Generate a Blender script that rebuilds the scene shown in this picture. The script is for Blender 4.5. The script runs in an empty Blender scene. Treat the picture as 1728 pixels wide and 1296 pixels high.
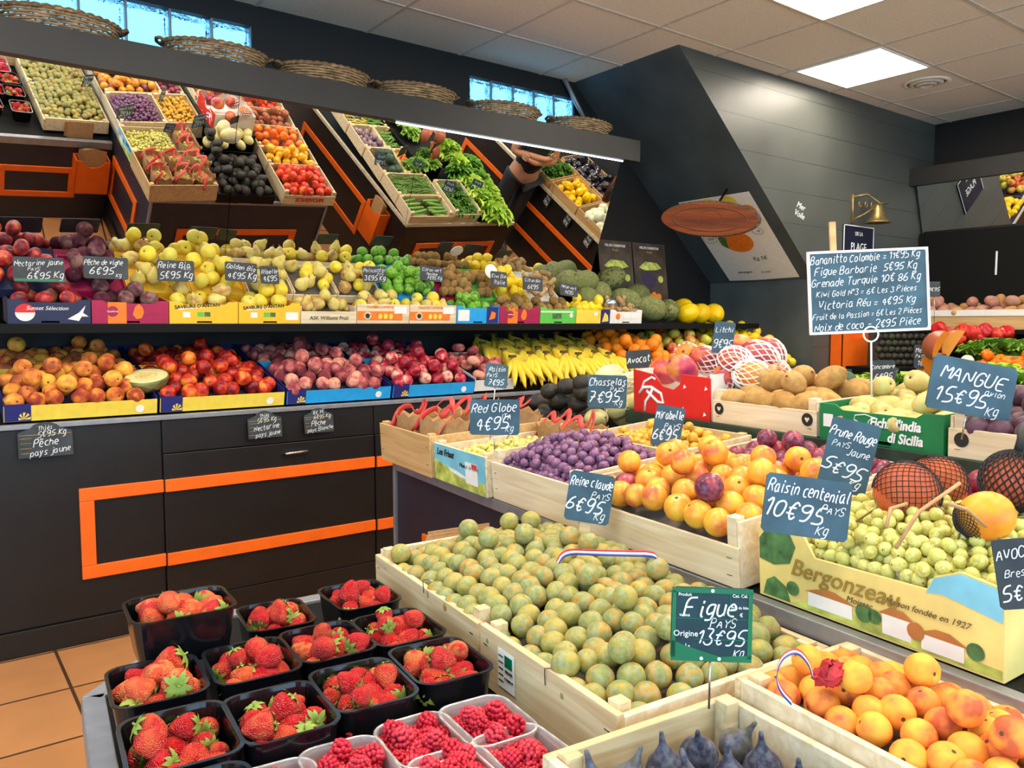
import bpy, bmesh, math, random
import numpy as np
from mathutils import Vector, Matrix, Euler, Quaternion

# ------------------------------------------------------------------ camera, world, light, exposure
SC = bpy.context.scene
COL = SC.collection
PI = math.pi
rad = math.radians
F_PX, CX, CY, CAM_H = 1340.0, 864.0, 648.0, 1.25
YAW, PITCH = rad(37.0), math.atan2(103.0, 1340.0)
cd = bpy.data.cameras.new('camera'); cam = bpy.data.objects.new('camera', cd); COL.objects.link(cam)
cd.sensor_fit = 'HORIZONTAL'; cd.sensor_width = 36.0; cd.lens = 36.0 * F_PX / 1728.0
cd.clip_start = 0.02; cd.clip_end = 60
cam.location = (0, 0, CAM_H)
cam.rotation_euler = (PI / 2 - PITCH, 0, -YAW)
SC.camera = cam
SC.view_settings.view_transform = 'Standard'; SC.view_settings.look = 'None'
SC.view_settings.exposure = 0.62; SC.view_settings.gamma = 1.0; SC.view_settings.use_curve_mapping = False
W = bpy.data.worlds.new('daylight'); SC.world = W; W.use_nodes = True
W.node_tree.nodes['Background'].inputs[0].default_value = (0.45, 0.72, 0.95, 1)
W.node_tree.nodes['Background'].inputs[1].default_value = 2.8
PANEL_STRENGTH = 17.0
CEIL = 2.90
WALL_Y = 4.22

# ray helpers: where the sight line through a photograph pixel meets a real plane
FWD = Vector((math.sin(YAW) * math.cos(PITCH), math.cos(YAW) * math.cos(PITCH), -math.sin(PITCH)))
RT = Vector((math.cos(YAW), -math.sin(YAW), 0)); UP = RT.cross(FWD)
EYE = Vector((0, 0, CAM_H))
def at(px, py, X=None, Y=None, Z=None, D=None):
    d = FWD + RT * ((px - CX) / F_PX) - UP * ((py - CY) / F_PX)
    if X is not None: t = X / d.x
    elif Y is not None: t = Y / d.y
    elif Z is not None: t = (Z - CAM_H) / d.z
    else: t = D
    return EYE + d * t

# ------------------------------------------------------------------ materials
def lin(c):
    return tuple(((v / 12.92) if v <= 0.04045 else ((v + 0.055) / 1.055) ** 2.4) for v in c)
def hx(s):
    s = s.lstrip('#'); return lin(tuple(int(s[i:i + 2], 16) / 255 for i in (0, 2, 4)))
MATS = {}
def base(name, rough=0.5, spec=0.5):
    m = bpy.data.materials.new(name); m.use_nodes = True
    nt = m.node_tree; b = nt.nodes['Principled BSDF']
    b.inputs['Roughness'].default_value = rough
    b.inputs['Specular IOR Level'].default_value = spec
    MATS[name] = m
    return m, nt, b
def plain(name, col, rough=0.5, metal=0.0, spec=0.5, var=0.06, scale=30.0, bump=0.0):
    """one colour with a faint procedural mottle"""
    m, nt, b = base(name, rough, spec); c = hx(col)
    b.inputs['Metallic'].default_value = metal
    tc = nt.nodes.new('ShaderNodeTexCoord'); n = nt.nodes.new('ShaderNodeTexNoise'); n.inputs['Scale'].default_value = scale
    n.inputs['Detail'].default_value = 4
    nt.links.new(tc.outputs['Object'], n.inputs['Vector'])
    r = nt.nodes.new('ShaderNodeValToRGB')
    r.color_ramp.elements[0].position = 0.3; r.color_ramp.elements[1].position = 0.7
    r.color_ramp.elements[0].color = (*[v * (1 - var * 2) for v in c], 1)
    r.color_ramp.elements[1].color = (*[min(1, v * (1 + var * 2)) for v in c], 1)
    nt.links.new(n.outputs['Fac'], r.inputs['Fac']); nt.links.new(r.outputs['Color'], b.inputs['Base Color'])
    if bump:
        bp = nt.nodes.new('ShaderNodeBump'); bp.inputs['Strength'].default_value = bump; bp.inputs['Distance'].default_value = 0.002
        nt.links.new(n.outputs['Fac'], bp.inputs['Height']); nt.links.new(bp.outputs['Normal'], b.inputs['Normal'])
    return m
def emit(name, col, s):
    m = bpy.data.materials.new(name); m.use_nodes = True; nt = m.node_tree; nt.nodes.clear()
    e = nt.nodes.new('ShaderNodeEmission'); o = nt.nodes.new('ShaderNodeOutputMaterial')
    e.inputs[0].default_value = (*hx(col), 1); e.inputs[1].default_value = s
    nt.links.new(e.outputs[0], o.inputs[0]); MATS[name] = m; return m
def fruit(name, cols, rough=0.45, scale=1.6, spec=0.4, speck=None, bump=0.0, bscale=60.0, sss=0.0, rand=0.35, bloom=None):
    """skin: ramp over a big soft noise that differs from fruit to fruit, plus fine specks and optional waxy bloom"""
    m, nt, b = base(name, rough, spec)
    N = nt.nodes.new; L = nt.links.new
    tc = N('ShaderNodeTexCoord'); oi = N('ShaderNodeObjectInfo')
    mul = N('ShaderNodeVectorMath'); mul.operation = 'SCALE'; mul.inputs[0].default_value = (37, 91, 53)
    L(oi.outputs['Random'], mul.inputs['Scale'])
    add = N('ShaderNodeVectorMath'); add.operation = 'ADD'; L(tc.outputs['Object'], add.inputs[0]); L(mul.outputs[0], add.inputs[1])
    n = N('ShaderNodeTexNoise'); n.inputs['Scale'].default_value = scale; n.inputs['Detail'].default_value = 2.5; n.inputs['Roughness'].default_value = 0.5
    L(add.outputs[0], n.inputs['Vector'])
    ma = N('ShaderNodeMath'); ma.operation = 'MULTIPLY_ADD'; ma.inputs[1].default_value = rand; ma.inputs[2].default_value = -rand * 0.5
    L(oi.outputs['Random'], ma.inputs[0])
    sm = N('ShaderNodeMath'); sm.operation = 'ADD'; L(n.outputs['Fac'], sm.inputs[0]); L(ma.outputs[0], sm.inputs[1])
    r = N('ShaderNodeValToRGB'); el = r.color_ramp.elements
    k = len(cols)
    while len(el) < k: el.new(0.5)
    for i, c in enumerate(cols):
        el[i].position = 0.30 + 0.40 * (i / max(1, k - 1)); el[i].color = (*hx(c), 1)
    L(sm.outputs[0], r.inputs['Fac'])
    out = r.outputs['Color']
    def over(out, fac_socket, c):
        mx = N('ShaderNodeMix'); mx.data_type = 'RGBA'
        L(fac_socket, mx.inputs['Factor']); L(out, mx.inputs['A']); mx.inputs['B'].default_value = (*hx(c), 1)
        return mx.outputs['Result']
    if bloom:
        n3 = N('ShaderNodeTexNoise'); n3.inputs['Scale'].default_value = 2.6; n3.inputs['Detail'].default_value = 5; L(add.outputs[0], n3.inputs['Vector'])
        mr = N('ShaderNodeMapRange'); mr.inputs['From Min'].default_value = 0.42; mr.inputs['From Max'].default_value = 0.62; mr.inputs['To Max'].default_value = bloom[1]
        L(n3.outputs['Fac'], mr.inputs['Value']); out = over(out, mr.outputs['Result'], bloom[0])
    if speck:
        v = N('ShaderNodeTexVoronoi'); v.inputs['Scale'].default_value = speck[1]; L(add.outputs[0], v.inputs['Vector'])
        lt = N('ShaderNodeMapRange'); lt.inputs['From Min'].default_value = speck[2]; lt.inputs['From Max'].default_value = speck[2] * 0.6
        L(v.outputs['Distance'], lt.inputs['Value']); out = over(out, lt.outputs['Result'], speck[0])
    L(out, b.inputs['Base Color'])
    if bump:
        v2 = N('ShaderNodeTexVoronoi' if bump > 0 else 'ShaderNodeTexNoise'); v2.inputs['Scale'].default_value = bscale; L(tc.outputs['Object'], v2.inputs['Vector'])
        bp = N('ShaderNodeBump'); bp.inputs['Strength'].default_value = abs(bump); bp.inputs['Distance'].default_value = 0.05
        L(v2.outputs[0], bp.inputs['Height']); L(bp.outputs['Normal'], b.inputs['Normal'])
    if sss:
        b.inputs['Subsurface Weight'].default_value = sss; b.inputs['Subsurface Radius'].default_value = (0.6, 0.3, 0.15); b.inputs['Subsurface Scale'].default_value = 0.15
    return m
def wood(name, c1, c2, rough=0.6, axis=0, scale=14.0):
    m, nt, b = base(name, rough, 0.3); N = nt.nodes.new; L = nt.links.new
    tc = N('ShaderNodeTexCoord'); oi = N('ShaderNodeObjectInfo'); mp = N('ShaderNodeMapping')
    sc = [scale * 4] * 3; sc[axis] = scale * 0.25; mp.inputs['Scale'].default_value = sc
    ad = N('ShaderNodeVectorMath'); ad.operation = 'ADD'; L(tc.outputs['Object'], ad.inputs[0]); L(oi.outputs['Random'], ad.inputs[1])
    L(ad.outputs[0], mp.inputs['Vector'])
    n = N('ShaderNodeTexNoise'); n.inputs['Scale'].default_value = 1.0; n.inputs['Detail'].default_value = 6; n.inputs['Distortion'].default_value = 0.6
    L(mp.outputs[0], n.inputs['Vector'])
    r = N('ShaderNodeValToRGB'); r.color_ramp.elements[0].position = 0.32; r.color_ramp.elements[1].position = 0.68
    r.color_ramp.elements[0].color = (*hx(c1), 1); r.color_ramp.elements[1].color = (*hx(c2), 1)
    L(n.outputs['Fac'], r.inputs['Fac']); L(r.outputs['Color'], b.inputs['Base Color'])
    bp = N('ShaderNodeBump'); bp.inputs['Strength'].default_value = 0.15; bp.inputs['Distance'].default_value = 0.002
    L(n.outputs['Fac'], bp.inputs['Height']); L(bp.outputs['Normal'], b.inputs['Normal'])
    return m
def glassy(name, col, rough=0.05, trans=0.9, ior=1.4):
    m, nt, b = base(name, rough, 0.5)
    b.inputs['Base Color'].default_value = (*hx(col), 1); b.inputs['Transmission Weight'].default_value = trans; b.inputs['IOR'].default_value = ior
    return m

M_PINE = wood('pine_crate', '#c9ab7c', '#ead6ac'); M_PINE2 = wood('grey_pine', '#b9a88a', '#ddd2b9'); M_PALE = wood('pale_poplar', '#d8bf96', '#f0dfbf')
M_WARM = wood('warm_plywood', '#c49a62', '#dcb67f')
M_BLACK = plain('black_lacquer', '#171514', 0.42, var=0.12, scale=9)
M_BLACK2 = plain('blue_black_lacquer', '#1f2330', 0.45, var=0.1, scale=7)
M_ORANGE = plain('orange_paint', '#f26a14', 0.42, var=0.03, scale=12)
M_ALU = plain('brushed_aluminium', '#9a9ba0', 0.4, metal=0.55, var=0.05)
M_STEEL = plain('steel_wire', '#c9c9c9', 0.25, metal=1.0)
M_SHELF = plain('black_shelf', '#0b0b0a', 0.65, var=0.1, spec=0.2)
M_GREENEDGE = plain('dark_green_shelf', '#23382b', 0.5, var=0.2, scale=25)
M_SLATE = plain('slate_board', '#2d3338', 0.6, var=0.2, scale=18)
M_BLUESLATE = plain('blue_slate', '#33505f', 0.5, var=0.2, scale=14)
M_GREENSIGN = plain('green_print', '#0d6b45', 0.4)
M_CHALK = plain('chalk', '#e9eef0', 0.9, var=0.03)
M_CHALKY = plain('yellow_print', '#b89a3a', 0.8)
M_PAPER = plain('white_paper', '#f0ede6', 0.8, var=0.02)
M_KRAFT = plain('kraft_paper', '#b98f5f', 0.8, var=0.08, scale=60, bump=0.3)
M_RIBBON = plain('red_ribbon', '#d9453f', 0.45, var=0.05)
M_PUNNET = plain('black_plastic', '#101014', 0.16, var=0.05)
M_CLEAR = glassy('clear_plastic', '#ffffff', 0.08, 0.75)
M_NET = plain('white_foam', '#efeae2', 0.7, var=0.03)
M_BLACKNET = plain('black_net', '#222020', 0.7)
M_STEM = plain('brown_stem', '#6b5230', 0.8)
M_GSTEM = plain('green_stem', '#7c9a3a', 0.7, var=0.15)
M_LINER = plain('grey_cardboard', '#6a6258', 0.9, var=0.08)
M_DARKLINER = plain('violet_pulp_tray', '#38304a', 0.9, var=0.08)
M_TEXTDARK = plain('black_print', '#20201f', 0.7)
M_TEXTWHITE = plain('white_print', '#f4f4f2', 0.6, var=0.01)
M_BRASS = plain('old_brass', '#8d7a4e', 0.4, metal=0.7, var=0.2)
M_MIRROR = plain('mirror_silver', '#f2f4f4', 0.0, metal=1.0, var=0.0)
M_LED = emit('led_strip', '#e8fbff', 6.0)
M_LIGHT = emit('light_panel', '#fff0dc', PANEL_STRENGTH)

# ------------------------------------------------------------------ mesh builder
class MB:
    def __init__(s): s.v = []; s.f = []; s.m = []; s.sm = []
    def add(s, verts, faces, mi=0, smooth=False):
        o = len(s.v); s.v.extend([tuple(p) for p in verts])
        for f in faces: s.f.append(tuple(i + o for i in f)); s.m.append(mi); s.sm.append(smooth)
        return s
    def box(s, x0, x1, y0, y1, z0, z1, mi=0, M=None):
        vs = [Vector((x, y, z)) for z in (z0, z1) for y in (y0, y1) for x in (x0, x1)]
        if M is not None: vs = [M @ v for v in vs]
        return s.add(vs, [(0, 2, 3, 1), (4, 5, 7, 6), (0, 1, 5, 4), (2, 6, 7, 3), (0, 4, 6, 2), (1, 3, 7, 5)], mi)
    def prism(s, poly, y0, y1, mi=0, M=None):
        """polygon in xz, extruded along y"""
        n = len(poly); vs = [Vector((x, y0, z)) for x, z in poly] + [Vector((x, y1, z)) for x, z in poly]
        if M is not None: vs = [M @ v for v in vs]
        return s.add(vs, [tuple(range(n)), tuple(range(2 * n - 1, n - 1, -1))] + [(i, i + n, (i + 1) % n + n, (i + 1) % n) for i in range(n)], mi)
    def slab(s, poly, z0, z1, mi=0, M=None):
        """polygon in xy, extruded along z"""
        n = len(poly); vs = [Vector((x, y, z0)) for x, y in poly] + [Vector((x, y, z1)) for x, y in poly]
        if M is not None: vs = [M @ v for v in vs]
        return s.add(vs, [tuple(range(n - 1, -1, -1)), tuple(range(n, 2 * n))] + [(i, (i + 1) % n, (i + 1) % n + n, i + n) for i in range(n)], mi)
    def tube(s, pts, r, n=8, mi=0, closed=False, flat=1.0):
        pts = [Vector(p) for p in pts]; k = len(pts)
        rs = r if isinstance(r, (list, tuple)) else [r] * k
        rings = []; prev = None
        for i, p in enumerate(pts):
            t = (pts[(i + 1) % k] - pts[i - 1]) if closed else (pts[min(i + 1, k - 1)] - pts[max(i - 1, 0)])
            t = t.normalized() if t.length > 1e-9 else Vector((0, 0, 1))
            a = prev if prev is not None else (Vector((0, 0, 1)) if abs(t.z) < 0.9 else Vector((1, 0, 0)))
            a = (a - t * a.dot(t)); a = a.normalized() if a.length > 1e-6 else t.orthogonal().normalized()
            prev = a; b2 = t.cross(a)
            rings.append([p + a * rs[i] * math.cos(2 * PI * j / n) * flat + b2 * rs[i] * math.sin(2 * PI * j / n) for j in range(n)])
        vs = [v for g in rings for v in g]; fs = []
        for i in range(k if closed else k - 1):
            i2 = (i + 1) % k
            for j in range(n):
                j2 = (j + 1) % n; fs.append((i * n + j, i * n + j2, i2 * n + j2, i2 * n + j))
        if not closed: fs += [tuple(range(n - 1, -1, -1)), tuple(range((k - 1) * n, k * n))]
        return s.add(vs, fs, mi, True)
    def lathe(s, prof, n=20, mi=0, M=None, fx=None, smooth=True, mis=None):
        """profile of (r, z); fx(angle, t, r, z) may bend it"""
        k = len(prof); vs = []
        for i, (r, z) in enumerate(prof):
            for j in range(n):
                a = 2 * PI * j / n; rr, zz = (r, z) if fx is None else fx(a, i / (k - 1), r, z)
                v = Vector((rr * math.cos(a), rr * math.sin(a), zz)); vs.append(M @ v if M is not None else v)
        o = len(s.v); s.v.extend([tuple(p) for p in vs])
        for i in range(k - 1):
            for j in range(n):
                j2 = (j + 1) % n; s.f.append((o + i * n + j, o + i * n + j2, o + (i + 1) * n + j2, o + (i + 1) * n + j))
                s.m.append(mis[i] if mis else mi); s.sm.append(smooth)
        if prof[0][0] > 1e-6: s.f.append(tuple(o + j for j in range(n - 1, -1, -1))); s.m.append(mis[0] if mis else mi); s.sm.append(False)
        if prof[-1][0] > 1e-6: s.f.append(tuple(o + (k - 1) * n + j for j in range(n))); s.m.append(mis[-1] if mis else mi); s.sm.append(False)
        return s
    def ball(s, c, r, n=10, m=7, mi=0, sc=(1, 1, 1), M=None):
        prof = [(math.sin(PI * i / m) * r, -math.cos(PI * i / m) * r) for i in range(m + 1)]
        T = Matrix.Translation(Vector(c)) @ Matrix.Diagonal((*sc, 1))
        return s.lathe(prof, n, mi, (M @ T) if M is not None else T)
    def mesh(s, name, mats):
        me = bpy.data.meshes.new(name); me.from_pydata(s.v, [], s.f)
        for m in (mats if isinstance(mats, (list, tuple)) else [mats]): me.materials.append(m)
        me.polygons.foreach_set('material_index', s.m); me.polygons.foreach_set('use_smooth', s.sm)
        me.update(); return me
    def build(s, name, mats, parent=None, M=None):
        me = s.mesh(name, mats)
        bm = bmesh.new(); bm.from_mesh(me); bmesh.ops.recalc_face_normals(bm, faces=bm.faces); bm.to_mesh(me); bm.free()
        return put(me, name, M, parent)
def put(me, name, M=None, parent=None):
    o = bpy.data.objects.new(name, me); COL.objects.link(o)
    if parent is not None: o.parent = parent
    if M is not None: o.matrix_local = M
    return o
def tag(o, label=None, cat=None, group=None, kind=None):
    if label: o['label'] = label
    if cat: o['category'] = cat
    if group: o['group'] = group
    if kind: o['kind'] = kind
    return o
def thing(name, M, label, cat, group=None):
    o = bpy.data.objects.new(name, None); COL.objects.link(o); o.empty_display_size = 0.02
    if isinstance(M, Matrix): o.matrix_local = M
    else: o.location = M
    return tag(o, label, cat, group)
def bevel(o, w=0.002, seg=2):
    m = o.modifiers.new('soft_edge', 'BEVEL'); m.width = w; m.segments = seg; m.limit_method = 'ANGLE'; m.angle_limit = rad(40)
    return o
def frame(P, ang, tilt=0.0, roll=0.0):
    """x = width, y = depth (towards ang, rising by tilt), z = up; ang is the compass direction of depth in the floor plane"""
    y = Vector((math.cos(ang) * math.cos(tilt), math.sin(ang) * math.cos(tilt), math.sin(tilt)))
    x = Vector((math.sin(ang), -math.cos(ang), 0)); z = x.cross(y)
    R = Matrix((x, y, z)).transposed().to_4x4()
    return Matrix.Translation(Vector(P)) @ R @ Matrix.Rotation(roll, 4, 'Y')
def facing(P, n, roll=0.0):
    """x right, y up, z along the normal n"""
    z = Vector(n).normalized(); x = Vector((0, 0, 1)).cross(z); x = x.normalized() if x.length > 1e-5 else Vector((1, 0, 0))
    y = z.cross(x); R = Matrix((x, y, z)).transposed().to_4x4()
    return Matrix.Translation(Vector(P)) @ R @ Matrix.Rotation(roll, 4, 'Z')
TEXTS = []; FRONTP = {}      # front panels by box: print sits on the panel as a sub-part
def text(parent, body, size, x, y, mat, z=0.0012, rot=0.0, shear=0.0, name='lettering', align='CENTER', M=None, bold=0.0, sx=1.0):
    c = bpy.data.curves.new(name, 'FONT'); c.body = body; c.size = size; c.align_x = align; c.align_y = 'CENTER'; c.shear = shear
    c.extrude = 0.0004; c.offset = bold; c.resolution_u = 3
    c.materials.append(mat)
    parent = FRONTP.get(parent.name, parent)
    o = bpy.data.objects.new(name, c); TEXTS.append(o); COL.objects.link(o); o.parent = parent
    L = Matrix.Translation((x, y, z)) @ Matrix.Rotation(rot, 4, 'Z') @ Matrix.Diagonal((sx, 1, 1, 1))
    o.matrix_local = (M @ L) if M is not None else L
    return o
FRONT = Matrix.Rotation(PI / 2, 4, 'X')     # for print on a front panel: text x -> box x, text y -> box z, normal -> -y
def front_at(x, z, y): return Matrix.Translation((x, y, z)) @ FRONT
def struct(o): o['kind'] = 'structure'; return o
# ------------------------------------------------------------------ fruit skins
FM = {}
def F(k, *a, **kw): FM[k] = fruit('skin_' + k, *a, **kw)
F('peach', ['#e9a63c', '#e08a3a', '#b9532f', '#8a3a2c'], rough=0.7, scale=0.9, spec=0.2)
F('yellow_peach', ['#f2c04a', '#eda246', '#d9793a', '#a2563c'], rough=0.7, scale=0.9, spec=0.2)
F('nectarine', ['#f08a2c', '#d8401f', '#a81f1d', '#74141c'], rough=0.3, scale=1.0)
F('white_nectarine', ['#eec4a4', '#d9485a', '#b01e34', '#7d1428'], rough=0.28, scale=1.1, speck=('#e9c9a8', 16, 0.10))
F('flat_nectarine', ['#e79b5a', '#c9493a', '#a22a30', '#5f1a24'], rough=0.4, scale=1.0)
F('rosy_peach', ['#e7a78a', '#c9706c', '#a04a50', '#7b3740'], rough=0.8, scale=1.0, spec=0.15)
F('vine_peach', ['#8d6a63', '#6f4448', '#552c38', '#4a2030'], rough=0.85, scale=1.2, spec=0.1)
F('golden', ['#f4dc3c', '#efd23a', '#e3c43a', '#d9cf57'], rough=0.35, scale=1.0, speck=('#b49a3c', 14, 0.06))
F('pear', ['#e6d27c', '#d9c261', '#cdbf62', '#c08a55'], rough=0.5, scale=1.0, speck=('#a88a45', 16, 0.07))
F('lime', ['#6fae2a', '#5b9c22', '#8fc23c', '#3f7a1c'], rough=0.32, scale=1.3, bump=0.15, bscale=26)
F('lemon', ['#f7d91f', '#f4d016', '#f2c413', '#e9d53c'], rough=0.35, scale=1.3, bump=0.2, bscale=24)
F('yellow_melon', ['#fbd60a', '#f7ca06', '#f2be08'], rough=0.35, scale=1.2, bump=0.1, bscale=14)
F('kiwi', ['#a98552', '#94723f', '#7f6238'], rough=0.85, scale=2.2, spec=0.1, bump=0.2, bscale=60)
F('gold_kiwi', ['#c9a063', '#bb9153', '#a97f45'], rough=0.7, scale=1.8, spec=0.2, bump=0.1, bscale=60)
F('orange', ['#f79a1c', '#f28a12', '#e87a10'], rough=0.38, scale=1.2, bump=0.25, bscale=30)
F('green_apple', ['#cfce4a', '#bcc64a', '#d9b948', '#cf6a44'], rough=0.32, scale=1.0, speck=('#ece6a0', 18, 0.07))
F('red_apple', ['#d84a35', '#c22f2c', '#e08a4c'], rough=0.3, scale=1.0)
F('banana', ['#f3d33e', '#efcb33', '#ead043', '#c8c64a'], rough=0.5, scale=3.0, rand=0.3)
F('greengage', ['#b39a3a', '#99933c', '#7f8a4e', '#b58a2c'], rough=0.55, scale=1.1, bloom=('#a3a88a', 0.5))
F('plum_yellow', ['#efb83e', '#eaa638', '#e49236', '#c9643a'], rough=0.32, scale=0.9, rand=0.2, speck=('#f5cf80', 20, 0.06))
F('plum_red', ['#a3263a', '#7f1c36', '#5a1c3a', '#b03a44'], rough=0.32, scale=1.0, bloom=('#8f7690', 0.35))
F('apricot', ['#f7b545', '#f4a23c', '#ee9240', '#c9603a'], rough=0.6, scale=0.8, spec=0.25)
F('purple_grape', ['#7c4566', '#653a60', '#8c526a', '#4c3058'], rough=0.35, scale=1.4, bloom=('#9c84a8', 0.4))
F('white_grape', ['#d2cb70', '#c4bf62', '#dcd486', '#b8b455'], rough=0.3, scale=1.4, sss=0.15)
F('mirabelle', ['#e3a91e', '#d8951a', '#e8bd3c', '#b9862a'], rough=0.4, scale=1.5, bloom=('#d9c078', 0.3))
F('strawberry', ['#e0232c', '#cc1820', '#e0322a', '#e85a34'], rough=0.22, scale=0.9, spec=0.6, speck=('#f3b860', 10, 0.12), bump=0.6, bscale=10)
F('pale_strawberry', ['#f06a35', '#ea4a2c', '#f08a4a', '#dd2a28'], rough=0.25, scale=0.9, spec=0.6, speck=('#f5c46a', 11, 0.13), bump=0.55, bscale=11)
F('raspberry', ['#c81c34', '#b3142c', '#d83a4a'], rough=0.4, scale=1.2, sss=0.1)
F('fig', ['#3a3446', '#2c2a3c', '#4c4a5e', '#55503f'], rough=0.6, scale=1.4, bloom=('#7a8494', 0.45))
F('mango', ['#e7a13a', '#d9713c', '#b83f46', '#8a3a4a'], rough=0.35, scale=0.8)
F('red_mango', ['#d98a44', '#c24a52', '#a83560', '#7d2f4a'], rough=0.35, scale=0.8)
F('orange_melon', ['#d9703a', '#cf5f34', '#c65a3a'], rough=0.5, scale=1.0)
F('gold_mango', ['#f2a22a', '#ec8a26', '#d9662a'], rough=0.4, scale=0.8)
F('avocado', ['#38332a', '#2b2620', '#211d1a', '#3c4028'], rough=0.35, scale=2.0, bump=0.3, bscale=22)
F('prickly_pear', ['#c6c27c', '#bfb56c', '#cfae6c', '#a9b060'], rough=0.5, scale=1.0, speck=('#6a5a30', 7, 0.10))
F('piel_melon', ['#7f8648', '#6d7640', '#96945a', '#57602f'], rough=0.6, scale=3.5, bump=0.4, bscale=18, speck=('#b0a868', 22, 0.09))
F('tomato', ['#e5502a', '#d93a22', '#c92a1e', '#ef7a34'], rough=0.25, scale=0.9)
F('orange_tomato', ['#f08a2c', '#ee7524', '#e5602a'], rough=0.28, scale=0.9)
F('yellow_tomato', ['#f6c02c', '#f2b022', '#f5cf45'], rough=0.28, scale=0.9)
F('brown_tomato', ['#a85a3c', '#8a4a34', '#b86f4a'], rough=0.35, scale=0.9)
F('aubergine', ['#17121c', '#1d1622', '#120f16'], rough=0.12, scale=1.0, spec=0.7)
F('yellow_pepper', ['#fbd010', '#f5c008', '#f0b010'], rough=0.2, scale=1.0)
F('red_pepper', ['#c8201f', '#b3181c', '#d8352a'], rough=0.2, scale=1.0)
F('orange_pepper', ['#f58a1a', '#f07a12', '#e06012'], rough=0.22, scale=1.0)
F('white_squash', ['#d9ddc0', '#cdd3b2', '#e2e4cc'], rough=0.4, scale=1.2)
F('pale_squash', ['#e9df9a', '#dfd48a', '#d9cf92'], rough=0.45, scale=1.0)
F('potato', ['#c99a64', '#b98a56', '#a97a50'], rough=0.85, scale=1.6, spec=0.1)
F('red_potato', ['#c08a78', '#a87264', '#b58a70'], rough=0.8, scale=1.6, spec=0.15)
F('ginger', ['#c2a06c', '#ae8c58', '#98784a'], rough=0.8, scale=2.0)
F('passion', ['#5a3548', '#4a2a3c', '#6a4a50'], rough=0.5, scale=1.4, bump=0.2, bscale=30)
F('garlic', ['#6a5060', '#87707a', '#a89098'], rough=0.6, scale=2.0)
F('cucumber', ['#2c4a26', '#35572c', '#24401f'], rough=0.4, scale=1.5)
F('courgette', ['#6f9a3c', '#5d8a34', '#86ad4c'], rough=0.4, scale=1.5)
F('lettuce', ['#9cc63a', '#b3d548', '#7fb030', '#5a9626'], rough=0.6, scale=2.2)
F('herb', ['#4a7d28', '#5f9430', '#3a6a22'], rough=0.6, scale=3.0)
F('leaf', ['#7fae3a', '#95bd4a', '#5f8f2e'], rough=0.6, scale=2.0)
F('beans', ['#6f9b42', '#5f8b38', '#86ad56'], rough=0.5, scale=2.0)
F('wax_beans', ['#d6c65a', '#c9b84e', '#dfd27a'], rough=0.5, scale=2.0)
F('radish', ['#c8324a', '#b32a44', '#d86a7a'], rough=0.35, scale=1.2)
F('pumpkin', ['#f08a24', '#ee7a1c', '#f29a3c'], rough=0.5, scale=1.5)
F('dark_veg', ['#2f4a38', '#3d5a40', '#24382c'], rough=0.5, scale=1.6)
M_CALYX = plain('strawberry_leaf', '#839a3c', 0.6, var=0.2)
M_SCAR = plain('stem_scar', '#5e4326', 0.85)
M_SCAR2 = plain('pale_scar', '#8c8a4c', 0.85)
M_FLESH = plain('melon_flesh', '#e6dc9c', 0.5, var=0.05)
M_SEED = plain('melon_seed_pulp', '#e0c878', 0.5, var=0.12, scale=60, bump=0.5)

# ------------------------------------------------------------------ fruit shapes (about one unit in radius; the copy's scale is its radius in metres)
FR = {}
def round_fruit(key, skin, top=0.14, bot=0.05, cleft=0.0, el=1.0, n=20, k=13, squash=1.0, taper=0.0, ribs=0, ribd=0.0, scar=M_SCAR, scar_n=1):
    """a body of revolution with a stem dimple, an eye below, an optional seam, ribs and taper"""
    prof = []
    ts = [PI * i / k for i in range(k)] + [PI * .962, PI]; k = k + 1
    for t in ts:
        r = math.sin(t); z = -math.cos(t)
        z += bot * math.exp(-(r / 0.28) ** 2) if z < 0 else -top * math.exp(-(r / 0.30) ** 2)
        r *= 1 - taper * z
        prof.append((r, z * el))
    def fx(a, t, r, z):
        q = 1.0
        if cleft: q -= cleft * math.exp(-(min(a, 2 * PI - a) / 0.30) ** 2)
        if ribs: q -= ribd * (0.5 + 0.5 * math.cos(ribs * a)) * math.sin(PI * t) ** 0.6
        return r * q, z * squash
    b = MB(); b.lathe(prof, n, 0, None, fx, True, [0] * (k - scar_n) + [1] * scar_n)
    FR[key] = b.mesh(key, [FM[skin], scar]); return FR[key]
for kk in ('peach', 'yellow_peach', 'rosy_peach', 'vine_peach'): round_fruit(kk, kk, 0.2, 0.02, 0.07, 0.96)
for kk in ('nectarine', 'white_nectarine'): round_fruit(kk, kk, 0.18, -0.03, 0.06, 0.98)
round_fruit('flat_nectarine', 'flat_nectarine', 0.2, 0.05, 0.08, 0.8)
round_fruit('flat_peach', 'rosy_peach', 0.5, 0.4, 0.08, 0.72)
round_fruit('golden', 'golden', 0.30, 0.12, el=0.93, taper=-0.06)
round_fruit('green_apple', 'green_apple', 0.30, 0.12, el=0.93, taper=-0.06)
round_fruit('red_apple', 'red_apple', 0.30, 0.12, el=0.93, taper=-0.06)
round_fruit('orange', 'orange', 0.06, 0.02, scar=M_GSTEM)
round_fruit('greengage', 'greengage', 0.14, -0.02, 0.04, 1.06, scar=M_SCAR2)
round_fruit('plum_yellow', 'plum_yellow', 0.12, -0.02, 0.03, 1.0)
round_fruit('plum_red', 'plum_red', 0.12, -0.02, 0.03, 1.0)
round_fruit('apricot', 'apricot', 0.18, -0.02, 0.08, 1.02)
round_fruit('mirabelle', 'mirabelle', 0.1, 0, 0.03, 1.0, 12, 9)
round_fruit('berry_purple', 'purple_grape', 0.02, 0.0, 0, 1.1, 14, 9)
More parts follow.
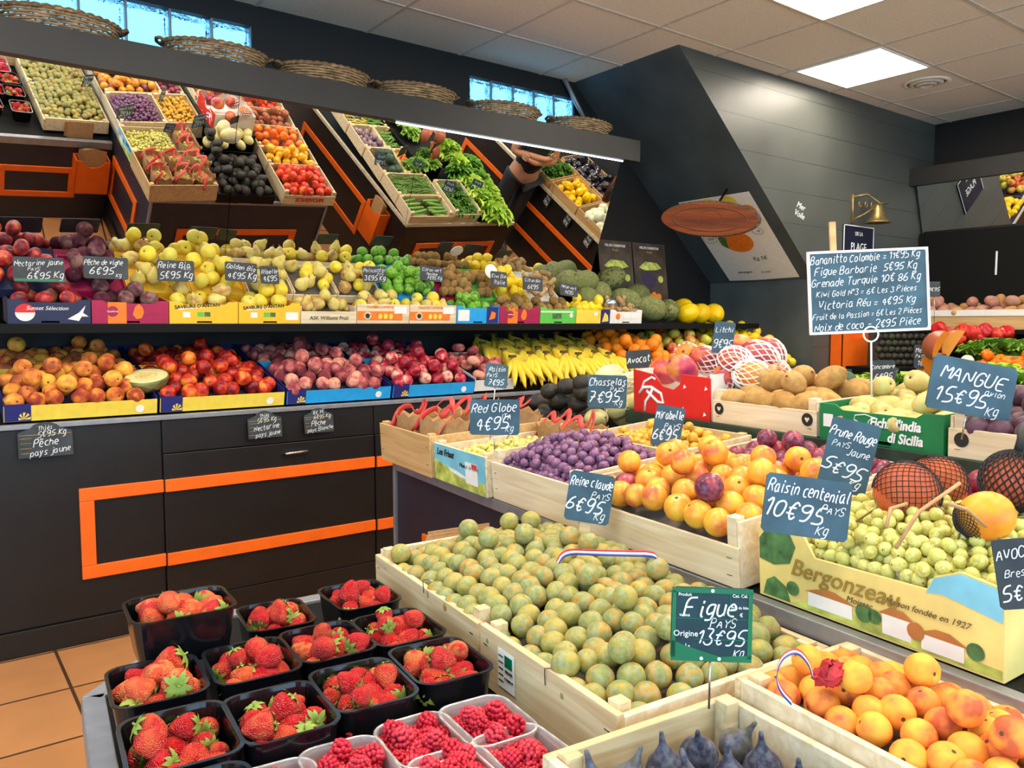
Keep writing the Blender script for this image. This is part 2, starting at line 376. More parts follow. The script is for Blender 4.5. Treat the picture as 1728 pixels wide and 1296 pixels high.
round_fruit('berry_white', 'white_grape', 0.02, 0.0, 0, 1.15, 14, 9)
round_fruit('lime', 'lime', -0.1, -0.14, el=1.12, n=16)
round_fruit('lemon', 'lemon', -0.22, -0.3, el=1.15, n=16)
round_fruit('yellow_melon', 'yellow_melon', 0.05, -0.05, el=1.15, ribs=10, ribd=0.03, n=30)
round_fruit('kiwi', 'kiwi', -0.06, -0.06, el=1.28, n=16)
round_fruit('gold_kiwi', 'gold_kiwi', -0.08, -0.04, el=1.35, n=18)
round_fruit('mango', 'mango', 0.05, -0.04, el=1.3, taper=-0.10)
round_fruit('red_mango', 'red_mango', 0.05, -0.04, el=1.25, taper=-0.10)
round_fruit('gold_mango', 'gold_mango', 0.05, -0.02, el=1.15, taper=-0.06)
round_fruit('orange_melon', 'orange_melon', 0.08, 0.0, el=1.0)
round_fruit('prickly_pear', 'prickly_pear', 0.22, -0.02, el=1.45, taper=-0.08, n=16)
round_fruit('piel_melon', 'piel_melon', -0.03, -0.05, el=1.35, ribs=9, ribd=0.04, n=36)
round_fruit('tomato', 'tomato', 0.18, 0.04, el=0.86, ribs=6, ribd=0.09, n=24, scar=M_GSTEM)
round_fruit('heart_tomato', 'tomato', 0.2, -0.12, el=1.05, ribs=5, ribd=0.06, n=24, scar=M_GSTEM, taper=-0.15)
round_fruit('orange_tomato', 'orange_tomato', 0.2, 0.05, el=0.8, ribs=7, ribd=0.12, n=28, scar=M_GSTEM)
round_fruit('yellow_tomato', 'yellow_tomato', 0.2, 0.04, el=0.82, ribs=6, ribd=0.08, n=24, scar=M_GSTEM)
round_fruit('brown_tomato', 'brown_tomato', 0.18, 0.04, el=0.85, ribs=5, ribd=0.05, scar=M_GSTEM)
round_fruit('yellow_pepper', 'yellow_pepper', 0.3, 0.22, el=1.05, ribs=4, ribd=0.2, n=28, taper=-0.05, scar=M_GSTEM)
round_fruit('red_pepper', 'red_pepper', 0.3, 0.22, el=1.05, ribs=4, ribd=0.2, n=28, taper=-0.05, scar=M_GSTEM)
round_fruit('orange_pepper', 'orange_pepper', 0.3, 0.22, el=1.05, ribs=4, ribd=0.2, n=28, taper=-0.05, scar=M_GSTEM)
round_fruit('white_squash', 'white_squash', 0.05, 0, el=1.3, ribs=8, ribd=0.03, taper=0.08)
round_fruit('pale_squash', 'pale_squash', 0.05, 0, el=1.5, ribs=8, ribd=0.04, taper=0.1)
round_fruit('passion', 'passion', 0.03, 0, el=1.05, n=14)
round_fruit('potato', 'potato', 0.0, 0.0, el=1.35, n=14, ribs=3, ribd=0.06, scar=FM['potato'])
round_fruit('red_potato', 'red_potato', 0.0, 0.0, el=1.25, n=14, ribs=3, ribd=0.06, scar=FM['red_potato'])
round_fruit('garlic', 'garlic', -0.2, 0.05, el=0.9, ribs=8, ribd=0.12, n=24, scar=M_PAPER)
round_fruit('dark_veg', 'dark_veg', 0.1, 0.0, el=0.9, ribs=8, ribd=0.08, n=24)
round_fruit('radish', 'radish', -0.05, -0.35, el=1.1, n=12, scar=M_GSTEM)
def profile_fruit(key, skin, prof, n=18, stem=None):
    b = MB(); b.lathe(prof, n, 0)
    if stem: b.tube(stem, 0.07, 6, 1)
    FR[key] = b.mesh(key, [FM[skin], M_STEM])
profile_fruit('pear', 'pear', [(0, -1.0), (.35, -.97), (.7, -.82), (.93, -.5), (1, -.1), (.9, .3), (.68, .65), (.48, .95), (.38, 1.2), (.28, 1.38), (.12, 1.45), (0, 1.42)], stem=[(0, 0, 1.38), (.05, 0, 1.6), (.15, .03, 1.8)])
profile_fruit('avocado', 'avocado', [(0, -1.05), (.4, -1.0), (.75, -.8), (.97, -.4), (1, 0), (.9, .4), (.72, .8), (.5, 1.15), (.3, 1.35), (.12, 1.42), (0, 1.42)])
profile_fruit('aubergine', 'aubergine', [(0, -1.5), (.5, -1.42), (.85, -1.1), (1, -.6), (.95, 0), (.75, .6), (.55, 1.1), (.4, 1.4), (.2, 1.5), (0, 1.5)])
profile_fruit('fig', 'fig', [(0, -.9), (.4, -.9), (.75, -.72), (.97, -.3), (1, 0), (.85, .35), (.55, .7), (.32, 1.0), (.2, 1.25), (.15, 1.5), (.13, 1.75), (.1, 1.9), (0, 1.92)], 20)
profile_fruit('ginger', 'ginger', [(0, -1.3), (.4, -1.2), (.55, -.8), (.42, -.4), (.6, 0), (.5, .4), (.62, .8), (.4, 1.2), (0, 1.35)], 10)
profile_fruit('cucumber', 'cucumber', [(0, -4), (.6, -3.8), (.95, -3), (1, 0), (.95, 3), (.6, 3.8), (0, 4)], 12)
profile_fruit('courgette', 'courgette', [(0, -4), (.7, -3.9), (1, -3), (.95, 0), (.8, 3), (.6, 3.8), (0, 4)], 12)
# strawberry and its leafy cap
sp = [(0, -1.35), (.22, -1.28), (.5, -1.0), (.78, -.55), (.97, -.05), (1.0, .3), (.88, .58), (.6, .72), (.25, .74), (0, .72)]
profile_fruit('strawberry', 'strawberry', sp, 16); profile_fruit('pale_strawberry', 'pale_strawberry', sp, 16)
b = MB()
for i in range(9):
    a = 2 * PI * i / 9 + (i % 2) * .2; c, s_ = math.cos(a), math.sin(a); L_ = .85 if i % 2 else 1.05
    pts = [(0, 0, .72)] + [(L_ * t * c + w * -s_, L_ * t * s_ + w * c, .76 + .22 * math.sin(t * 2.6) - .25 * t * t) for t, w in ((.35, .2), (.7, .17), (1.0, 0), (.7, -.17), (.35, -.2))]
    b.add(pts, [(0, 1, 5), (1, 2, 4, 5), (2, 3, 4)], 0, True)
b.tube([(0, 0, .72), (.05, .02, .95), (.12, .03, 1.15)], .07, 6, 0)
CALYX = b.mesh('calyx', [M_CALYX])
# raspberry: drupelets round a cone
b = MB()
for i in range(7):
    z = -.85 + i * .27; R = [.25, .55, .75, .85, .85, .78, .6][i]; k_ = max(4, int(R * 11))
    for j in range(k_):
        a = 2 * PI * (j + .5 * (i % 2)) / k_; b.ball((R * math.cos(a), R * math.sin(a), z), .27, 7, 5)
b.ball((0, 0, 0), .72, 10, 8)
FR['raspberry'] = b.mesh('raspberry', [FM['raspberry']])
# single banana and its hand
def banana_mesh():
    b = MB(); pts = []; rs = []
    for i in range(11):
        t = i / 10; a = rad(-15 + 80 * t)
        pts.append((0, -.145 * math.sin(a) - .01, -.145 * (1 - math.cos(a)) * 0.5 - .12 * t)); rs.append([.006, .007, .012, .0165, .0185, .019, .0185, .0175, .015, .010, .005][i])
    b.tube(pts, rs, 7, 0); b.tube([pts[0], (0, .025, .012)], [.0065, .007], 6, 1); b.tube([pts[-1], (0, pts[-1][1] - .004, pts[-1][2] - .008)], [.005, .004], 6, 2)
    return b.mesh('banana', [FM['banana'], M_GSTEM, M_SCAR])
FR['banana'] = banana_mesh()

RNG = random.Random(11)
def rot_any(): return Euler((RNG.uniform(0, 2 * PI), RNG.uniform(0, 2 * PI), RNG.uniform(0, 2 * PI)))
def rot_up(t=0.5): return Euler((RNG.gauss(0, t), RNG.gauss(0, t), RNG.uniform(0, 2 * PI)))
def spawn(key, P, r, label, cat, group=None, rot=None, name=None, sc=None):
    o = bpy.data.objects.new(name or key, FR[key]); COL.objects.link(o)
    o.location = P; o.rotation_euler = rot if rot is not None else rot_any()
    o.scale = (r * sc[0], r * sc[1], r * sc[2]) if sc else (r, r, r)
    return tag(o, label, cat, group)
def heap(w, d, r, n, zf=lambda x, y: 0.0, cap=None, seed=1, tries=14, edge=1.0, lim=1.7, top=.6):
    """spheres of radius r dropped one after another on a floor zf into a w x d box (x centred, y from 0); each takes the lowest of a few spots"""
    rg = np.random.default_rng(seed); P = np.zeros((0, 3)); out = []; miss = 0
    hx_, e = w / 2 - r * edge, r * edge
    s_ = 2.0 * r; rows = max(1, int((d - 2 * e) / (s_ * .866)) + 1); cols = max(1, int(2 * max(hx_, 0) / s_) + 1)
    for j in range(rows):
        for i in range(cols + 1):
            x = -hx_ + (2 * hx_ / max(1, cols - .5)) * (i + .5 * (j % 2) - .0) if cols > 1 else 0.0; y = e + (d - 2 * e) * (j / max(1, rows - 1) if rows > 1 else .5)
            if x > hx_ + .3 * r: continue
            x = min(max(x + rg.normal(0, .30 * r), -hx_), hx_) if hx_ > 0 else 0.0; y = min(max(y + rg.normal(0, .30 * r), e), max(e, d - e))
            p_ = (x, y, zf(x, y) + r * (1 + rg.uniform(0, .25))); P = np.vstack([P, [p_]]); out.append(Vector(p_))
    rg2 = int(len(out) * top)
    for i in range(rg2):
        bx = None
        for t in range(tries):
            x = rg.uniform(-hx_, hx_) if hx_ > 0 else 0.0; y = rg.uniform(e, d - e) if d > 2 * e else d / 2
            z = zf(x, y) + r
            if len(P):
                d2 = (P[:, 0] - x) ** 2 + (P[:, 1] - y) ** 2; m_ = d2 < 3.9 * r * r
                if m_.any(): z = max(z, float((P[m_, 2] + np.sqrt(4.0 * r * r - np.minimum(d2[m_], 3.99 * r * r)) * 0.97).max()))
            sc_ = z - zf(x, y)
            if bx is None or sc_ < bx[0]: bx = (sc_, x, y, z)
        if bx[0] > r * (1 + lim):
            miss += 1
            if miss > 12: break
            continue
        P = np.vstack([P, [bx[1:]]]); out.append(Vector(bx[1:]))
    return out
def dome(w, d, z0, amp, y0=None):
    y0 = d / 2 if y0 is None else y0
    return lambda x, y: z0 + amp * max(0.0, 1 - (2 * x / w) ** 2) ** .7 * max(0.0, 1 - ((y - y0) / max(y0, d - y0)) ** 2) ** .7
def fill(M, w, d, r, n, key, label, cat, group, zf=None, seed=1, x0=0.0, y0=0.0, name=None, rot=None, var=0.08, edge=1.0, sc=None, squeeze=1.0, lim=1.7, top=.5):
    """a heap of one kind of fruit inside a box whose frame is M; key may be a list of look-alike meshes"""
    res = []
    for p in heap(w, d, r * squeeze, n, zf or (lambda x, y: 0.0), None, seed, 14, edge, lim, top):
        kk = key if isinstance(key, str) else RNG.choice(key)
        q = M @ Vector((p.x + x0, p.y + y0, p.z))
        res.append(spawn(kk, q, r * RNG.uniform(1 - var, 1 + var * .5), label, cat, group, rot() if rot else None, name or cat.replace(' ', '_'), sc))
    return res

# ------------------------------------------------------------------ crates and cartons
def sheet(w, d, zf, nx=8, ny=8, x0=0.0, y0=0.0):
    vs = [(x0 - w / 2 + w * i / nx, y0 + d * j / ny, zf(-w / 2 + w * i / nx, d * j / ny)) for j in range(ny + 1) for i in range(nx + 1)]
    return vs, [(j * (nx + 1) + i, j * (nx + 1) + i + 1, (j + 1) * (nx + 1) + i + 1, (j + 1) * (nx + 1) + i) for j in range(ny) for i in range(nx)]
def wood_crate(M, w, d, h, label, mat=None, fh=None, bh=None, sh=None, liner=None, group=None, t=0.007, posts=True, lmat=None, sides=(1, 1)):
    """thin-board fruit crate: floor, front and back boards, side boards, corner posts, cardboard liner"""
    mat = mat or M_PINE; fh = fh or h; bh = bh or h; sh = sh or h
    c = thing('wooden_crate', M, label, 'crate', group)
    MB().box(-w / 2 + t, w / 2 - t, t, d - t, 0, .005).build('floor_panel', mat, c)
    FRONTP[c.name] = bevel(MB().box(-w / 2, w / 2, 0, t, 0, fh).build('front_board', mat, c), .0015)
    bevel(MB().box(-w / 2, w / 2, d - t, d, 0, bh).build('back_board', mat, c), .0015)
    for s in (-1, 1):
        if sides[(s + 1) // 2]:
            x = s * (w / 2 - t / 2); bevel(MB().box(x - t / 2, x + t / 2, t, d - t, 0, sh).build('side_board', M_PALE if mat is M_PINE else mat, c), .0015)
    if posts:
        for sx in (-1, 1):
            for y0_, hh in ((t, fh), (d - t - .022, bh)):
                x = sx * (w / 2 - t - .012)
                bevel(MB().box(x - .011, x + .011, y0_, y0_ + .022, .005, max(hh, sh) + .006).build('corner_post', mat, c), .0015)
        st = MB()
        for sx in (-1, 1):
            for z in (.3, .72): st.box(sx * (w / 2 - .02) - .006, sx * (w / 2 - .02) + .006, -.0012, 0, fh * z - .0008, fh * z + .0008)
        st.build('staple', M_STEEL, c)
    if liner:
        vs, fs = sheet(w - 2.2 * t, d - 2.2 * t, liner, y0=t * 1.1); MB().add(vs, fs, 0, True).build('liner', lmat or M_LINER, c)
    return c
def carton(M, w, d, h, label, cf, cs=None, fh=None, liner=None, group=None, t=0.004, notch=True, tabs=None, cb=None, lmat=None):
    """printed cardboard tray: lower front lip with a hand hole, sloping sides, back panel"""
    fh = fh or h; cs = cs or cf; cb = cb or cs
    c = thing('cardboard_box', M, label, 'box', group)
    MB().box(-w / 2 + t, w / 2 - t, t, d - t, 0, .004).build('floor_panel', cs, c)
    f = MB(); k = w * .11
    if notch:
        f.slab([(-w / 2, 0), (-k, 0), (-k, .012), (k, .012), (k, 0), (w / 2, 0), (w / 2, fh + .012), (w * .36, fh + .012), (w * .30, fh), (-w * .30, fh), (-w * .36, fh + .012), (-w / 2, fh + .012)], 0, t, 0, Matrix.Translation((0, t, 0)) @ FRONT)
    else: f.box(-w / 2, w / 2, 0, t, 0, fh)
    FRONTP[c.name] = f.build('front_panel', cf, c)
    MB().box(-w / 2, w / 2, d - t, d, 0, h).build('back_panel', cb, c)
    for s in (-1, 1):
        x = s * (w / 2 - t / 2)
        MB().add([(x - t / 2, t, 0), (x - t / 2, d - t, 0), (x - t / 2, d - t, h), (x - t / 2, t, fh + .012), (x + t / 2, t, 0), (x + t / 2, d - t, 0), (x + t / 2, d - t, h), (x + t / 2, t, fh + .012)],
                 [(0, 1, 2, 3), (7, 6, 5, 4), (0, 4, 5, 1), (2, 6, 7, 3), (1, 5, 6, 2), (3, 7, 4, 0)]).build('side_panel', cs, c)
    if liner:
        vs, fs = sheet(w - 2.2 * t, d - 2.2 * t, liner, y0=t * 1.1); MB().add(vs, fs, 0, True).build('liner', lmat or M_DARKLINER, c)
    return c
def decal(parent, poly, mat, M, name='printed_patch', z=0.0006):
    b = MB(); b.slab(poly, 0, z); return b.build(name, mat, FRONTP.get(parent.name, parent), M)
def circ(x, y, r, n=18, sx=1.0): return [(x + r * sx * math.cos(2 * PI * i / n), y + r * math.sin(2 * PI * i / n)) for i in range(n)]
def rect(x, y, w, h): return [(x - w / 2, y - h / 2), (x + w / 2, y - h / 2), (x + w / 2, y + h / 2), (x - w / 2, y + h / 2)]

# ------------------------------------------------------------------ chalk handwriting: one-line strokes on a small grid (x 0-4; y a..i, baseline c, cap i)
GL = {'A': '0c2i4c 1e3e', 'B': '0c0i3i4h3f0f 3f4e4d3c0c', 'C': '4h3i1i0g0e1c3c4d', 'D': '0c0i2i4g4e2c0c', 'E': '4i0i0c4c 0f3f', 'F': '0c0i4i 0f3f', 'G': '4h3i1i0g0e1c3c4d4f2f', 'H': '0c0i 4c4i 0f4f', 'I': '2c2i', 'J': '3i3d2c1c0d', 'K': '0c0i 4i0f4c', 'L': '0i0c4c', 'M': '0c0i2e4i4c', 'N': '0c0i4c4i',
      'O': '2i0h0d2c4d4h2i', 'P': '0c0i3i4h4g3f0f', 'R': '0c0i3i4h4g3f0f 2f4c', 'S': '4h3i1i0h1f3f4e4d3c1c0d', 'T': '0i4i 2i2c', 'U': '0i0d1c3c4d4i', 'V': '0i2c4i', 'X': '0c4i 0i4c', 'Y': '0i2f4i 2f2c', 'Z': '0i4i0c4c',
      'a': '3g1g0f0d1c2c3d3g3d4c', 'b': '0i0c2c3d3f2g0f', 'c': '3g1g0f0d1c3c', 'd': '3i3c1c0d0f1g3f', 'e': '0e3e3f2g1g0f0d1c3c', 'f': '3i2i1h1c 0f2f', 'g': '3g1g0f0d1c3d 3g3b2a0a', 'h': '0i0c 0f1g2g3f3c', 'i': '1g1c2c 1i1h', 'j': '2g2b1a0a 2i2h', 'k': '0i0c 3g0e3c', 'l': '1i1d2c', 'm': '0g0c 0f1g2f2c 2f3g4f4c', 'n': '0g0c 0f1g2g3f3c',
      'o': '1g0f0d1c2c3d3f2g1g', 'p': '0g0a 0f1g2g3f3d2c0d', 'q': '3g1g0f0d1c3d 3g3a', 'r': '0g0c 0f1g3g', 's': '3g1g0f3d2c0c', 't': '1i1d2c3c 0g3g', 'u': '0g0d1c2c3d 3g3c', 'v': '0g1c3g', 'w': '0g1c2f3c4g', 'W': '0i1c2g3c4i', 'x': '0c3g 0g3c', 'y': '0g1d 3g1b0a', 'z': '0g3g0c3c', '0': '2i0h0d2c4d4h2i', '1': '0g2i2c', '2': '0h1i3i4h4g0c4c', '3': '0i4i2f3f4e4d3c1c0d', '4': '3c3i0e4e', '5': '4i1i0f3f4e4d3c0c',
      '6': '3i1h0e0d1c3c4d4e3f1f0e', '7': '0i4i1c 1f4f', '8': '2f0g0h2i4h4g2f0e0d2c4d4e2f', '9': '4h3f1f0g0h1i3i4h4e3c1c', '€': '4h3i2i1g1e2c3c4d 0g3g 0e3e', '=': '0f3f 0d3d', '°': '1i0h1g2h1i', ' ': '', '.': '1c1d', "'": '1i1h', '-': '0e2e', '#': '1c2i 3c4i 0e4e 0g4g'}
ACC = {'é': ('e', '1h3i'), 'è': ('e', '1i3h'), 'ê': ('e', '0h1i3h'), 'ï': ('i', '0h0i 3h3i')}
def chalk(parent, body, size, x, y, mat, rot=0.0, slant=.28, wgt=.060, maxw=None):
    u = size / 6.0; b = MB(); cx_ = 0.0; rg = random.Random(body); segs = []
    for ch in body:
        st_ = GL.get(ch); extra = ''
        if st_ is None and ch in ACC: st_ = GL[ACC[ch][0]]; extra = ' ' + ACC[ch][1]
        if st_ is None: cx_ += 3; continue
        wd = 0; jx, jy, js = rg.uniform(-.25, .25), rg.uniform(-.4, .4), rg.uniform(.88, 1.12)
        for s_ in (st_ + extra).split():
            pts = []
            for q in range(0, len(s_), 2):
                gx, gy = int(s_[q]), ord(s_[q + 1]) - 99
                wd = max(wd, gx); pts.append(Vector((cx_ + (gx * .82 + jx + rg.uniform(-.14, .14)) + slant * gy, gy * js + jy + rg.uniform(-.14, .14), 0)))
            for _ in range(2):
                if len(pts) > 2:
                    q_ = [pts[0]]
                    for i in range(len(pts) - 1): q_ += [pts[i].lerp(pts[i + 1], .25), pts[i].lerp(pts[i + 1], .75)]
                    pts = q_ + [pts[-1]]
            segs.append(pts)
        cx_ += (wd * .82 + 1.25) if wd or ch != ' ' else 2.4
    k = u
    if maxw and cx_ * u > maxw: k = maxw / cx_
    for pts in segs:
        b.tube([Vector(((p.x - cx_ / 2) * k, (p.y - 3) * u, .0006)) for p in pts], size * wgt, 5, 0, False, .35)
    if not segs: return None
    return b.build('lettering', mat, parent, Matrix.Translation((x, y, 0)) @ Matrix.Rotation(rot, 4, 'Z'))

# ------------------------------------------------------------------ chalk price tags
def price_sign(M, w, h, lines, label, mat=None, frame_mat=None, stem=None, shape='rect', cat='price sign', name='price_sign', extra=None, t=0.003):
    """slate board with chalk writing; lines = (text, x, y, size, tilt) in fractions of the board; stem = length of a wire or stake below"""
    s = thing(name, M, label, cat)
    if shape == 'arch': poly = [(-w / 2, -h / 2), (w / 2, -h / 2), (w / 2, h * .22)] + [(w * .3 * math.cos(a) * 1.0, h * .22 + h * .28 * math.sin(a)) for a in [PI * i / 8 for i in range(1, 8)]] + [(-w / 2, h * .22)]
    else:
        q = min(w, h) * .06
        poly = [(-w / 2 + q, -h / 2), (w / 2 - q, -h / 2), (w / 2, -h / 2 + q), (w / 2, h / 2 - q), (w / 2 - q, h / 2), (-w / 2 + q, h / 2), (-w / 2, h / 2 - q), (-w / 2, -h / 2 + q)]
    MB().slab(poly, -t, 0).build('board', mat or M_BLUESLATE, s)
    for body, x, y, size, rt in lines:
        chalk(s, body, size * h * .78, x * w, y * h, M_CHALK, rad(rt), maxw=w * (.96 - 1.6 * abs(x)) if len(body) > 3 else None)
        if (mat or M_BLUESLATE) is M_BLUESLATE and not frame_mat:
            bk = chalk(s, body, size * h * .78, x * w, y * h, M_CHALK, rad(rt), maxw=w * (.96 - 1.6 * abs(x)) if len(body) > 3 else None)
            if bk: bk.matrix_local = Matrix.Translation((0, 0, -t)) @ Matrix.Rotation(PI, 4, 'Y') @ Matrix.Translation((x * w, y * h, 0)) @ Matrix.Rotation(rad(rt), 4, 'Z')
    if frame_mat:
        for (a, b2) in ((-1, 0), (1, 0), (0, -1), (0, 1)):
            MB().box(*(sorted((a * w / 2 - .003, a * w / 2 + .003)) if a else (-w / 2 - .003, w / 2 + .003)), *(sorted((b2 * h / 2 - .003, b2 * h / 2 + .003)) if b2 else (-h / 2 - .003, h / 2 + .003)), -t - .001, .002).build('frame_strip', frame_mat, s)
    if stem:
        kind, L_ = stem
        if kind == 'wire': MB().tube([(0, -h / 2 + .01, -t), (0, -h / 2 - L_, -t)], .0016, 6).build('stem', M_STEEL, s)
        elif kind == 'ring':
            b = MB(); R = .018
            b.tube([(R * math.cos(2 * PI * i / 20), -h / 2 - R * .4 + R * math.sin(2 * PI * i / 20), .003) for i in range(20)], .0022, 6, 0, True)
            b.tube([(0, -h / 2 - R * 1.4, .003), (-.004, -h / 2 - R - L_, .003)], .0022, 6); b.build('ring_stem', M_NET, s)
        else: MB().box(-.011, .011, -h / 2 - L_, -h / 2 + .02, -t - .006, -t).build('stake', M_PINE, s)
    if extra: extra(s, w, h)
    return s
# ------------------------------------------------------------------ the room
def tile_mat(name, c1, c2, mortar, w, h, msize, rough, spec=0.4, off=(0, 0, 0), rot=0.0):
    m, nt, b = base(name, rough, spec); N = nt.nodes.new; L = nt.links.new
    tc = N('ShaderNodeTexCoord'); mp = N('ShaderNodeMapping'); mp.inputs['Location'].default_value = off; mp.inputs['Rotation'].default_value = (0, 0, rot)
    L(tc.outputs['Object'], mp.inputs['Vector'])
    br = N('ShaderNodeTexBrick'); br.offset = 0.0; br.inputs['Scale'].default_value = 1.0; br.inputs['Brick Width'].default_value = w; br.inputs['Row Height'].default_value = h
    br.inputs['Mortar Size'].default_value = msize; br.inputs['Mortar Smooth'].default_value = 0.2
    br.inputs['Color1'].default_value = (*hx(c1), 1); br.inputs['Color2'].default_value = (*hx(c2), 1); br.inputs['Mortar'].default_value = (*hx(mortar), 1)
    L(mp.outputs[0], br.inputs['Vector'])
    n = N('ShaderNodeTexNoise'); n.inputs['Scale'].default_value = 5; n.inputs['Detail'].default_value = 6; L(tc.outputs['Object'], n.inputs['Vector'])
    mr = N('ShaderNodeMapRange'); mr.inputs['To Min'].default_value = 0.75; mr.inputs['To Max'].default_value = 1.2; L(n.outputs['Fac'], mr.inputs['Value'])
    mx = N('ShaderNodeMix'); mx.data_type = 'RGBA'; mx.blend_type = 'MULTIPLY'; mx.inputs['Factor'].default_value = 1
    L(br.outputs['Color'], mx.inputs['A']); L(mr.outputs['Result'], mx.inputs['B']); L(mx.outputs['Result'], b.inputs['Base Color'])
    bp = N('ShaderNodeBump'); bp.inputs['Strength'].default_value = 0.4; bp.inputs['Distance'].default_value = -0.004; L(br.outputs['Fac'], bp.inputs['Height']); L(bp.outputs['Normal'], b.inputs['Normal'])
    return m
def plank_mat(name, col, rough, step, axis=2, dark=0.35):
    m, nt, b = base(name, rough, 0.5); N = nt.nodes.new; L = nt.links.new; c = hx(col)
    tc = N('ShaderNodeTexCoord'); sx = N('ShaderNodeSeparateXYZ'); L(tc.outputs['Object'], sx.inputs[0])
    dv = N('ShaderNodeMath'); dv.operation = 'DIVIDE'; dv.inputs[1].default_value = step; L(sx.outputs[axis], dv.inputs[0])
    fr = N('ShaderNodeMath'); fr.operation = 'FRACT'; L(dv.outputs[0], fr.inputs[0])
    gt = N('ShaderNodeMath'); gt.operation = 'LESS_THAN'; gt.inputs[1].default_value = 0.018; L(fr.outputs[0], gt.inputs[0])
    n = N('ShaderNodeTexNoise'); n.inputs['Scale'].default_value = 4; n.inputs['Detail'].default_value = 5; L(tc.outputs['Object'], n.inputs['Vector'])
    r = N('ShaderNodeValToRGB'); r.color_ramp.elements[0].color = (*[v * .8 for v in c], 1); r.color_ramp.elements[1].color = (*[v * 1.25 for v in c], 1); L(n.outputs['Fac'], r.inputs['Fac'])
    mx = N('ShaderNodeMix'); mx.data_type = 'RGBA'; L(gt.outputs[0], mx.inputs['Factor']); L(r.outputs['Color'], mx.inputs['A']); mx.inputs['B'].default_value = (*[v * dark for v in c], 1)
    L(mx.outputs['Result'], b.inputs['Base Color'])
    bp = N('ShaderNodeBump'); bp.inputs['Strength'].default_value = 0.5; bp.inputs['Distance'].default_value = -0.003; L(gt.outputs[0], bp.inputs['Height']); L(bp.outputs['Normal'], b.inputs['Normal'])
    rr = N('ShaderNodeMapRange'); rr.inputs['To Min'].default_value = rough - .08; rr.inputs['To Max'].default_value = rough + .12; L(n.outputs['Fac'], rr.inputs['Value']); L(rr.outputs['Result'], b.inputs['Roughness'])
    return m
M_FLOOR = tile_mat('terracotta_tiles', '#c98f5c', '#bd8350', '#4e3524', 0.40, 0.38, 0.006, 0.35, off=(0.02, 0.02, 0))
M_CEIL = plain('ceiling_tile', '#efe6d8', 0.9, var=0.03, scale=60, spec=0.1)
M_TBAR = plain('grid_bar', '#cfc6b8', 0.6)
M_WALL = plain('black_wall_paint', '#0c0d0f', 0.6, var=0.1, scale=5)
M_WALLW = plain('white_wall_paint', '#c9c4ba', 0.85, var=0.03, scale=5)
M_PLANK = plank_mat('green_black_planks', '#4b4e4a', 0.40, 0.215)
M_SOFFIT = plain('soffit_paint', '#465054', 0.5, var=0.1, scale=4)
M_BEAM = plain('beam_paint', '#1b1a18', 0.5, var=0.12, scale=6)

struct(MB().add([(-1.8, -3.2, 0), (7.2, -3.2, 0), (7.2, WALL_Y, 0), (-1.8, WALL_Y, 0)], [(0, 1, 2, 3)]).build('floor', M_FLOOR))
GX0, GDX, GY0, GDY = 2.142, 0.635, 3.765, 0.603
cm = MB().box(-1.8, 7.2, -3.2, WALL_Y, CEIL, CEIL + .06)
x = GX0 - GDX * 6
while x < 6.9:
    cm.box(x - .011, x + .011, -3.2, WALL_Y, CEIL - .004, CEIL + .001, 1); x += GDX
y = GY0 - GDY * 11
while y < WALL_Y:
    cm.box(-1.8, 7.2, y - .011, y + .011, CEIL - .0045, CEIL + .001, 1); y += GDY
struct(cm.build('ceiling', [M_CEIL, M_TBAR]))
# back wall with its two glass-block openings
wx = [(-1.8, WALL_Y), (-0.52, 0), (1.485, 0), (2.85, 0), (3.72, 0), (7.2, 0)]
bw = MB(); T0, T1, Z0, Z1 = WALL_Y, WALL_Y + .12, 2.585, 2.79
bw.box(-1.8, 7.2, T0, T1, 0, Z0); bw.box(-1.8, 7.2, T0, T1, Z1, CEIL)
for a, c in ((-1.8, -.52), (1.485, 2.85), (3.72, 7.2)): bw.box(a, c, T0, T1, Z0, Z1)
struct(bw.build('wall_back', M_WALL))
M_GLASSB = glassy('glass_block', '#8fd0f2', 0.12, 0.95, 1.3)
nt_ = M_GLASSB.node_tree; tc_ = nt_.nodes.new('ShaderNodeTexCoord'); nz_ = nt_.nodes.new('ShaderNodeTexNoise'); nz_.inputs['Scale'].default_value = 28; bp_ = nt_.nodes.new('ShaderNodeBump'); bp_.inputs['Strength'].default_value = .8; bp_.inputs['Distance'].default_value = .02
nt_.links.new(tc_.outputs['Object'], nz_.inputs['Vector']); nt_.links.new(nz_.outputs['Fac'], bp_.inputs['Height']); nt_.links.new(bp_.outputs['Normal'], nt_.nodes['Principled BSDF'].inputs['Normal'])
def glass_window(name, x0, x1, n):
    root = struct(MB().box(x0, x1, T0 + .05, T0 + .07, Z0, Z0 + .006).build(name, M_ALU))
    p = (x1 - x0) / n
    for i in range(n):
        g = MB(); cx_ = x0 + p * (i + .5); hw = p / 2 - .006; hh = (Z1 - Z0) / 2 - .006; zc = (Z0 + Z1) / 2
        nx = 10; rings = []
        for yy, q in ((T0 + .005, .80), (T0 + .012, .92), (T0 + .03, 1.0), (T0 + .09, 1.0), (T0 + .108, .92), (T0 + .115, .8)):
            rings.append([(cx_ + hw * q * sx, yy, zc + hh * q * sz) for sx, sz in ((-1, -1), (1, -1), (1, 1), (-1, 1))])
        vs = [v for r_ in rings for v in r_]; fs = [(3, 2, 1, 0), tuple(range(20, 24))]
        for k in range(5):
            for j in range(4): fs.append((k * 4 + j, k * 4 + (j + 1) % 4, k * 4 + 4 + (j + 1) % 4, k * 4 + 4 + j))
        g.add(vs, fs); g.build('glass_block', M_GLASSB, root)
        MB().box(cx_ + hw + .001, cx_ + hw + .011, T0 + .01, T0 + .11, Z0, Z1).build('mortar_joint', M_ALU, root)
    return root
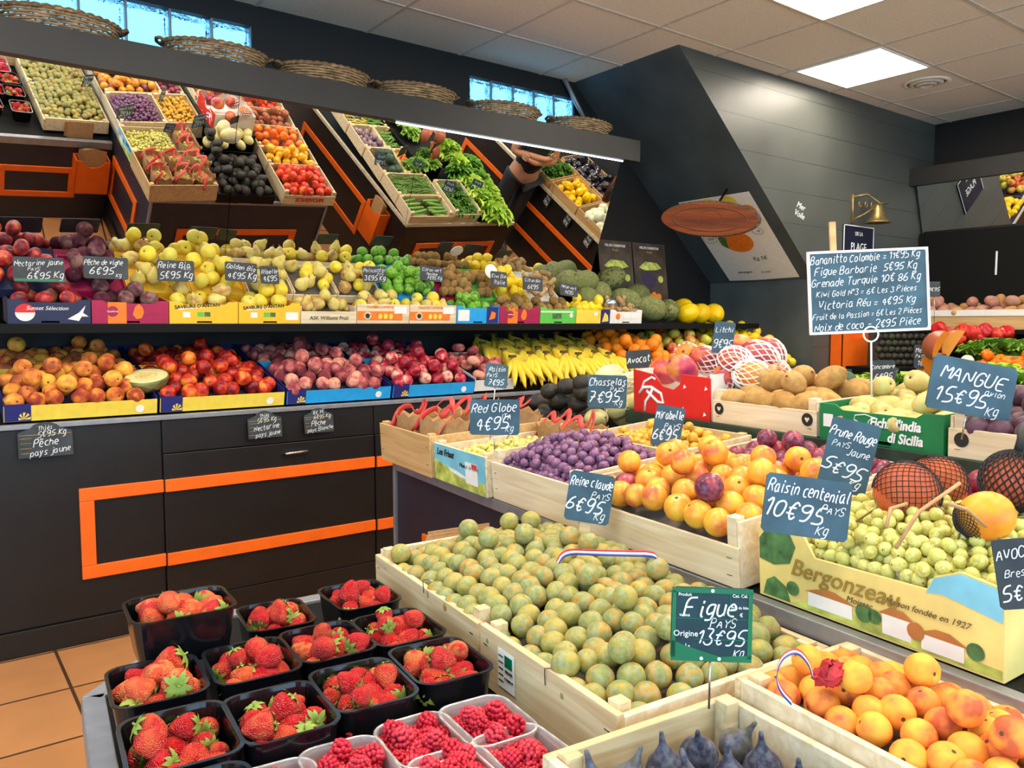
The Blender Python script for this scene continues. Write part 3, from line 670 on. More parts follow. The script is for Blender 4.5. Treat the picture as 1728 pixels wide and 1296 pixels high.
glass_window('window_1', -.52, 1.485, 10)
glass_window('window_2', 2.85, 3.72, 5)
# stair box: plank face, slanting soffit, side
YF = 3.285
st = MB(); poly = [(3.714, CEIL), (6.9, CEIL), (6.9, 0), (5.2, 0), (5.2, 1.567)]
n_ = len(poly); vs = [(x, YF, z) for x, z in poly] + [(x, WALL_Y, z) for x, z in poly]
st.add(vs, [(0, 1, 2, 3, 4)], 0); st.add(vs, [(4, 9, 5, 0)], 1); st.add(vs, [(3, 8, 9, 4)], 1); st.add(vs, [(1, 6, 7, 2)], 1)
struct(st.build('wall_stair', [M_PLANK, M_SOFFIT]))
struct(MB().box(6.9, 7.0, -3.2, YF, 0, CEIL).build('wall_right', M_WALL))
struct(MB().box(-1.9, -1.8, -3.2, -2.6, 0, CEIL).box(-1.9, -1.8, 1.4, WALL_Y, 0, CEIL).box(-1.9, -1.8, -2.6, 1.4, 2.5, CEIL).box(-1.9, -1.8, -2.6, 1.4, 0, .25).build('wall_left', M_WALLW))  # large opening in this unseen wall is added to let in daylight fill
fw = MB()
for a in ((-1.8, -1.2, 0, CEIL), (5.8, 7.2, 0, CEIL), (-1.2, 5.8, 2.5, CEIL), (-1.2, 5.8, 0, .3)): fw.box(a[0], a[1], -3.3, -3.2, a[2], a[3])
struct(fw.build('wall_front', M_WALLW))
struct(MB().box(-.5, 3.712, 3.585, 3.64, 2.262, 2.392).box(-.5, 3.712, 3.64, WALL_Y, 2.372, 2.392).build('trim_1', M_BEAM))
struct(MB().prism([(6.5, 2.352), (6.56, 2.352), (6.56, 2.47), (6.9, 2.47), (6.9, 2.49), (6.5, 2.49)], -1.0, YF).build('trim_2', M_BEAM))
# conduit in the corner by the right glass blocks
struct(MB().tube([(3.60, 4.19, 2.895), (3.72, 4.19, 2.74), (3.83, 4.19, 2.60)], .016, 8).build('trim_3', M_ALU))

# ceiling lights, vents
def ceiling_light(i, j, label):
    x0 = GX0 + GDX * i; y0 = GY0 - GDY * (j + 1)
    t = thing('ceiling_light', (x0 + GDX / 2, y0 + GDY / 2, CEIL), label, 'ceiling light')
    w, d = GDX / 2 - .012, GDY / 2 - .012
    f = MB()
    for (a, b2, c, e) in ((-w, w, -d, -d + .012), (-w, w, d - .012, d), (-w, -w + .012, -d + .012, d - .012), (w - .012, w, -d + .012, d - .012)): f.box(a, b2, c, e, -.012, -.001)
    f.build('frame', M_PAPER, t)
    MB().box(-w + .012, w - .012, -d + .012, d - .012, -.010, -.006).build('diffuser', M_LIGHT, t)
for i, j, l in ((4, 1, 'square white LED panel near the planked stair wall'), (2, 2, 'square white LED panel cut by the top of the picture'), (0, 4, 'square LED panel over the grape crates, out of view'),
                (-2, 3, 'square LED panel over the aisle by the peaches, out of view'), (-1, 6, 'square LED panel over the strawberries, out of view'), (3, 5, 'square LED panel over the lettuce island, out of view'), (5, 4, 'square LED panel over the right counter, out of view'), (1, 8, 'square LED panel behind the island, out of view'), (-4, 5, 'square LED panel over the left aisle, out of view'), (-4, 2, 'square LED panel by the left wall, out of view'), (6, 7, 'square LED panel far right behind the camera, out of view'), (-2, 9, 'square LED panel near the shop window, out of view')):  # several of the unseen panels are added only to brighten the shop
    ceiling_light(i, j, l)
def vent(P, label, R=.15):
    t = thing('ceiling_vent', P, label, 'ceiling vent')
    for k, (r, z) in enumerate(((1, 0), (.72, -.008), (.45, -.014))):
        b = MB(); b.lathe([(R * r, 0), (R * r, z - .006), (R * (r - .16), z - .012), (R * (r - .2), z - .004), (R * (r - .2), 0)], 32); b.build('ring', M_TBAR if k else M_CEIL, t)
    b = MB(); b.lathe([(0, -.018), (R * .2, -.016), (R * .22, 0)], 20); b.build('hub', M_TBAR, t)
vent((5.65, 2.76, CEIL - .001), 'round ceiling vent beside the square LED panel')
vent((3.02, 2.72, CEIL - .001), 'round ceiling diffuser at the top edge of the picture')

# the leaning wall mirrors in four panes, on the back wall
TILT = 0.374
def mir_pt(x, z, off=0.0):
    """point of the leaning mirror at height z"""
    return Vector((x, 4.046 - (z - 1.3) * math.tan(TILT) + off, z))
xs = [-.45, 1.226, 2.176, 3.136, 3.622]
for i in range(4):
    a, c = xs[i] + .0012, xs[i + 1] - .0012
    b = MB(); p = [mir_pt(a, 1.262), mir_pt(c, 1.262), mir_pt(c, 2.295), mir_pt(a, 2.295)]
    b.add(p + [q + Vector((0, .006, .002)) for q in p], [(0, 1, 2, 3), (7, 6, 5, 4), (0, 4, 5, 1), (1, 5, 6, 2), (2, 6, 7, 3), (3, 7, 4, 0)])
    tag(b.build('wall_mirror', M_MIRROR), ['wide leaning mirror pane furthest left above the peach boxes', 'leaning mirror pane second from the left, behind the pear boxes', 'leaning mirror pane third from the left, showing the lettuces', 'narrow leaning mirror pane next to the melon posters'][i], 'mirror')
tag(MB().box(2.0, 3.6, 3.622, 3.630, 2.2565, 2.2615).build('led_strip', M_LED), 'thin white LED strip under the beam above the mirror', 'light strip')
# right wall mirror and black board under it
b = MB(); p = [(6.72, -1, 1.98), (6.72, YF - .02, 1.98), (6.585, YF - .02, 2.37), (6.585, -1, 2.37)]
b.add(p + [(x + .006, y, z) for x, y, z in p], [(3, 2, 1, 0), (4, 5, 6, 7), (0, 1, 5, 4), (1, 2, 6, 5), (2, 3, 7, 6), (3, 0, 4, 7)])
tag(b.build('wall_mirror', M_MIRROR), 'leaning mirror strip on the right wall under its beam', 'mirror')
t = thing('splashback_board', (6.68, 3.0, 1.2), 'plain black board standing behind the potato crate', 'board')
MB().box(0, .03, -.6, .27, 0, .78).build('panel', M_SHELF, t); MB().box(-.002, 0, -.33, -.316, .42, .60).build('chalk_mark', M_CHALK, t)

# ------------------------------------------------------------------ back counter and shelf
CY0 = 3.425
ct = thing('display_counter', (0.2, CY0, 0), 'long black display counter with orange frame along the back wall', 'counter')
def cbox(name, mat, *a, bv=.002): return bevel(MB().box(*a).build(name, mat, ct), bv)
cbox('carcass', M_BLACK, 0, 5.0, .012, .78, 0, .86)
cbox('front_panel', M_BLACK, 0, .59, 0, .012, .10, .855)
d1 = cbox('door', M_BLACK, .594, 1.545, -.010, .012, .10, .715)
hnd = MB(); hnd.tube([(1.10, -.012, .668), (1.10, -.035, .672), (1.20, -.035, .674), (1.20, -.012, .67)], .006, 8); hnd.build('handle', M_STEEL, d1)
cbox('front_panel', M_BLACK, .594, 1.545, -.004, .012, .718, .855)
cbox('door', M_BLACK, 1.549, 2.5, -.018, .012, .10, .715)
cbox('front_panel', M_BLACK, 1.549, 4.99, -.004, .012, .718, .855)
cbox('front_panel', M_BLACK, 2.504, 4.99, -.010, .012, .10, .715)
cbox('plinth', M_BLACK, 0, 4.99, -.014, .012, 0, .098)
cbox('edge_strip', M_ALU, -.006, 0, -.006, .02, 0, .86)
cbox('rim_strip', M_ALU, -.006, 4.99, -.016, .02, .857, .876)
fr = MB()
zt, zb, bw_ = .612, .253, .052
fr.box(.284, .592, -.012, 0, zt - bw_, zt).box(.284, .592, -.012, 0, zb, zb + bw_).box(.284, .284 + bw_, -.012, 0, zb + bw_, zt - bw_)
fr.box(.596, 1.543, -.022, -.010, zt - bw_, zt).box(.596, 1.543, -.022, -.010, zb, zb + bw_)
fr.box(1.551, 3.0, -.030, -.018, zt - bw_, zt).box(1.551, 3.0, -.030, -.018, zb, zb + bw_).box(3.0 - bw_, 3.0, -.030, -.018, zb + bw_, zt - bw_)
bevel(fr.build('orange_frame', M_ORANGE, ct), .003)
LT = rad(14)
LZ = lambda yy: .880 + (yy) * math.tan(LT)
MB().add([(0, .02, .874), (4.99, .02, .874), (4.99, .78, .874 + .76 * math.tan(LT)), (0, .78, .874 + .76 * math.tan(LT))], [(0, 1, 2, 3)]).build('sloping_deck', M_SHELF, ct)
sh = thing('wall_shelf', (0.2, 3.60, 1.243), 'black upper shelf carrying the fruit boxes below the mirror', 'shelf')
bevel(MB().box(0, 4.79, 0, .60, -.03, 0).build('shelf_board', M_SHELF, sh), .002)
bevel(MB().box(0, 4.79, -.008, 0, -.034, .004).build('edge_trim', M_SHELF, sh), .002)
MB().box(0, 4.79, .58, .60, -.33, -.03).build('back_panel', M_WALL, sh)
for x in (.0, 1.6, 3.2, 4.76): MB().prism([(0, 0), (0.03, 0), (.03, -.01), (0, -.01)], .1, .58, 0, Matrix.Translation((x, 0, -.03))).build('bracket', M_SHELF, sh)
# ------------------------------------------------------------------ lower rows on the back counter
def lower_frame(x, s=0.0): return Matrix.Translation((x, 3.445 + s * math.cos(LT), .884 + s * math.sin(LT))) @ Matrix.Rotation(LT, 4, 'X')
M_YCARD = plain('yellow_card', '#f0d24a', 0.7, var=0.03); M_NAVY = plain('navy_card', '#1e2470', 0.6, var=0.05); M_BLUEC = plain('blue_card', '#1f9fe0', 0.6, var=0.04)
M_MAG = plain('magenta_card', '#a8164a', 0.55, var=0.04); M_NAVY2 = plain('dark_navy_card', '#232a4c', 0.6, var=0.05); M_ORC = plain('orange_print', '#f07d1e', 0.6); M_GRC = plain('green_card', '#62c24a', 0.6, var=0.04)
M_YEL2 = plain('mustard_card', '#f2bf2a', 0.65, var=0.03); M_WHC = plain('white_card', '#e9e4dc', 0.7, var=0.03); M_REDC = plain('red_card', '#d8231f', 0.5, var=0.03); M_DKGRC = plain('deep_green_card', '#0f7a45', 0.5, var=0.04)
M_SKYC = plain('sky_print', '#7cc4d8', 0.6, var=0.1, scale=12); M_MEADOW = plain('meadow_print', '#b8c25a', 0.6, var=0.3, scale=22); M_ROOF = plain('roof_print', '#b8743a', 0.6); M_TREE = plain('tree_print', '#4c7440', 0.7, var=0.3, scale=40); M_STRAW = plain('straw_print', '#e8cf7a', 0.65, var=0.08, scale=10)
low = [(.25, .785, 'peach', ['peach', 'yellow_peach'], .035, 80, M_YCARD, M_NAVY, 'peach', 'yellow and blush peach in the left yellow and navy tray below the shelf', 'yellow cardboard tray of blush peaches at the left end of the counter'),
       (.79, 1.318, 'nectarine', 'nectarine', .034, 80, M_YCARD, M_NAVY, 'nectarine', 'glossy orange-red nectarine in the yellow and navy tray beside the peaches', 'yellow cardboard tray of orange-red nectarines, second from the left on the counter'),
       (1.325, 1.852, 'rosy_peach', 'rosy_peach', .035, 80, M_BLUEC, M_NAVY, 'peach', 'dusty pink peach in the blue tray right of the nectarines', 'bright blue tray of dusty pink peaches on the counter'),
       (1.86, 2.345, 'white_nectarine', 'white_nectarine', .035, 76, M_BLUEC, M_NAVY, 'nectarine', 'crimson and cream nectarine in the blue tray behind the ribboned paper bags', 'bright blue tray of crimson and cream nectarines on the counter')]
for i, (x0, x1, nm, keys, r, n, cf, cs, cat, lab, blab) in enumerate(low):
    w = x1 - x0 - .006; M = lower_frame((x0 + x1) / 2)
    zf = dome(w, .40, .016, .055)
    c = carton(M, w, .40, .085, blab, cf, cs, fh=.060, liner=lambda x, y, zf=zf: zf(x, y) - .006, notch=False, cb=cf)
    decal(c, rect(-w / 2 + .045, .035, .085, .068), M_NAVY, front_at(0, 0, -.0008), 'navy_corner')
    for k in range(5):
        a = PI * k / 4; decal(c, [(-w / 2 + .062, .008), (-w / 2 + .066 + .02 * math.cos(a - .2), .010 + .024 * math.sin(a - .2) + .002), (-w / 2 + .066 + .02 * math.cos(a + .25), .010 + .024 * math.sin(a + .25) + .002)], M_YCARD, front_at(0, 0, -.0016), 'leaf_print')
    decal(c, circ(w / 2 - .065, .024, .016), M_PAPER, front_at(0, 0, -.0008), 'round_sticker')
    fill(M, w - .012, .39, r, n, keys, lab, cat, nm.replace('_', ' ') + 's in the front row', zf, 20 + i, name=cat, edge=.85)
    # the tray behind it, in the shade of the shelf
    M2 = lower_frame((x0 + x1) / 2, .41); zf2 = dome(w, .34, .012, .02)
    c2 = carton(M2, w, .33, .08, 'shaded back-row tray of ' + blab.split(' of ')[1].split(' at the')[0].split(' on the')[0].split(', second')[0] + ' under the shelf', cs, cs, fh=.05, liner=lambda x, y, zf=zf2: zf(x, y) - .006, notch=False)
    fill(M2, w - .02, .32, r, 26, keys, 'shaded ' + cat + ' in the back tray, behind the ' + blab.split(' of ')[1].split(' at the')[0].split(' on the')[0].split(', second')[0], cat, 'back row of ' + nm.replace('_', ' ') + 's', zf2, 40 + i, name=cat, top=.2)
# flat peaches in a white box
M = lower_frame(2.49, .02); zf = dome(.26, .40, .03, .03)
c = carton(M, .262, .40, .10, 'small white box of flat peaches next to the bananas', M_WHC, M_WHC, fh=.06, liner=lambda x, y: zf(x, y) - .006, notch=False)
decal(c, circ(.07, .03, .016), M_REDC, front_at(0, 0, -.0008), 'red_dot')
fill(M, .245, .39, .036, 34, 'flat_peach', 'flat dusky peach in the small white box beside the bananas', 'peach', 'flat peaches', zf, 61, rot=lambda: rot_up(.6), name='flat_peach')
# bananas
hand_no = 0
ordw = ['lowest', 'second', 'third', 'top']
for row in range(4):
    for colm in range(7):
        xx = 2.68 + colm * .125 + (row % 2) * .05; s = .13 + row * .145
        if xx > 3.52: continue
        P = lower_frame(xx, s) @ Vector((0, 0, .152 + RNG.uniform(-.01, .01)))
        hnd = thing('banana_hand', Matrix.Translation(P) @ Matrix.Rotation(RNG.uniform(-.25, .25), 4, 'Z') @ Matrix.Rotation(rad(RNG.uniform(-8, 10)), 4, 'X'),
                    'yellow banana hand in the %s banana row, %s from the flat peaches' % (ordw[row], ['first', 'second', 'third', 'fourth', 'fifth', 'sixth', 'seventh'][colm]), 'bananas', 'bananas on the back counter')
        n_b = 5
        for k in range(n_b):
            f = (k - (n_b - 1) / 2)
            put(FR['banana'], 'banana', Matrix.Translation((f * .007, 0, -abs(f) * .003)) @ Matrix.Rotation(-f * .21, 4, 'Y') @ Matrix.Rotation(f * .18, 4, 'Z') @ Matrix.Diagonal((1, 1, RNG.uniform(.92, 1.05), 1)), hnd)
        MB().box(-.02, .02, .012, .034, .002, .016).build('crown', M_SCAR, hnd)
# oranges, apples, lemons
def low_box(x0, x1, keys, r, n, cat, lab, blab, grp, seed, amp=.06, rot=None, cf=None, s0=0.0):
    w = x1 - x0 - .006; M = lower_frame((x0 + x1) / 2, s0); zf = dome(w, .62, .03, amp, .42)
    carton(M, w, .62, .10, blab, cf or M_WHC, M_LINER, fh=.05, liner=lambda x, y: zf(x, y) - .006, notch=False)
    return fill(M, w - .02, .61, r, n, keys, lab, cat, grp, zf, seed, rot=rot, name=cat.replace(' ', '_'))
low_box(3.53, 4.02, 'orange', .042, 84, 'orange', 'bright orange in the heap right of the bananas', 'box under the heap of oranges beside the bananas', 'oranges on the back counter', 71, .10)
low_box(4.03, 4.52, ['green_apple', 'green_apple', 'green_apple', 'red_apple'], .040, 80, 'apple', 'yellow-green or red apple in the heap between oranges and lemons', 'box under the apple heap below the shelf end', 'apples on the back counter', 72, .10, lambda: rot_up(.7))
low_box(4.60, 5.19, 'lemon', .033, 120, 'lemon', 'yellow lemon in the heap at the right end of the back counter', 'box under the lemon heap at the counter end', 'lemons on the back counter', 73, .16, s0=-.06)
# half melon in film, lying on the peaches
hm = thing('half_melon', Matrix.Translation(at(247, 632, Y=3.52) + Vector((0, 0, -.005))) @ Matrix.Rotation(rad(-8), 4, 'Y') @ Matrix.Rotation(rad(16), 4, 'X'), 'halved pale melon in clear film lying between peaches and nectarines', 'melon')
b = MB(); R = .088; b.lathe([(R * math.cos(a) * .98, -R * math.sin(a) * .82) for a in [PI / 2 * (1 - i / 10) for i in range(11)]], 28); b.build('rind', FM['piel_melon'], hm)
b = MB(); b.lathe([(0, .001), (R * .45, .001), (R * .86, .0015), (R * .975, -.001)], 28); b.build('flesh', M_FLESH, hm)
b = MB(); b.lathe([(0, .0), (R * .2, .004), (R * .36, .003), (R * .42, .0012)], 24, 0, Matrix.Diagonal((1.15, .8, 1, 1))); b.build('seed_pulp', M_SEED, hm)
# counter price tags on the rim
def rim_tag(px, py, w, h, lines, label):
    P = at(px, py, Y=3.40)
    def ex(s, w_, h_):
        for k in range(4): decal(s, rect(-w_ * .36, h_ * (.05 - .14 * k), w_ * .2, .0012), M_CHALKY, Matrix.Translation((0, 0, .0004)), 'yellow_rule')
        decal(s, rect(0, h_ * .14, w_ * .96, .0014), M_CHALKY, Matrix.Translation((0, 0, .0004)), 'yellow_rule')
    price_sign(facing(P, (0, -1, .12)), w, h, lines, label, M_SLATE, None, None, 'arch', extra=ex)
rim_tag(77, 741, .178, .130, [('Thiès', 0, .33, .16, 8), ('5€95 Kg', .12, .17, .2, 5), ('Pêche', 0, -.08, .26, 6), ('pays jaune', .08, -.33, .22, 6)], 'slate tag with arched top hanging under the peaches')
rim_tag(447, 716, .150, .118, [('Thiès', 0, .33, .16, 8), ('5€95 Kg', .06, .17, .2, 5), ('Nectarine', .05, -.10, .22, 6), ('pays jaune', .08, -.34, .2, 6)], 'slate tag with arched top hanging under the orange-red nectarines')
rim_tag(538, 709, .140, .112, [('8€ 7€', 0, .33, .18, 8), ('6€95 Kg', .12, .15, .2, 5), ('Pêche', -.02, -.10, .25, 6), ('pays Blanche', .04, -.34, .2, 6)], 'slate tag with arched top hanging under the dusty pink peaches')

# ------------------------------------------------------------------ upper shelf: front row boxes and raised back row
SZ = 1.246
boxes = [('nectarine', 'flat_nectarine', .036, M_NAVY2, 'navy'), ('vine peach', 'vine_peach', .036, M_MAG, 'magenta'), ('apple and pear', ['golden', 'pear'], .035, M_YEL2, 'mustard yellow'), ('golden apple', 'golden', .037, M_YEL2, 'mustard yellow'),
         ('pear', 'pear', .031, None, 'pale wooden'), ('pear', ['pear', 'golden'], .033, None, 'printed wooden'), ('pear', ['pear', 'golden'], .033, None, 'printed wooden'),
         ('lime', 'lime', .030, M_BLUEC, 'blue'), ('kiwi', 'kiwi', .027, M_MAG, 'crimson'), ('kiwi', 'kiwi', .027, M_GRC, 'green'), ('lemon', 'lemon', .031, M_YCARD, 'pale yellow'), ('ginger', 'ginger', .03, M_WHC, 'white')]
b_lab = ['navy printed box of dusky nectarines at the left end of the shelf', 'magenta printed box of vine peaches on the shelf', 'mustard yellow box of apples and pears beside the magenta box', 'mustard yellow box of golden apples beside the small wooden crate',
         'small pale wooden crate of pears between yellow and printed crates', 'wooden crate with orange print, nearer the yellow boxes', 'wooden crate with orange print, next to the blue box', 'blue printed box of limes on the shelf', 'crimson printed box of kiwis on the shelf', 'bright green box of kiwis on the shelf', 'pale yellow box of lemons with navy end', 'small white box with a lemon emblem beside the melons']
b_px = [12, 154, 285, 402, 507, 602, 691, 770, 842, 911, 972, 1029, 1083]
def box_print(c, i, w):
    A = front_at(0, 0, -.0006)
    if i == 0:
        decal(c, circ(-w * .30, .045, .034), M_PAPER, A, 'round_emblem'); decal(c, [(-w * .30 + .034 * math.cos(PI * k / 12), .045 + .034 * math.sin(PI * k / 12)) for k in range(13)], M_REDC, front_at(0, 0, -.0012), 'red_half')
        text(c, 'Sunset Sélection', .022, -.01, .062, M_TEXTWHITE, M=A, shear=.3); decal(c, [(.06, .02), (.10, .045), (.125, .075), (.115, .045), (.135, .03), (.11, .03), (.10, .012)], M_PAPER, A, 'bird_print')
    elif i in (1, 8):
        decal(c, rect(-w * .18, .045, w * .24, .09), M_ORC, A, 'orange_patch'); decal(c, circ(-w * .24, .052, .022), M_MAG, front_at(0, 0, -.0012), 'round_emblem'); text(c, 'Qualifruit', .011, -w * .24, .052, M_TEXTWHITE, M=front_at(0, 0, -.0022))
        decal(c, [(w * .02, .04), (w * .05, .07), (w * .10, .085), (w * .15, .07), (w * .17, .05), (w * .14, .025), (w * .07, .02)], M_ORC, A, 'map_print'); decal(c, rect(w * .33, .045, w * .3, .004), M_MAG, A, 'line_print')
    elif i in (2, 3):
        text(c, "SAVEURS D'ANTAN", .022, -.03, .078, M_TEXTDARK, M=A, rot=rad(4), bold=.0004)
        decal(c, [(-w * .38, .060), (-w * .1, .069), (w * .08, .071), (-w * .1, .073), (-w * .36, .068)], M_PAPER, A, 'swoosh'); decal(c, rect(-w * .26, .04, .03, .024), M_PAPER, A, 'label'); decal(c, rect(-w * .06, .042, .026, .020), M_GRC, A, 'green_label'); decal(c, rect(w * .04, .042, .026, .020), M_TREE, A, 'green_label')
        if i == 3: decal(c, rect(w * .36, .036, .06, .036), M_PAPER, A, 'label')
    elif i == 4: text(c, 'ASK Williams Fruit', .026, 0, .028, M_TEXTDARK, M=A, shear=.1)
    elif i in (5, 6):
        text(c, 'MAISON LHORME', .019, -.02, .084, M_ORC, M=A); decal(c, rect(-.02, .040, w * .86, .046), M_ORC, A, 'orange_band')
        for k, xx in enumerate((-.02, .01, .04)): decal(c, circ(xx, .038, .014, sx=.8), M_YCARD, front_at(0, 0, -.0012), 'pear_print')
        decal(c, circ(-w * .31, .040, .021), M_PINE, front_at(0, 0, -.0012), 'round_emblem'); decal(c, circ(-w * .31, .040, .012), M_TEXTDARK, front_at(0, 0, -.0018), 'emblem_core'); decal(c, rect(w * .32, .07, w * .24, .036), M_PAPER, front_at(0, 0, -.0018), 'label')
    elif i == 7:
        decal(c, rect(-w * .34, .045, w * .26, .06), M_PAPER, A, 'label'); decal(c, rect(w * .34, .048, w * .28, .09), M_NAVY, A, 'navy_panel'); decal(c, [(w * .26, .02), (w * .32, .07), (w * .42, .06), (w * .40, .03)], M_ORC, front_at(0, 0, -.0012), 'animal_print')
    elif i == 9:
        decal(c, rect(-.01, .07, w * .9, .008), M_PAPER, A, 'line_print'); decal(c, rect(-w * .04, .045, .07, .03), M_TREE, A, 'patch'); decal(c, circ(w * .36, .05, .014), M_WHC, A, 'round_emblem')
    elif i == 10:
        decal(c, rect(w * .36, .045, w * .28, .088), M_NAVY, A, 'navy_panel'); decal(c, [(w * .26, .01), (w * .34, .07), (w * .44, .05), (w * .46, .015)], M_YCARD, front_at(0, 0, -.0012), 'animal_print'); decal(c, rect(.02, .06, .03, .02), M_WHC, A, 'label')
    elif i == 11:
        decal(c, circ(-w * .26, .045, .020), M_ORC, A, 'lemon_emblem'); decal(c, rect(w * .15, .05, w * .5, .03), M_PAPER, A, 'label')
for i, (nm, keys, r, cf, colr) in enumerate(boxes):
    xa, xb = at(b_px[i], 530, Y=3.62).x, at(b_px[i + 1], 530, Y=3.62).x
    w = xb - xa - .004; xm = (xa + xb) / 2; M = frame((xm, 3.622, SZ), PI / 2, rad(5)); zf = dome(w, .19, .045, .02)
    if cf is None:
        c = wood_crate(M, w, .185, .10, b_lab[i], M_PALE, fh=.06 if i == 4 else .098, bh=.10, sh=.085, liner=lambda x, y: zf(x, y) - .006, posts=False)
    else:
        c = carton(M, w, .185, .105, b_lab[i], cf, cf, fh=.085 if i < 11 else .075, liner=lambda x, y: zf(x, y) - .006, notch=i not in (10,), lmat=cf)
    box_print(c, i, w)
    rt = (lambda: rot_up(.7)) if nm != 'pear' else rot_any
    nfr = 22 if r > .034 else 34
    lab1 = '%s in the %s shelf-front box' % ({'apple and pear': 'yellow apple or pear', 'nectarine': 'dusky red nectarine', 'vine peach': 'dusty brown vine peach', 'golden apple': 'golden yellow apple', 'lime': 'green lime', 'kiwi': 'brown kiwi', 'lemon': 'yellow lemon', 'ginger': 'knobbly ginger root', 'pear': 'yellow-green pear'}[nm], colr)
    if i in (5, 6): lab1 += (' by the yellow boxes' if i == 5 else ' by the limes')
    if i in (2, 3): lab1 += (' by the vine peaches' if i == 2 else ' by the wooden crate')
    cat1 = nm.split(' and ')[0] if ' and ' in nm else nm.split()[-1]
    fill(M, w - .014, .18, r, nfr, keys, lab1, cat1, nm + 's shelf front %s %d' % (colr, i), zf, 100 + i, rot=rt, name=cat1)
# raised back row, tilted up against the mirror
r_px = [-75, 103, 211, 320, 414, 492, 566, 640, 736, 800, 836, 890, 942]
for i, (nm, keys, r, cf, colr) in enumerate(boxes):
    xa, xb = at(r_px[i], 455, Y=3.76).x, at(r_px[i + 1], 455, Y=3.76).x
    w = xb - xa - .004; xm = (xa + xb) / 2; M = frame((xm, 3.768, 1.352), PI / 2, rad(40)); dd = .23; zf = dome(w, dd, .035, .02)
    lab = 'raised ' + b_lab[i].replace('bright ', '').replace(' on the shelf', '').replace(' at the left end of the shelf', '').split(' between')[0].split(' beside')[0].split(', n')[0].split(' with')[0] + ' against the mirror'
    if i in (5, 6): lab = 'raised tilted wooden tray of pears against the mirror, ' + ('left' if i == 5 else 'right') + ' of the Poiscantin tag'
    if i == 2: lab = lab.replace('apples and pears', 'apples and pears beside vine peaches')
    if cf is None: c = wood_crate(M, w, dd, .06, lab, M_PALE, fh=.045, bh=.055, sh=.06, liner=lambda x, y: zf(x, y) - .006, posts=False)
    else: c = carton(M, w, dd, .055, lab, cf, cf, fh=.04, liner=lambda x, y: zf(x, y) - .006, notch=False, lmat=cf)
    cat1 = nm.split(' and ')[0] if ' and ' in nm else nm.split()[-1]
    lab1 = '%s in the raised %s tray against the mirror' % ({'apple and pear': 'yellow apple or pear', 'nectarine': 'dusky red nectarine', 'vine peach': 'dusty brown vine peach', 'golden apple': 'golden yellow apple', 'lime': 'green lime', 'kiwi': 'brown kiwi', 'lemon': 'yellow lemon', 'ginger': 'knobbly ginger root', 'pear': 'yellow-green pear'}[nm], colr)
    if i in (5, 6): lab1 += (', by yellow trays' if i == 5 else ', by limes')
    if i in (2, 3): lab1 += (', by vine peaches' if i == 2 else ', by pears')
    nfr = int(w * dd / (r * r * 3.2) * 1.25)
    fill(M, w - .012, dd - .01, r, nfr, keys, lab1, cat1, nm + 's raised tray %s %d' % (colr, i), zf, 130 + i, rot=(lambda: Euler((rad(-60) + RNG.gauss(0, .4), RNG.gauss(0, .4), RNG.uniform(0, 6)))), name=cat1)
# slate tags before the raised trays
def shelf_tag(px, py, w, h, lines, label, mat=None, roll=0.0, yaw=-.1, Y=3.64, extra=None):
    price_sign(facing(at(px, py, Y=Y), (yaw, -1, .18), rad(roll)), w, h, lines, label, mat or M_SLATE, extra=extra)
def green_edge(s, w, h):
    decal(s, rect(0, -h * .42, w * .98, h * .10), M_GREENSIGN, Matrix.Translation((0, 0, .0004)), 'green_band'); decal(s, rect(-w * .3, h * .2, w * .3, .0012), M_GREENSIGN, Matrix.Translation((0, 0, .0004)), 'green_rule')
shelf_tag(66, 455, .175, .100, [('Nectarine jaune', 0, .28, .26, 4), ('PAYS', -.1, .02, .18, 0), ('6€95 Kg', .12, -.22, .34, 4)], 'slate tag with green edge before the raised dusky nectarines', extra=green_edge)
shelf_tag(179, 452, .165, .092, [('Pêche de vigne', -.05, .25, .3, 2), ('6€95', -.1, -.12, .42, 0), ('Kg', .28, -.32, .22, 0)], 'slate tag before the raised vine peaches', roll=-1)
shelf_tag(297, 457, .150, .092, [('Reine Bio', -.05, .26, .34, 2), ('PAYS', .28, .12, .18, 0), ('5€95 Kg', 0, -.2, .4, 2)], 'slate tag reading Reine Bio before the raised yellow apples')
shelf_tag(407, 459, .142, .088, [('Golden Bio', 0, .24, .32, -4), ('4€95 Kg', .02, -.2, .4, 2)], 'slate tag reading Golden Bio before the golden apples', roll=-3)
shelf_tag(455, 464, .09, .082, [('Ribelle', 0, .2, .32, 4), ('4€95', 0, -.2, .38, 4)], 'small slate tag leaning right of the Golden Bio tag', yaw=.1, Y=3.63)
shelf_tag(632, 463, .125, .082, [('Poiscantin', 0, .26, .3, 2), ('PAYS', .25, .04, .18, 0), ('3€95 Kg', 0, -.22, .38, 2)], 'slate tag reading Poiscantin before the raised pears')
shelf_tag(729, 462, .135, .080, [('Citron vert', 0, .26, .28, 2), ('Mexique', 0, 0, .24, 2), ('7€95 Kg', .1, -.26, .3, 2)], 'slate tag leaning before the raised limes', roll=-4)
shelf_tag(842, 471, .105, .086, [('Kiwi Bio', 0, .2, .3, 2), ('Italie', 0, -.2, .34, 2)], 'slate tag with a cut corner before the green kiwi tray', roll=-3)
shelf_tag(899, 479, .135, .080, [('Citron Bio', 0, .25, .28, 2), ('6€95', 0, -.2, .4, 2)], 'slate tag before the raised lemons', roll=-4, Y=3.61)
shelf_tag(960, 489, .130, .076, [('Melon vert', 0, .2, .3, -3), ('4€95', 0, -.2, .36, -3)], 'slate tag lying against the green melons', roll=-6, Y=3.61)
tag(MB().slab(circ(0, 0, .042, 24), -.004, 0).build('round_card', M_PAPER, None, facing(at(829, 458, Y=3.74), (0, -1, .15))), 'round pale card leaning by the kiwi tag', 'card')
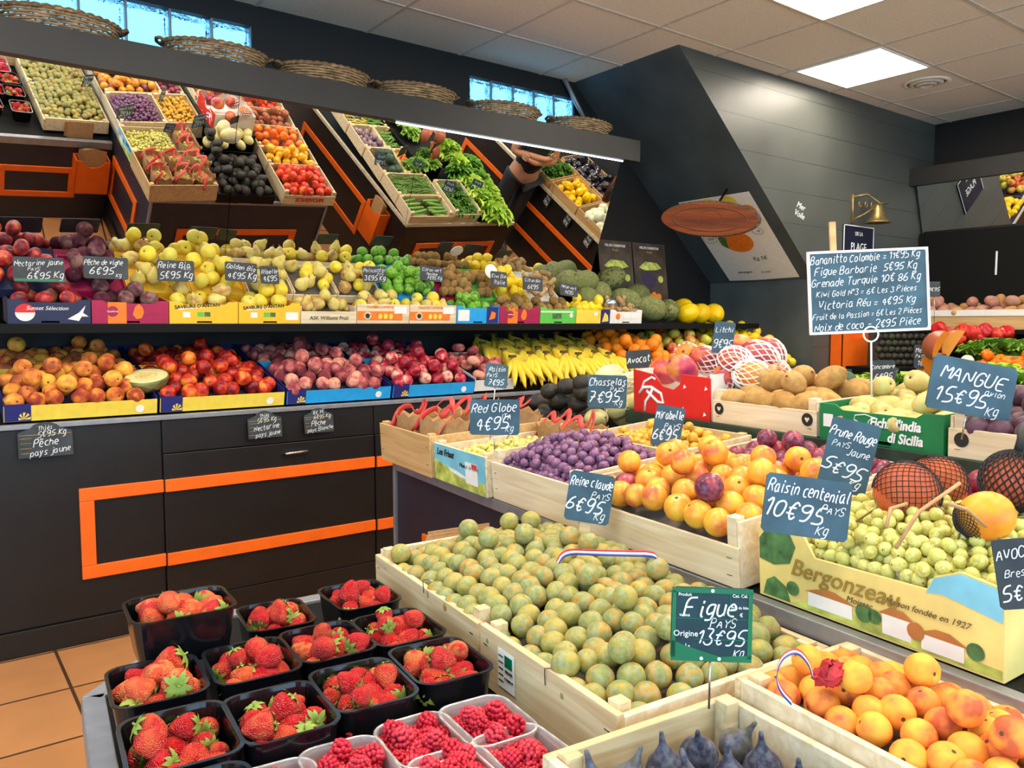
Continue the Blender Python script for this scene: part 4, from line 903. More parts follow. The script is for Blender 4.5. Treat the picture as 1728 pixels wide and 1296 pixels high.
# green melons and yellow melons at the shelf end
for k, (px, py, r, Y, dz) in enumerate(((955, 478, .078, 3.90, 0), (985, 476, .075, 3.85, 0), (1012, 495, .08, 3.86, 0), (1055, 507, .082, 3.80, 0), (1098, 520, .085, 3.72, 0), (1128, 524, .078, 3.70, 0), (1030, 470, .08, 4.0, 0), (1075, 498, .08, 3.95, 0), (990, 505, .08, 3.78, 0))):
    P = at(px, py, Y=Y); P.z = max(SZ + r * .97, P.z)
    spawn('piel_melon', P, r, 'dark green ridged melon, %s' % ['top left by the slate tag', 'top by the mirror edge', 'behind the white box', 'middle', 'large front one by the white box', 'front one touching a yellow melon', 'back one before the poster', 'back one behind the large melon', 'above the pale yellow box'][k], 'melon', 'green melons on the shelf', Euler((rad(60 + 15 * (k % 3)), rad(20 * (k % 4)), k * 1.1)), 'green_melon')
for k, (px, py, Y) in enumerate(((1152, 519, 3.82), (1161, 527, 3.70), (1182, 528, 3.74), (1205, 528, 3.70))):
    P = at(px, py, Y=Y); r = .072; P.z = SZ + r * .99 + (.035 if k == 0 else 0)
    spawn('yellow_melon', P, r, 'bright yellow melon, %s' % ['the one behind the three front melons', 'front one touching the green melon', 'middle of the three front melons', 'last one at the shelf end'][k], 'melon', 'yellow melons at the shelf end', Euler((rad(70), rad(10 * k), k * .8)), 'yellow_melon')
# a foil bag of ginger
b = MB(); b.ball((0, 0, 0), .05, 14, 9, 0, (1.5, .8, .7)); tag(b.build('foil_bag', plain('foil', '#b9bdc4', .25, metal=.8, var=.1, scale=40, bump=.8), None, Matrix.Translation(at(1035, 512, Y=3.70) + Vector((0, 0, .0)))), 'crumpled silver foil bag lying over the white box', 'bag')
# ------------------------------------------------------------------ things on the walls and the beam
def basket(P, label, L=.46, Wd=.30, H=.085, yaw=0.0, tip=0.0):
    t = thing('wicker_basket', Matrix.Translation(P) @ Matrix.Rotation(yaw, 4, 'Z') @ Matrix.Rotation(tip, 4, 'X'), label, 'basket', 'wicker baskets on the beam')
    b = MB(); n = 72; ns = 24
    for k in range(9):
        f = k / 8; q = .62 + .38 * f ** .6; z = .004 + H * f
        b.tube([(L / 2 * q * math.cos(2 * PI * i / n) * (1 + .012 * math.cos(ns / 2 * 2 * PI * i / n + PI * k)), Wd / 2 * q * math.sin(2 * PI * i / n) * (1 + .018 * math.cos(ns / 2 * 2 * PI * i / n + PI * k)), z) for i in range(n)], .0062, 5, 0, True)
    b.slab([(L / 2 * .62 * math.cos(2 * PI * i / 32), Wd / 2 * .62 * math.sin(2 * PI * i / 32)) for i in range(32)], 0, .004); b.build('weave', M_WICKER, t)
    s = MB()
    for j in range(ns):
        a = 2 * PI * j / ns; s.tube([(L / 2 * (.62 + .38 * f ** .6) * math.cos(a), Wd / 2 * (.62 + .38 * f ** .6) * math.sin(a), .004 + H * f) for f in (0, .3, .6, 1.02)], .004, 5)
    s.build('stakes', M_WICKER2, t)
    r = MB()
    for ph in (0, PI): r.tube([(L / 2 * (1 + .015 * math.cos(18 * 2 * PI * i / 96 + ph)) * math.cos(2 * PI * i / 96), Wd / 2 * (1.0 + .02 * math.cos(18 * 2 * PI * i / 96 + ph)) * math.sin(2 * PI * i / 96), .006 + H + .006 * math.sin(18 * 2 * PI * i / 96 + ph)) for i in range(96)], .0062, 5, 0, True)
    r.build('rim', M_WICKER2, t)
    for sx in (-1, 1):
        h = MB(); h.tube([(sx * (L / 2 - .004), -.035, H), (sx * (L / 2 + .02), -.03, H + .012), (sx * (L / 2 + .028), 0, H + .016), (sx * (L / 2 + .02), .03, H + .012), (sx * (L / 2 - .004), .035, H)], .008, 6); h.build('handle', M_WICKER2, t)
M_WICKER = plain('wicker', '#9a7c56', .7, var=.25, scale=40); M_WICKER2 = plain('dark_wicker', '#7a5e40', .7, var=.2, scale=40)
for (px, py), l in zip(((100, 40), (365, 84), (548, 124), (703, 155), (852, 186), (978, 214)), ('wicker basket on the beam, furthest left under the glass blocks', 'wicker basket on the beam below the last left glass block', 'wicker basket on the beam, third from the left', 'wicker basket on the beam, fourth from the left', 'wicker basket on the beam below the right glass blocks', 'wicker basket on the beam nearest the stair soffit')):
    P = at(px, py, Y=3.80); basket(Vector((P.x, P.y, 2.394)), l, tip=rad(0))
# melon posters leaning at the back of the shelf
M_POST = plain('poster_brown', '#41352b', .45, var=.35, scale=9)
for k, (pa, pb) in enumerate(((1012, 1068), (1070, 1124))):
    A, B = at(pa, 500, Y=4.06), at(pb, 500, Y=4.06); w = B.x - A.x
    t = thing('melon_poster', facing(Vector(((A.x + B.x) / 2, 4.06, 1.62)), (0, -1, .12)), 'dark melon poster %s' % ('next to the mirror edge' if k == 0 else 'on the side of the slanting soffit'), 'poster')
    MB().box(-w / 2, w / 2, -.21, .21, -.004, 0).build('sheet', M_POST, t)
    text(t, 'MELON CHARENTAIS', .026, 0, .175, M_TEXTWHITE, shear=.2, z=.0004, sx=.8); text(t, 'du pays', .02, 0, .145, M_CHALKY, z=.0004)
    decal(t, [(-.12, .03), (-.05, .075), (.07, .07), (.12, .03), (.05, .015), (-.06, .012)], M_MEADOW, Matrix.Identity(4), 'green_slice'); decal(t, circ(-.02, -.06, .06, sx=1.3), M_DARKLINER, Matrix.Identity(4), 'dark_fruit')
    decal(t, circ(.10, -.05, .026), M_MEADOW, Matrix.Translation((0, 0, .0003)), 'green_badge')
    for j in range(3): decal(t, circ(-.03 + .05 * j, -.18 + .01 * (j % 2), .026), M_ORC, Matrix.Translation((0, 0, .0002)), 'orange_print')
# mango poster on the slanting soffit
sn = Vector((-1.333, 0, -1.486)).normalized()
U_ = Vector((0, -1, 0)); V_ = sn.cross(U_) ; 
if V_.z < 0: V_ = -V_
Ux = V_.cross(sn)
p0_ = Vector((4.87, 3.70, 1.862)) + sn * .004
MP = Matrix.Translation(p0_) @ Matrix((Ux, V_, sn)).transposed().to_4x4()
t = thing('mango_poster', MP, 'white poster of mangoes taped on the slanting stair soffit', 'poster')
hw, hh = .31, .415
MB().slab([(-hw, -hh), (-hw * .2, -hh - .006), (hw, -hh + .004), (hw, hh), (-hw, hh)], -.001, 0).build('sheet', M_PAPER, t)
sg = 1
for (x, y, r, s_) in ((.10, .35, .06, 1.2), (-.05, .37, .04, 1.2), (.22, .24, .07, .9), (-.02, -.02, .105, 1.25)): decal(t, circ(x * sg, y, r, 24, s_), M_ORC if y < .3 else M_YCARD, Matrix.Identity(4), 'mango_print', .0006)
decal(t, [(-.17, .03), (-.13, .08), (-.10, .02), (-.13, -.08), (-.17, -.04)], M_TREE, Matrix.Translation((0, 0, .0008)), 'leaf_print')
for (x, y, r) in ((-.2, .12, .035), (-.24, .03, .04), (.2, .06, .03)):
    b = MB(); b.tube([(x + r * 1.5 * math.cos(k * PI / 10), y + r * math.sin(k * PI / 10), .001) for k in range(20)], .0012, 4, 0, True); b.build('pen_ring', M_TEXTDARK, t)
for body, x, y, s_ in (('1€', .2, .06, .03), ('0€80', -.2, .12, .03), ('1€50', -.24, .03, .03), ('Kg 5€', .08, -.2, .05), ('#mangue', -.12, -.33, .035), ('du soleil', .06, -.34, .025)): text(t, body, s_, x, y, M_TEXTDARK, z=.0008, shear=.3)
# wooden log slice in front of it on a bracket
LSM = facing(Vector((4.06, 3.31, 1.905)), (-.62, -.78, -.06), rad(-2))
ls = thing('log_slice', LSM, 'oval brown log slice with bark rim, mounted before the mango poster', 'wooden sign')
M_LOG = wood('log_face', '#4a200a', '#853f14', .8, 0, 6); M_BARK = plain('bark', '#4d4036', .9, var=.4, scale=60, bump=1.0)
b = MB(); ov = [(.305 * math.cos(2 * PI * i / 40), .105 * math.sin(2 * PI * i / 40)) for i in range(40)]
b.slab(ov, -.02, 0); b.build('face', M_LOG, ls)
b = MB(); b.slab([(x * 1.03 + .016, y * 1.08 + .003) for x, y in ov], -.034, -.016); b.build('bark', M_BARK, ls)
b = MB(); b.tube([(.235 * math.cos(2 * PI * i / 40), .075 * math.sin(2 * PI * i / 40), .0) for i in range(40)], .004, 6, 0, True); b.build('carved_ring', plain('burnt_wood', '#5a3018', .7), ls)
b = MB(); b.tube([(.08 * math.cos(2 * PI * i / 30), .055 * math.sin(2 * PI * i / 30), .0) for i in range(30)], .003, 6, 0, True); b.build('carved_ring', MATS['burnt_wood'], ls)
b = MB(); p_in = LSM.inverted(); q0 = Vector((0, 0, -.03)); q1 = p_in @ Vector((4.53, 3.55, 2.168)); b.tube([q0, q0.lerp(q1, .5), q1], .008, 6); b.build('bracket', M_SHELF, ls)
# face of the stair wall: bell, plaque, chalk scribble, orange bag box
M_OBOX = M_ORANGE
def bag_box(M, label, w=.20, h=.36, d=.10, bags=True):
    t = thing('bag_dispenser', M, label, 'bag box')
    b = MB(); b.box(-w / 2, -w / 2 + .006, 0, d, 0, h).box(w / 2 - .006, w / 2, 0, d, 0, h).box(-w / 2, w / 2, 0, d, 0, .006).box(-w / 2, w / 2, d - .006, d, 0, h)
    b.slab([(-w / 2, 0), (w / 2, 0), (w / 2, h), (w * .32, h)] + [(w * .32 * math.cos(a), h - .05 * math.sin(a)) for a in (PI * k / 8 for k in range(1, 8))] + [(-w * .32, h), (-w / 2, h)], 0, .006, 0, Matrix.Translation((0, .006, 0)) @ FRONT)
    b.build('box', M_ORANGE, t)
    if bags:
        k_ = MB()
        for j in range(4): k_.slab([(-.075, 0), (.075, 0), (.07, h + .06 - .01 * j), (.02, h + .075 - .012 * j), (-.07, h + .055 - .01 * j)], 0, .002, 0, Matrix.Translation((.008 * (j - 1.5), .02 + .018 * j, .02)) @ FRONT)
        k_.build('paper_bags', M_KRAFT, t)
    return t
P = at(1422, 592, Y=YF); bag_box(frame((P.x, YF - .102, P.z - .15), PI / 2), 'orange paper-bag box fixed to the stair wall under the menu board', w=.36, h=.29, bags=False)
P = at(1467, 368, Y=YF - .06)
t = thing('shop_bell', Matrix.Translation((P.x, YF - .001, P.z)), 'brass bell hanging from an openwork bracket on the stair wall', 'bell')
b = MB(); b.tube([(-.14, -.004, -.05), (-.14, -.004, .17)], .010, 6); b.tube([(-.14, -.004, .15), (-.06, -.07, .17), (.02, -.13, .10), (.08, -.16, .11)], .008, 6); b.tube([(-.14, -.004, -.02), (-.08, -.06, .02), (0, -.12, .09)], .007, 6)
for k in range(4): b.tube([(-.12 + .05 * k + .016 * math.cos(2 * PI * i / 10), -.05 - .02 * k, .09 + .022 * math.sin(2 * PI * i / 10)) for i in range(10)], .005, 5, 0, True)
b.build('bracket', M_BRASS, t)
b = MB(); b.lathe([(0, .10), (.018, .098), (.03, .085), (.04, .05), (.05, .0), (.075, -.03), (.095, -.042), (.09, -.044), (.04, -.01), (0, .02)], 26, 0, Matrix.Translation((0, -.125, 0))); b.build('bell', M_BRASS, t)
P = at(1449, 411, Y=YF - .01); t = thing('wall_plaque', facing(P, (0, -1, 0)), 'dark blue plaque reading PLAGE above the menu board', 'plaque')
MB().box(-.21, .21, -.17, .13, -.008, 0).build('plate', plain('navy_enamel', '#141a33', .35), t); text(t, 'PLAGE', .085, 0, -.03, M_TEXTWHITE, sx=.9); text(t, 'DE LA', .04, 0, .07, M_TEXTWHITE)
for a in ((-.21, .21, .124, .13), (-.21, -.204, -.17, .13), (.204, .21, -.17, .13)): MB().box(a[0], a[1], a[2], a[3], -.002, .004).build('rim', M_TEXTWHITE, t)
P = at(1350, 355, Y=YF - .001); t = thing('chalk_scribble', facing(P, (0, -1, 0)), 'small white chalk scribble on the stair wall', 'chalk mark')
text(t, 'Mer\nVoile', .06, 0, 0, M_CHALK, z=.0002, shear=.3, rot=rad(-15))

# ------------------------------------------------------------------ the two islands
PHI = rad(6.0); K = Vector((1.287, 2.373, 0))
IM = Matrix.Translation(K) @ Matrix.Rotation(-PHI, 4, 'Z')
def I(a, b, z): return IM @ Vector((a, b, z))
ANG_A, ANG_W, ANG_R = -PHI, -PHI - PI / 2, PI - PHI          # depth directions: away from the left aisle, away from the wall, away from the right aisle
def side_crate(a, b0, b1, z, tilt): return frame(I(a, (b0 + b1) / 2, z), ANG_A, rad(tilt)), b1 - b0 - .004
def wall_crate(a0, a1, b, z, tilt): return frame(I((a0 + a1) / 2, b, z), ANG_W, rad(tilt)), a1 - a0 - .004
TOP, LOW = .785, .655
isl = thing('display_island', IM, 'tall black fruit island with aluminium edges and orange side frame', 'counter')
def ibox(nm, mat, *a, bv=.002, par=None): return bevel(MB().box(*a).build(nm, mat, par or isl), bv)
ibox('carcass', M_BLACK2, .006, 1.28, -2.42, -.006, .0, TOP - .004)
for a in ((-.004, .012, -.012, .006),): ibox('corner_strip', M_ALU, *a, 0, TOP)
ibox('corner_strip', M_ALU, 1.27, 1.286, -.012, .006, 0, TOP)
ibox('edge_strip', M_ALU, -.004, .02, -2.42, .0, TOP - .03, TOP); ibox('edge_strip', M_ALU, 0, 1.286, -.014, .006, TOP - .03, TOP)
ibox('deck', M_SHELF, .02, 1.28, -2.42, -.014, TOP - .004, TOP)
ibox('plinth', M_BLACK, -.008, .006, -.82, 0, 0, .1); ibox('plinth', M_BLACK, 0, 1.28, -.006, .012, 0, .1)
def oframe(par, M, x0, x1, z0, z1, s=.05):
    b = MB(); b.box(x0, x1, -.012, 0, z1 - s, z1).box(x0, x1, -.012, 0, z0, z0 + s).box(x0, x0 + s, -.012, 0, z0 + s, z1 - s).box(x1 - s, x1, -.012, 0, z0 + s, z1 - s)
    return bevel(b.build('orange_frame', M_ORANGE, par, M), .003)
oframe(isl, Matrix.Translation((.006, 0, 0)) @ Matrix.Rotation(-PI / 2, 4, 'Z'), .23, .78, .24, .586)
oframe(isl, Matrix.Translation((0, -.006, 0)) @ Matrix.Rotation(PI, 4, 'Z'), -1.09, -.20, .2, .54)
# upper shelf on the island
ush = thing('island_shelf', IM, 'dark green edged shelf over the island carrying mangoes and prickly pears', 'shelf')
bevel(MB().box(.56, .885, -2.3, -.55, .945, .975).build('shelf_board', M_SHELF, ush), .002)
bevel(MB().box(.552, .56, -2.3, -.55, .940, .978).build('green_edge', M_GREENEDGE, ush), .002)
MB().box(.87, .885, -2.3, -.55, TOP, .945).build('back_panel', M_SHELF, ush)
for b_ in (-.57, -1.4, -2.2): MB().box(.60, .87, b_ - .01, b_ + .01, TOP, .945).build('support', M_SHELF, ush)
# low table at the front left
lt = thing('low_table', IM, 'low black display table with grey metal rim under the strawberries', 'table')
poly = [(-.985, -2.42), (-.985, -1.10), (-.76, -.825), (-.002, -.825), (-.002, -2.42)]
MB().slab(poly, 0, LOW - .02).build('body', M_BLACK2, lt)
MB().slab([(x * 1.0, y) for x, y in poly], LOW - .02, LOW - .004).build('deck', M_SHELF, lt)
for A, B in zip(poly[:-2], poly[1:-1]):
    A, B = Vector((*A, 0)), Vector((*B, 0)); d_ = (B - A).normalized(); n_ = Vector((-d_.y, d_.x, 0))
    b = MB(); vs = [A + n_ * .006, B + n_ * .006, B - n_ * .028, A - n_ * .028]
    b.slab([(v.x, v.y) for v in vs], LOW - .05, LOW + .003); bevel(b.build('metal_rim', M_ALU, lt), .002)
oframe(lt, Matrix.Translation((0, -.825, 0)) @ Matrix.Rotation(PI, 4, 'Z'), .22, .70, .19, .44, .045)
bag_box(frame(I(-.14, -.825 + .102, .29), ANG_W, 0), 'orange paper-bag box on the wall side of the low table', w=.22, h=.27)

# --- left column of crates, from the wall towards the camera
def grape_bunch(key, P_list, r, label, grp, stem_at, nm='grape_bunch'):
    c = sum(P_list, Vector()) / len(P_list)
    t = thing(nm, c, label, 'grapes', grp)
    for p in P_list:
        o = put(FR[key], 'grape', None, t); o.location = p - c; o.rotation_euler = rot_any(); s_ = r * RNG.uniform(.88, 1.08); o.scale = (s_,) * 3
    b = MB(); top = max(P_list, key=lambda p: p.z) - c
    b.tube([(0, 0, -.01), (top.x * .4, top.y * .4, top.z * .6), (top.x, top.y, top.z + .012), (top.x + .02, top.y + .015, top.z + .022)], .0016, 5)
    for k in range(3): q = RNG.choice(P_list) - c; b.tube([(top.x * .4, top.y * .4, top.z * .6), (q.x * .6, q.y * .6, q.z + r * .8), (q.x, q.y, q.z + r * 1.1)], .0011, 5)
    b.build('stalk', M_STEM, t)
def grapes(M, w, d, r, n, key, nb, labels, grp, zf, seed, x0=0, y0=0):
    pts = [M @ Vector((p.x + x0, p.y + y0, p.z)) for p in heap(w, d, r * .93, n, zf, None, seed, 14, 1.0, 3.2, 1.3)]
    rg = random.Random(seed); cs = [M @ Vector((x0 + w * (-.5 + (k % 2 + .5) / 2 + rg.uniform(-.05, .05)), y0 + d * ((k // 2 + .5) / ((nb + 1) // 2)), .05)) for k in range(nb)]
    gs = [[] for _ in range(nb)]
    for p in pts: gs[min(range(nb), key=lambda k: (p - cs[k]).length)].append(p)
    for k in range(nb):
        if gs[k]: grape_bunch(key, gs[k], r, labels[k % len(labels)], grp, None)
def paper_bag(M, label, w=.15, d=.11, h=.10):
    t = thing('paper_bag', M, label, 'paper bag', 'kraft bags of grapes with red ribbon')
    b = MB(); n = 20
    def ring(q, z, wob): return [(w / 2 * q * max(-1, min(1, 1.25 * math.cos(2 * PI * i / n))) + wob * math.sin(5 * i), d / 2 * q * max(-1, min(1, 1.25 * math.sin(2 * PI * i / n))) + wob * math.cos(7 * i), z + wob * 1.5 * math.sin(3 * i)) for i in range(n)]
    R_ = [ring(.92, 0, 0), ring(1, h * .4, .002), ring(1.02, h * .75, .003), ring(1.08, h, .006), ring(1.04, h * .97, .006), ring(.95, h * .6, .002)]
    vs = [v for r_ in R_ for v in r_]; fs = [tuple(range(n - 1, -1, -1))]
    for k in range(len(R_) - 1):
        for i in range(n): fs.append((k * n + i, k * n + (i + 1) % n, (k + 1) * n + (i + 1) % n, (k + 1) * n + i))
    fs.append(tuple(range((len(R_) - 1) * n, len(R_) * n)))
    b.add(vs, fs, 0, False); b.build('bag', M_KRAFT, t)
    rb = MB()
    pts = [(-.085, -.065, h * .5), (-.07, -.03, h * 1.1), (-.045, .0, h * 1.35), (-.01, -.02, h * 1.0), (.015, -.01, h * 1.1), (.03, .01, h * 1.5), (.06, -.01, h * 1.2), (.075, -.045, h * .9), (.07, -.07, h * .4)]
    pts = [Vector(p) + Vector((RNG.uniform(-.012, .012), RNG.uniform(-.008, .008), RNG.uniform(-.008, .012))) for p in pts]
    fine = []
    for i in range(len(pts) - 1):
        for s_ in (0, .34, .67): fine.append(pts[i].lerp(pts[i + 1], s_))
    fine.append(pts[-1])
    for _ in range(2): fine = [fine[0]] + [(fine[i - 1] + fine[i] * 2 + fine[i + 1]) / 4 for i in range(1, len(fine) - 1)] + [fine[-1]]
    rb.tube(fine, .011, 6, 0, False, .12); rb.build('ribbon', M_RIBBON, t)
    for k in range(7): put(FR['berry_white'], 'grape', Matrix.Translation((RNG.uniform(-.035, .035), RNG.uniform(-.024, .024), h * .68 + RNG.uniform(0, .012))) @ Matrix.Scale(.0105, 4), t)
# crate with the paper bags (wall end)
M, w = side_crate(-.03, -.36, .04, TOP + .002, 3)
wood_crate(M, w, .44, .125, 'plain wooden crate of ribboned kraft bags at the wall end of the island', M_WARM, liner=lambda x, y: .012)
bagl = ['kraft bag with red ribbon, front left in the plain crate', 'kraft bag with red ribbon, front right in the plain crate', 'kraft bag with red ribbon, middle left in the plain crate', 'kraft bag with red ribbon, middle right in the plain crate', 'kraft bag with red ribbon, back left in the plain crate', 'kraft bag with red ribbon, back right in the plain crate']
for k in range(6): paper_bag(M @ Matrix.Translation((-.09 + .17 * (k % 2), .10 + .14 * (k // 2), .055)) @ Matrix.Rotation(RNG.uniform(-.5, .5), 4, 'Z') @ Matrix.Rotation(RNG.uniform(-.25, .25), 4, 'X'), bagl[k])
# carton-faced crate of white grapes
M, w = side_crate(-.02, -.685, -.365, TOP + .002, 3); zf = dome(w, .46, .03, .035)
c = wood_crate(M, w, .47, .11, 'wooden crate with a blue landscape printed front, holding white grapes', M_PALE, liner=lambda x, y: zf(x, y) - .006, posts=True, sh=.10)
A = front_at(0, 0, -.0014)
decal(c, rect(0, .055, w * .98, .108), M_SKYC, front_at(0, 0, -.0006), 'sky_print'); decal(c, [(-w * .49, .002), (w * .49, .002), (w * .49, .036), (w * .2, .03), (0, .045), (-w * .2, .05), (-w * .49, .062)], M_MEADOW, A, 'meadow_print'); decal(c, [(-w * .2, .05), (-.01, .047), (w * .2, .033), (w * .05, .032), (-w * .15, .04)], M_PAPER, front_at(0, 0, -.0020), 'village_print')
text(c, 'Les Frisat', .028, -w * .25, .088, M_TEXTDARK, M=A, shear=.25, bold=.0005); text(c, 'Muscat de Lune', .017, w * .2, .068, M_TEXTDARK, M=A, shear=.25); decal(c, rect(w * .25, .052, .07, .06), M_PAPER, front_at(0, 0, -.0022), 'label'); decal(c, rect(w * .31, .074, .03, .014), M_RIBBON, front_at(0, 0, -.003), 'red_label')
grapes(M, w - .03, .28, .0105, 150, 'berry_white', 2, ['white grape bunch in the blue printed crate, nearer the ribboned bags', 'white grape bunch in the blue printed crate, nearer the purple grapes'], 'white grapes in the printed crate', zf, 201, 0, .03)
for k in range(2): paper_bag(M @ Matrix.Translation((-.07 + .14 * k, .40, .03)) @ Matrix.Rotation(RNG.uniform(-.4, .4), 4, 'Z'), 'kraft bag with red ribbon behind the white grapes, %s' % ('further from the camera' if k == 0 else 'nearer the camera'))
# purple grapes and mirabelles
M, w = side_crate(-.005, -1.075, -.69, TOP + .002, 5); zf = dome(w, .30, .06, .06)
c = wood_crate(M, w, .315, .125, 'pale wooden crate of purple grapes on the island edge', M_PALE, fh=.10, liner=lambda x, y: zf(x, y) - .006)
grapes(M, w - .04, .27, .0125, 300, 'berry_purple', 4, ['purple grape bunch in the pale crate, back left', 'purple grape bunch in the pale crate, back right', 'purple grape bunch in the pale crate, front left', 'purple grape bunch in the pale crate, front right'], 'purple grapes', zf, 211, 0, .015)
M, w = side_crate(.315, -1.075, -.69, TOP + .032, 5); zf = dome(w, .24, .065, .045)
wood_crate(M, w, .24, .125, 'wooden crate of small golden mirabelles behind the purple grapes', M_PINE, liner=lambda x, y: zf(x, y) - .006, fh=.10)
fill(M, w - .03, .23, .0135, 230, 'mirabelle', 'small golden mirabelle plum in the crate behind the purple grapes', 'plum', 'mirabelles', zf, 221, name='mirabelle')
# yellow and red plums
M, w = side_crate(.0, -1.545, -1.085, TOP + .002, 5); zf = dome(w, .36, .055, .05, .2)
c = wood_crate(M, w, .40, .125, 'wooden crate of orange-yellow plums in the middle of the island edge', M_PALE, fh=.075, sh=.12, bh=.11, liner=lambda x, y: zf(x, y) - .006)
fill(M, w - .03, .38, .0275, 100, ['plum_yellow'] * 11 + ['plum_red'], 'large orange-yellow or rosy plum in the open crate behind the Reine claude tag', 'plum', 'yellow plums', zf, 231, name='yellow_plum', rot=lambda: rot_up(.9))
M, w = side_crate(.405, -1.545, -1.085, TOP + .035, 5); zf = dome(w, .15, .06, .04)
wood_crate(M, w, .15, .12, 'wooden crate of dark red plums under the green-edged shelf', M_PALE, liner=lambda x, y: zf(x, y) - .006, fh=.10)
fill(M, w - .03, .14, .025, 46, 'plum_red', 'dark red plum in the crate under the green-edged shelf', 'plum', 'red plums', zf, 241, name='red_plum')
M, w = side_crate(.405, -1.98, -1.56, TOP + .035, 5); zf = dome(w, .15, .03, .03)
wood_crate(M, w, .15, .10, 'wooden crate of red plums in the shade behind the netted melons', M_PALE, liner=lambda x, y: zf(x, y) - .006, fh=.09)
fill(M, w - .03, .14, .025, 34, 'plum_red', 'dark red plum in the shaded crate behind the netted melons', 'plum', 'red plums behind netted melons', zf, 242, name='red_plum')
# white grape carton with the yellow landscape
M, w = side_crate(.02, -1.975, -1.57, TOP + .002, 4); zf = dome(w, .36, .075, .04)
c = thing('cardboard_box', M, 'yellow landscape printed carton of white grapes at the near island edge', 'box')
dB, hB, t_ = .37, .125, .005
MB().box(-w / 2 + t_, w / 2 - t_, t_, dB - t_, 0, .004).build('floor_panel', M_STRAW, c)
prof = [(-w / 2, 0), (w / 2, 0), (w / 2, hB), (w * .36, hB + .008), (w * .27, hB - .008), (w * .24, hB - .030), (-w * .22, hB - .034), (-w * .27, hB - .004), (-w * .33, hB), (-w / 2, hB)]
FRONTP[c.name] = MB().slab(prof, 0, t_, 0, Matrix.Translation((0, t_, 0)) @ FRONT).build('front_panel', M_STRAW, c)
MB().box(-w / 2, w / 2, dB - t_, dB, 0, hB).build('back_panel', M_STRAW, c)
for s_ in (-1, 1): MB().box(*sorted((s_ * w / 2, s_ * (w / 2 - t_))), t_, dB - t_, 0, hB).build('side_panel', M_STRAW, c)
vs, fs = sheet(w - .012, dB - .012, lambda x, y: zf(x, y) - .006, y0=.006); MB().add(vs, fs, 0, True).build('liner', M_PAPER, c)
A1, A2, A3 = front_at(0, 0, -.0006), front_at(0, 0, -.0013), front_at(0, 0, -.002)
decal(c, [(w * .24, hB - .034), (w * .27, hB - .01), (w * .36, hB + .006), (w * .495, hB - .002), (w * .495, hB - .045), (w * .3, hB - .03)], M_SKYC, A1, 'sky_print')
decal(c, [(-w * .495, .10), (-w * .45, .122), (-w * .34, .122), (-w * .31, .10), (-w * .34, .07), (-w * .42, .06), (-w * .495, .065)], M_TREE, A1, 'tree_print'); decal(c, [(-w * .48, .004), (-w * .46, .03), (-w * .42, .04), (-w * .36, .028), (-w * .34, .004)], M_TREE, A1, 'tree_print')
decal(c, [(-w * .34, .004), (w * .495, .004), (w * .495, .016), (-w * .2, .022)], M_MEADOW, A1, 'meadow_print')
for (x0, x1, z0, z1, mt) in ((-.10, -.02, .012, .034, M_PAPER), (.03, .075, .010, .040, M_PAPER), (.09, .15, .008, .030, M_PAPER)):
    decal(c, [(x0, z0), (x1, z0), (x1, z1), (x0, z1)], mt, A2, 'house_print'); decal(c, [(x0 - .006, z1), (x1 + .006, z1), ((x0 + x1) / 2 + .01, z1 + .012), ((x0 + x1) / 2 - .01, z1 + .012)], M_ROOF, A2, 'roof_print')
for x0, r_ in ((.0, .014), (.018, .011), (.082, .013), (.165, .012), (-.13, .012)): decal(c, circ(x0, .030, r_), M_ROOF if r_ == .013 else M_TREE, A3, 'tree_print')
text(c, 'Bergonzeau', .040, -w * .10, .066, plain('ochre_print', '#9a7a2c', .7), M=A2, shear=.35, bold=.0003); text(c, 'Moissac', .014, -w * .02, .044, M_STEM, M=A2, shear=.3); text(c, 'Maison fondée en 1927', .013, w * .24, .062, M_STEM, M=A2, shear=.35)
grapes(M, w - .03, .34, .0105, 420, 'berry_white', 6, ['pale green grape bunch in the landscape carton, %s' % s_ for s_ in ('far front', 'near front', 'far middle', 'near middle', 'far back', 'near back')], 'pale grapes in the landscape carton', zf, 251, 0, .015)
# netted melons and mango behind the grapes
def lattice(r, n=16, k=9, el=1.0, z0=.08, z1=.92):
    vs, fs = [], []
    for i in range(k):
        t_ = PI * (z0 + (z1 - z0) * i / (k - 1))
        for j in range(n):
            a = 2 * PI * (j + .5 * (i % 2)) / n; vs.append((r * math.sin(t_) * math.cos(a), r * math.sin(t_) * math.sin(a), -r * el * math.cos(t_)))
    for i in range(k - 2):
        for j in range(n):
            j2 = j if i % 2 == 0 else (j + 1) % n
            fs.append((i * n + j, (i + 1) * n + j2, (i + 2) * n + j, (i + 1) * n + (j2 - 1) % n))
    return vs, fs
def net_sleeve(parent, r, mat, th, el=1.0, n=16, k=9, name='net_sleeve', z0=.08, z1=.92):
    vs, fs = lattice(r, n, k, el, z0, z1); o = MB().add(vs, fs).build(name, mat, parent)
    md = o.modifiers.new('strands', 'WIREFRAME'); md.thickness = th; md.use_even_offset = False
    return o
def netted(key, P, r, mat, th, label, cat, el, rot, n=16, k=9, z0=.08, z1=.92, nm=None, knot=False):
    t = thing(nm or key, Matrix.Translation(P) @ rot.to_matrix().to_4x4(), label, cat)
    put(FR[key], 'fruit', Matrix.Scale(r, 4), t); net_sleeve(t, r * 1.03, mat, th, el, n, k, z0=z0, z1=z1)
    if knot: b = MB(); b.tube([(0, 0, r * el), (.004, 0, r * el + .02), (.02, .01, r * el + .035), (.03, .0, r * el + .02)], .007, 6); b.build('net_knot', mat, t)
    return t
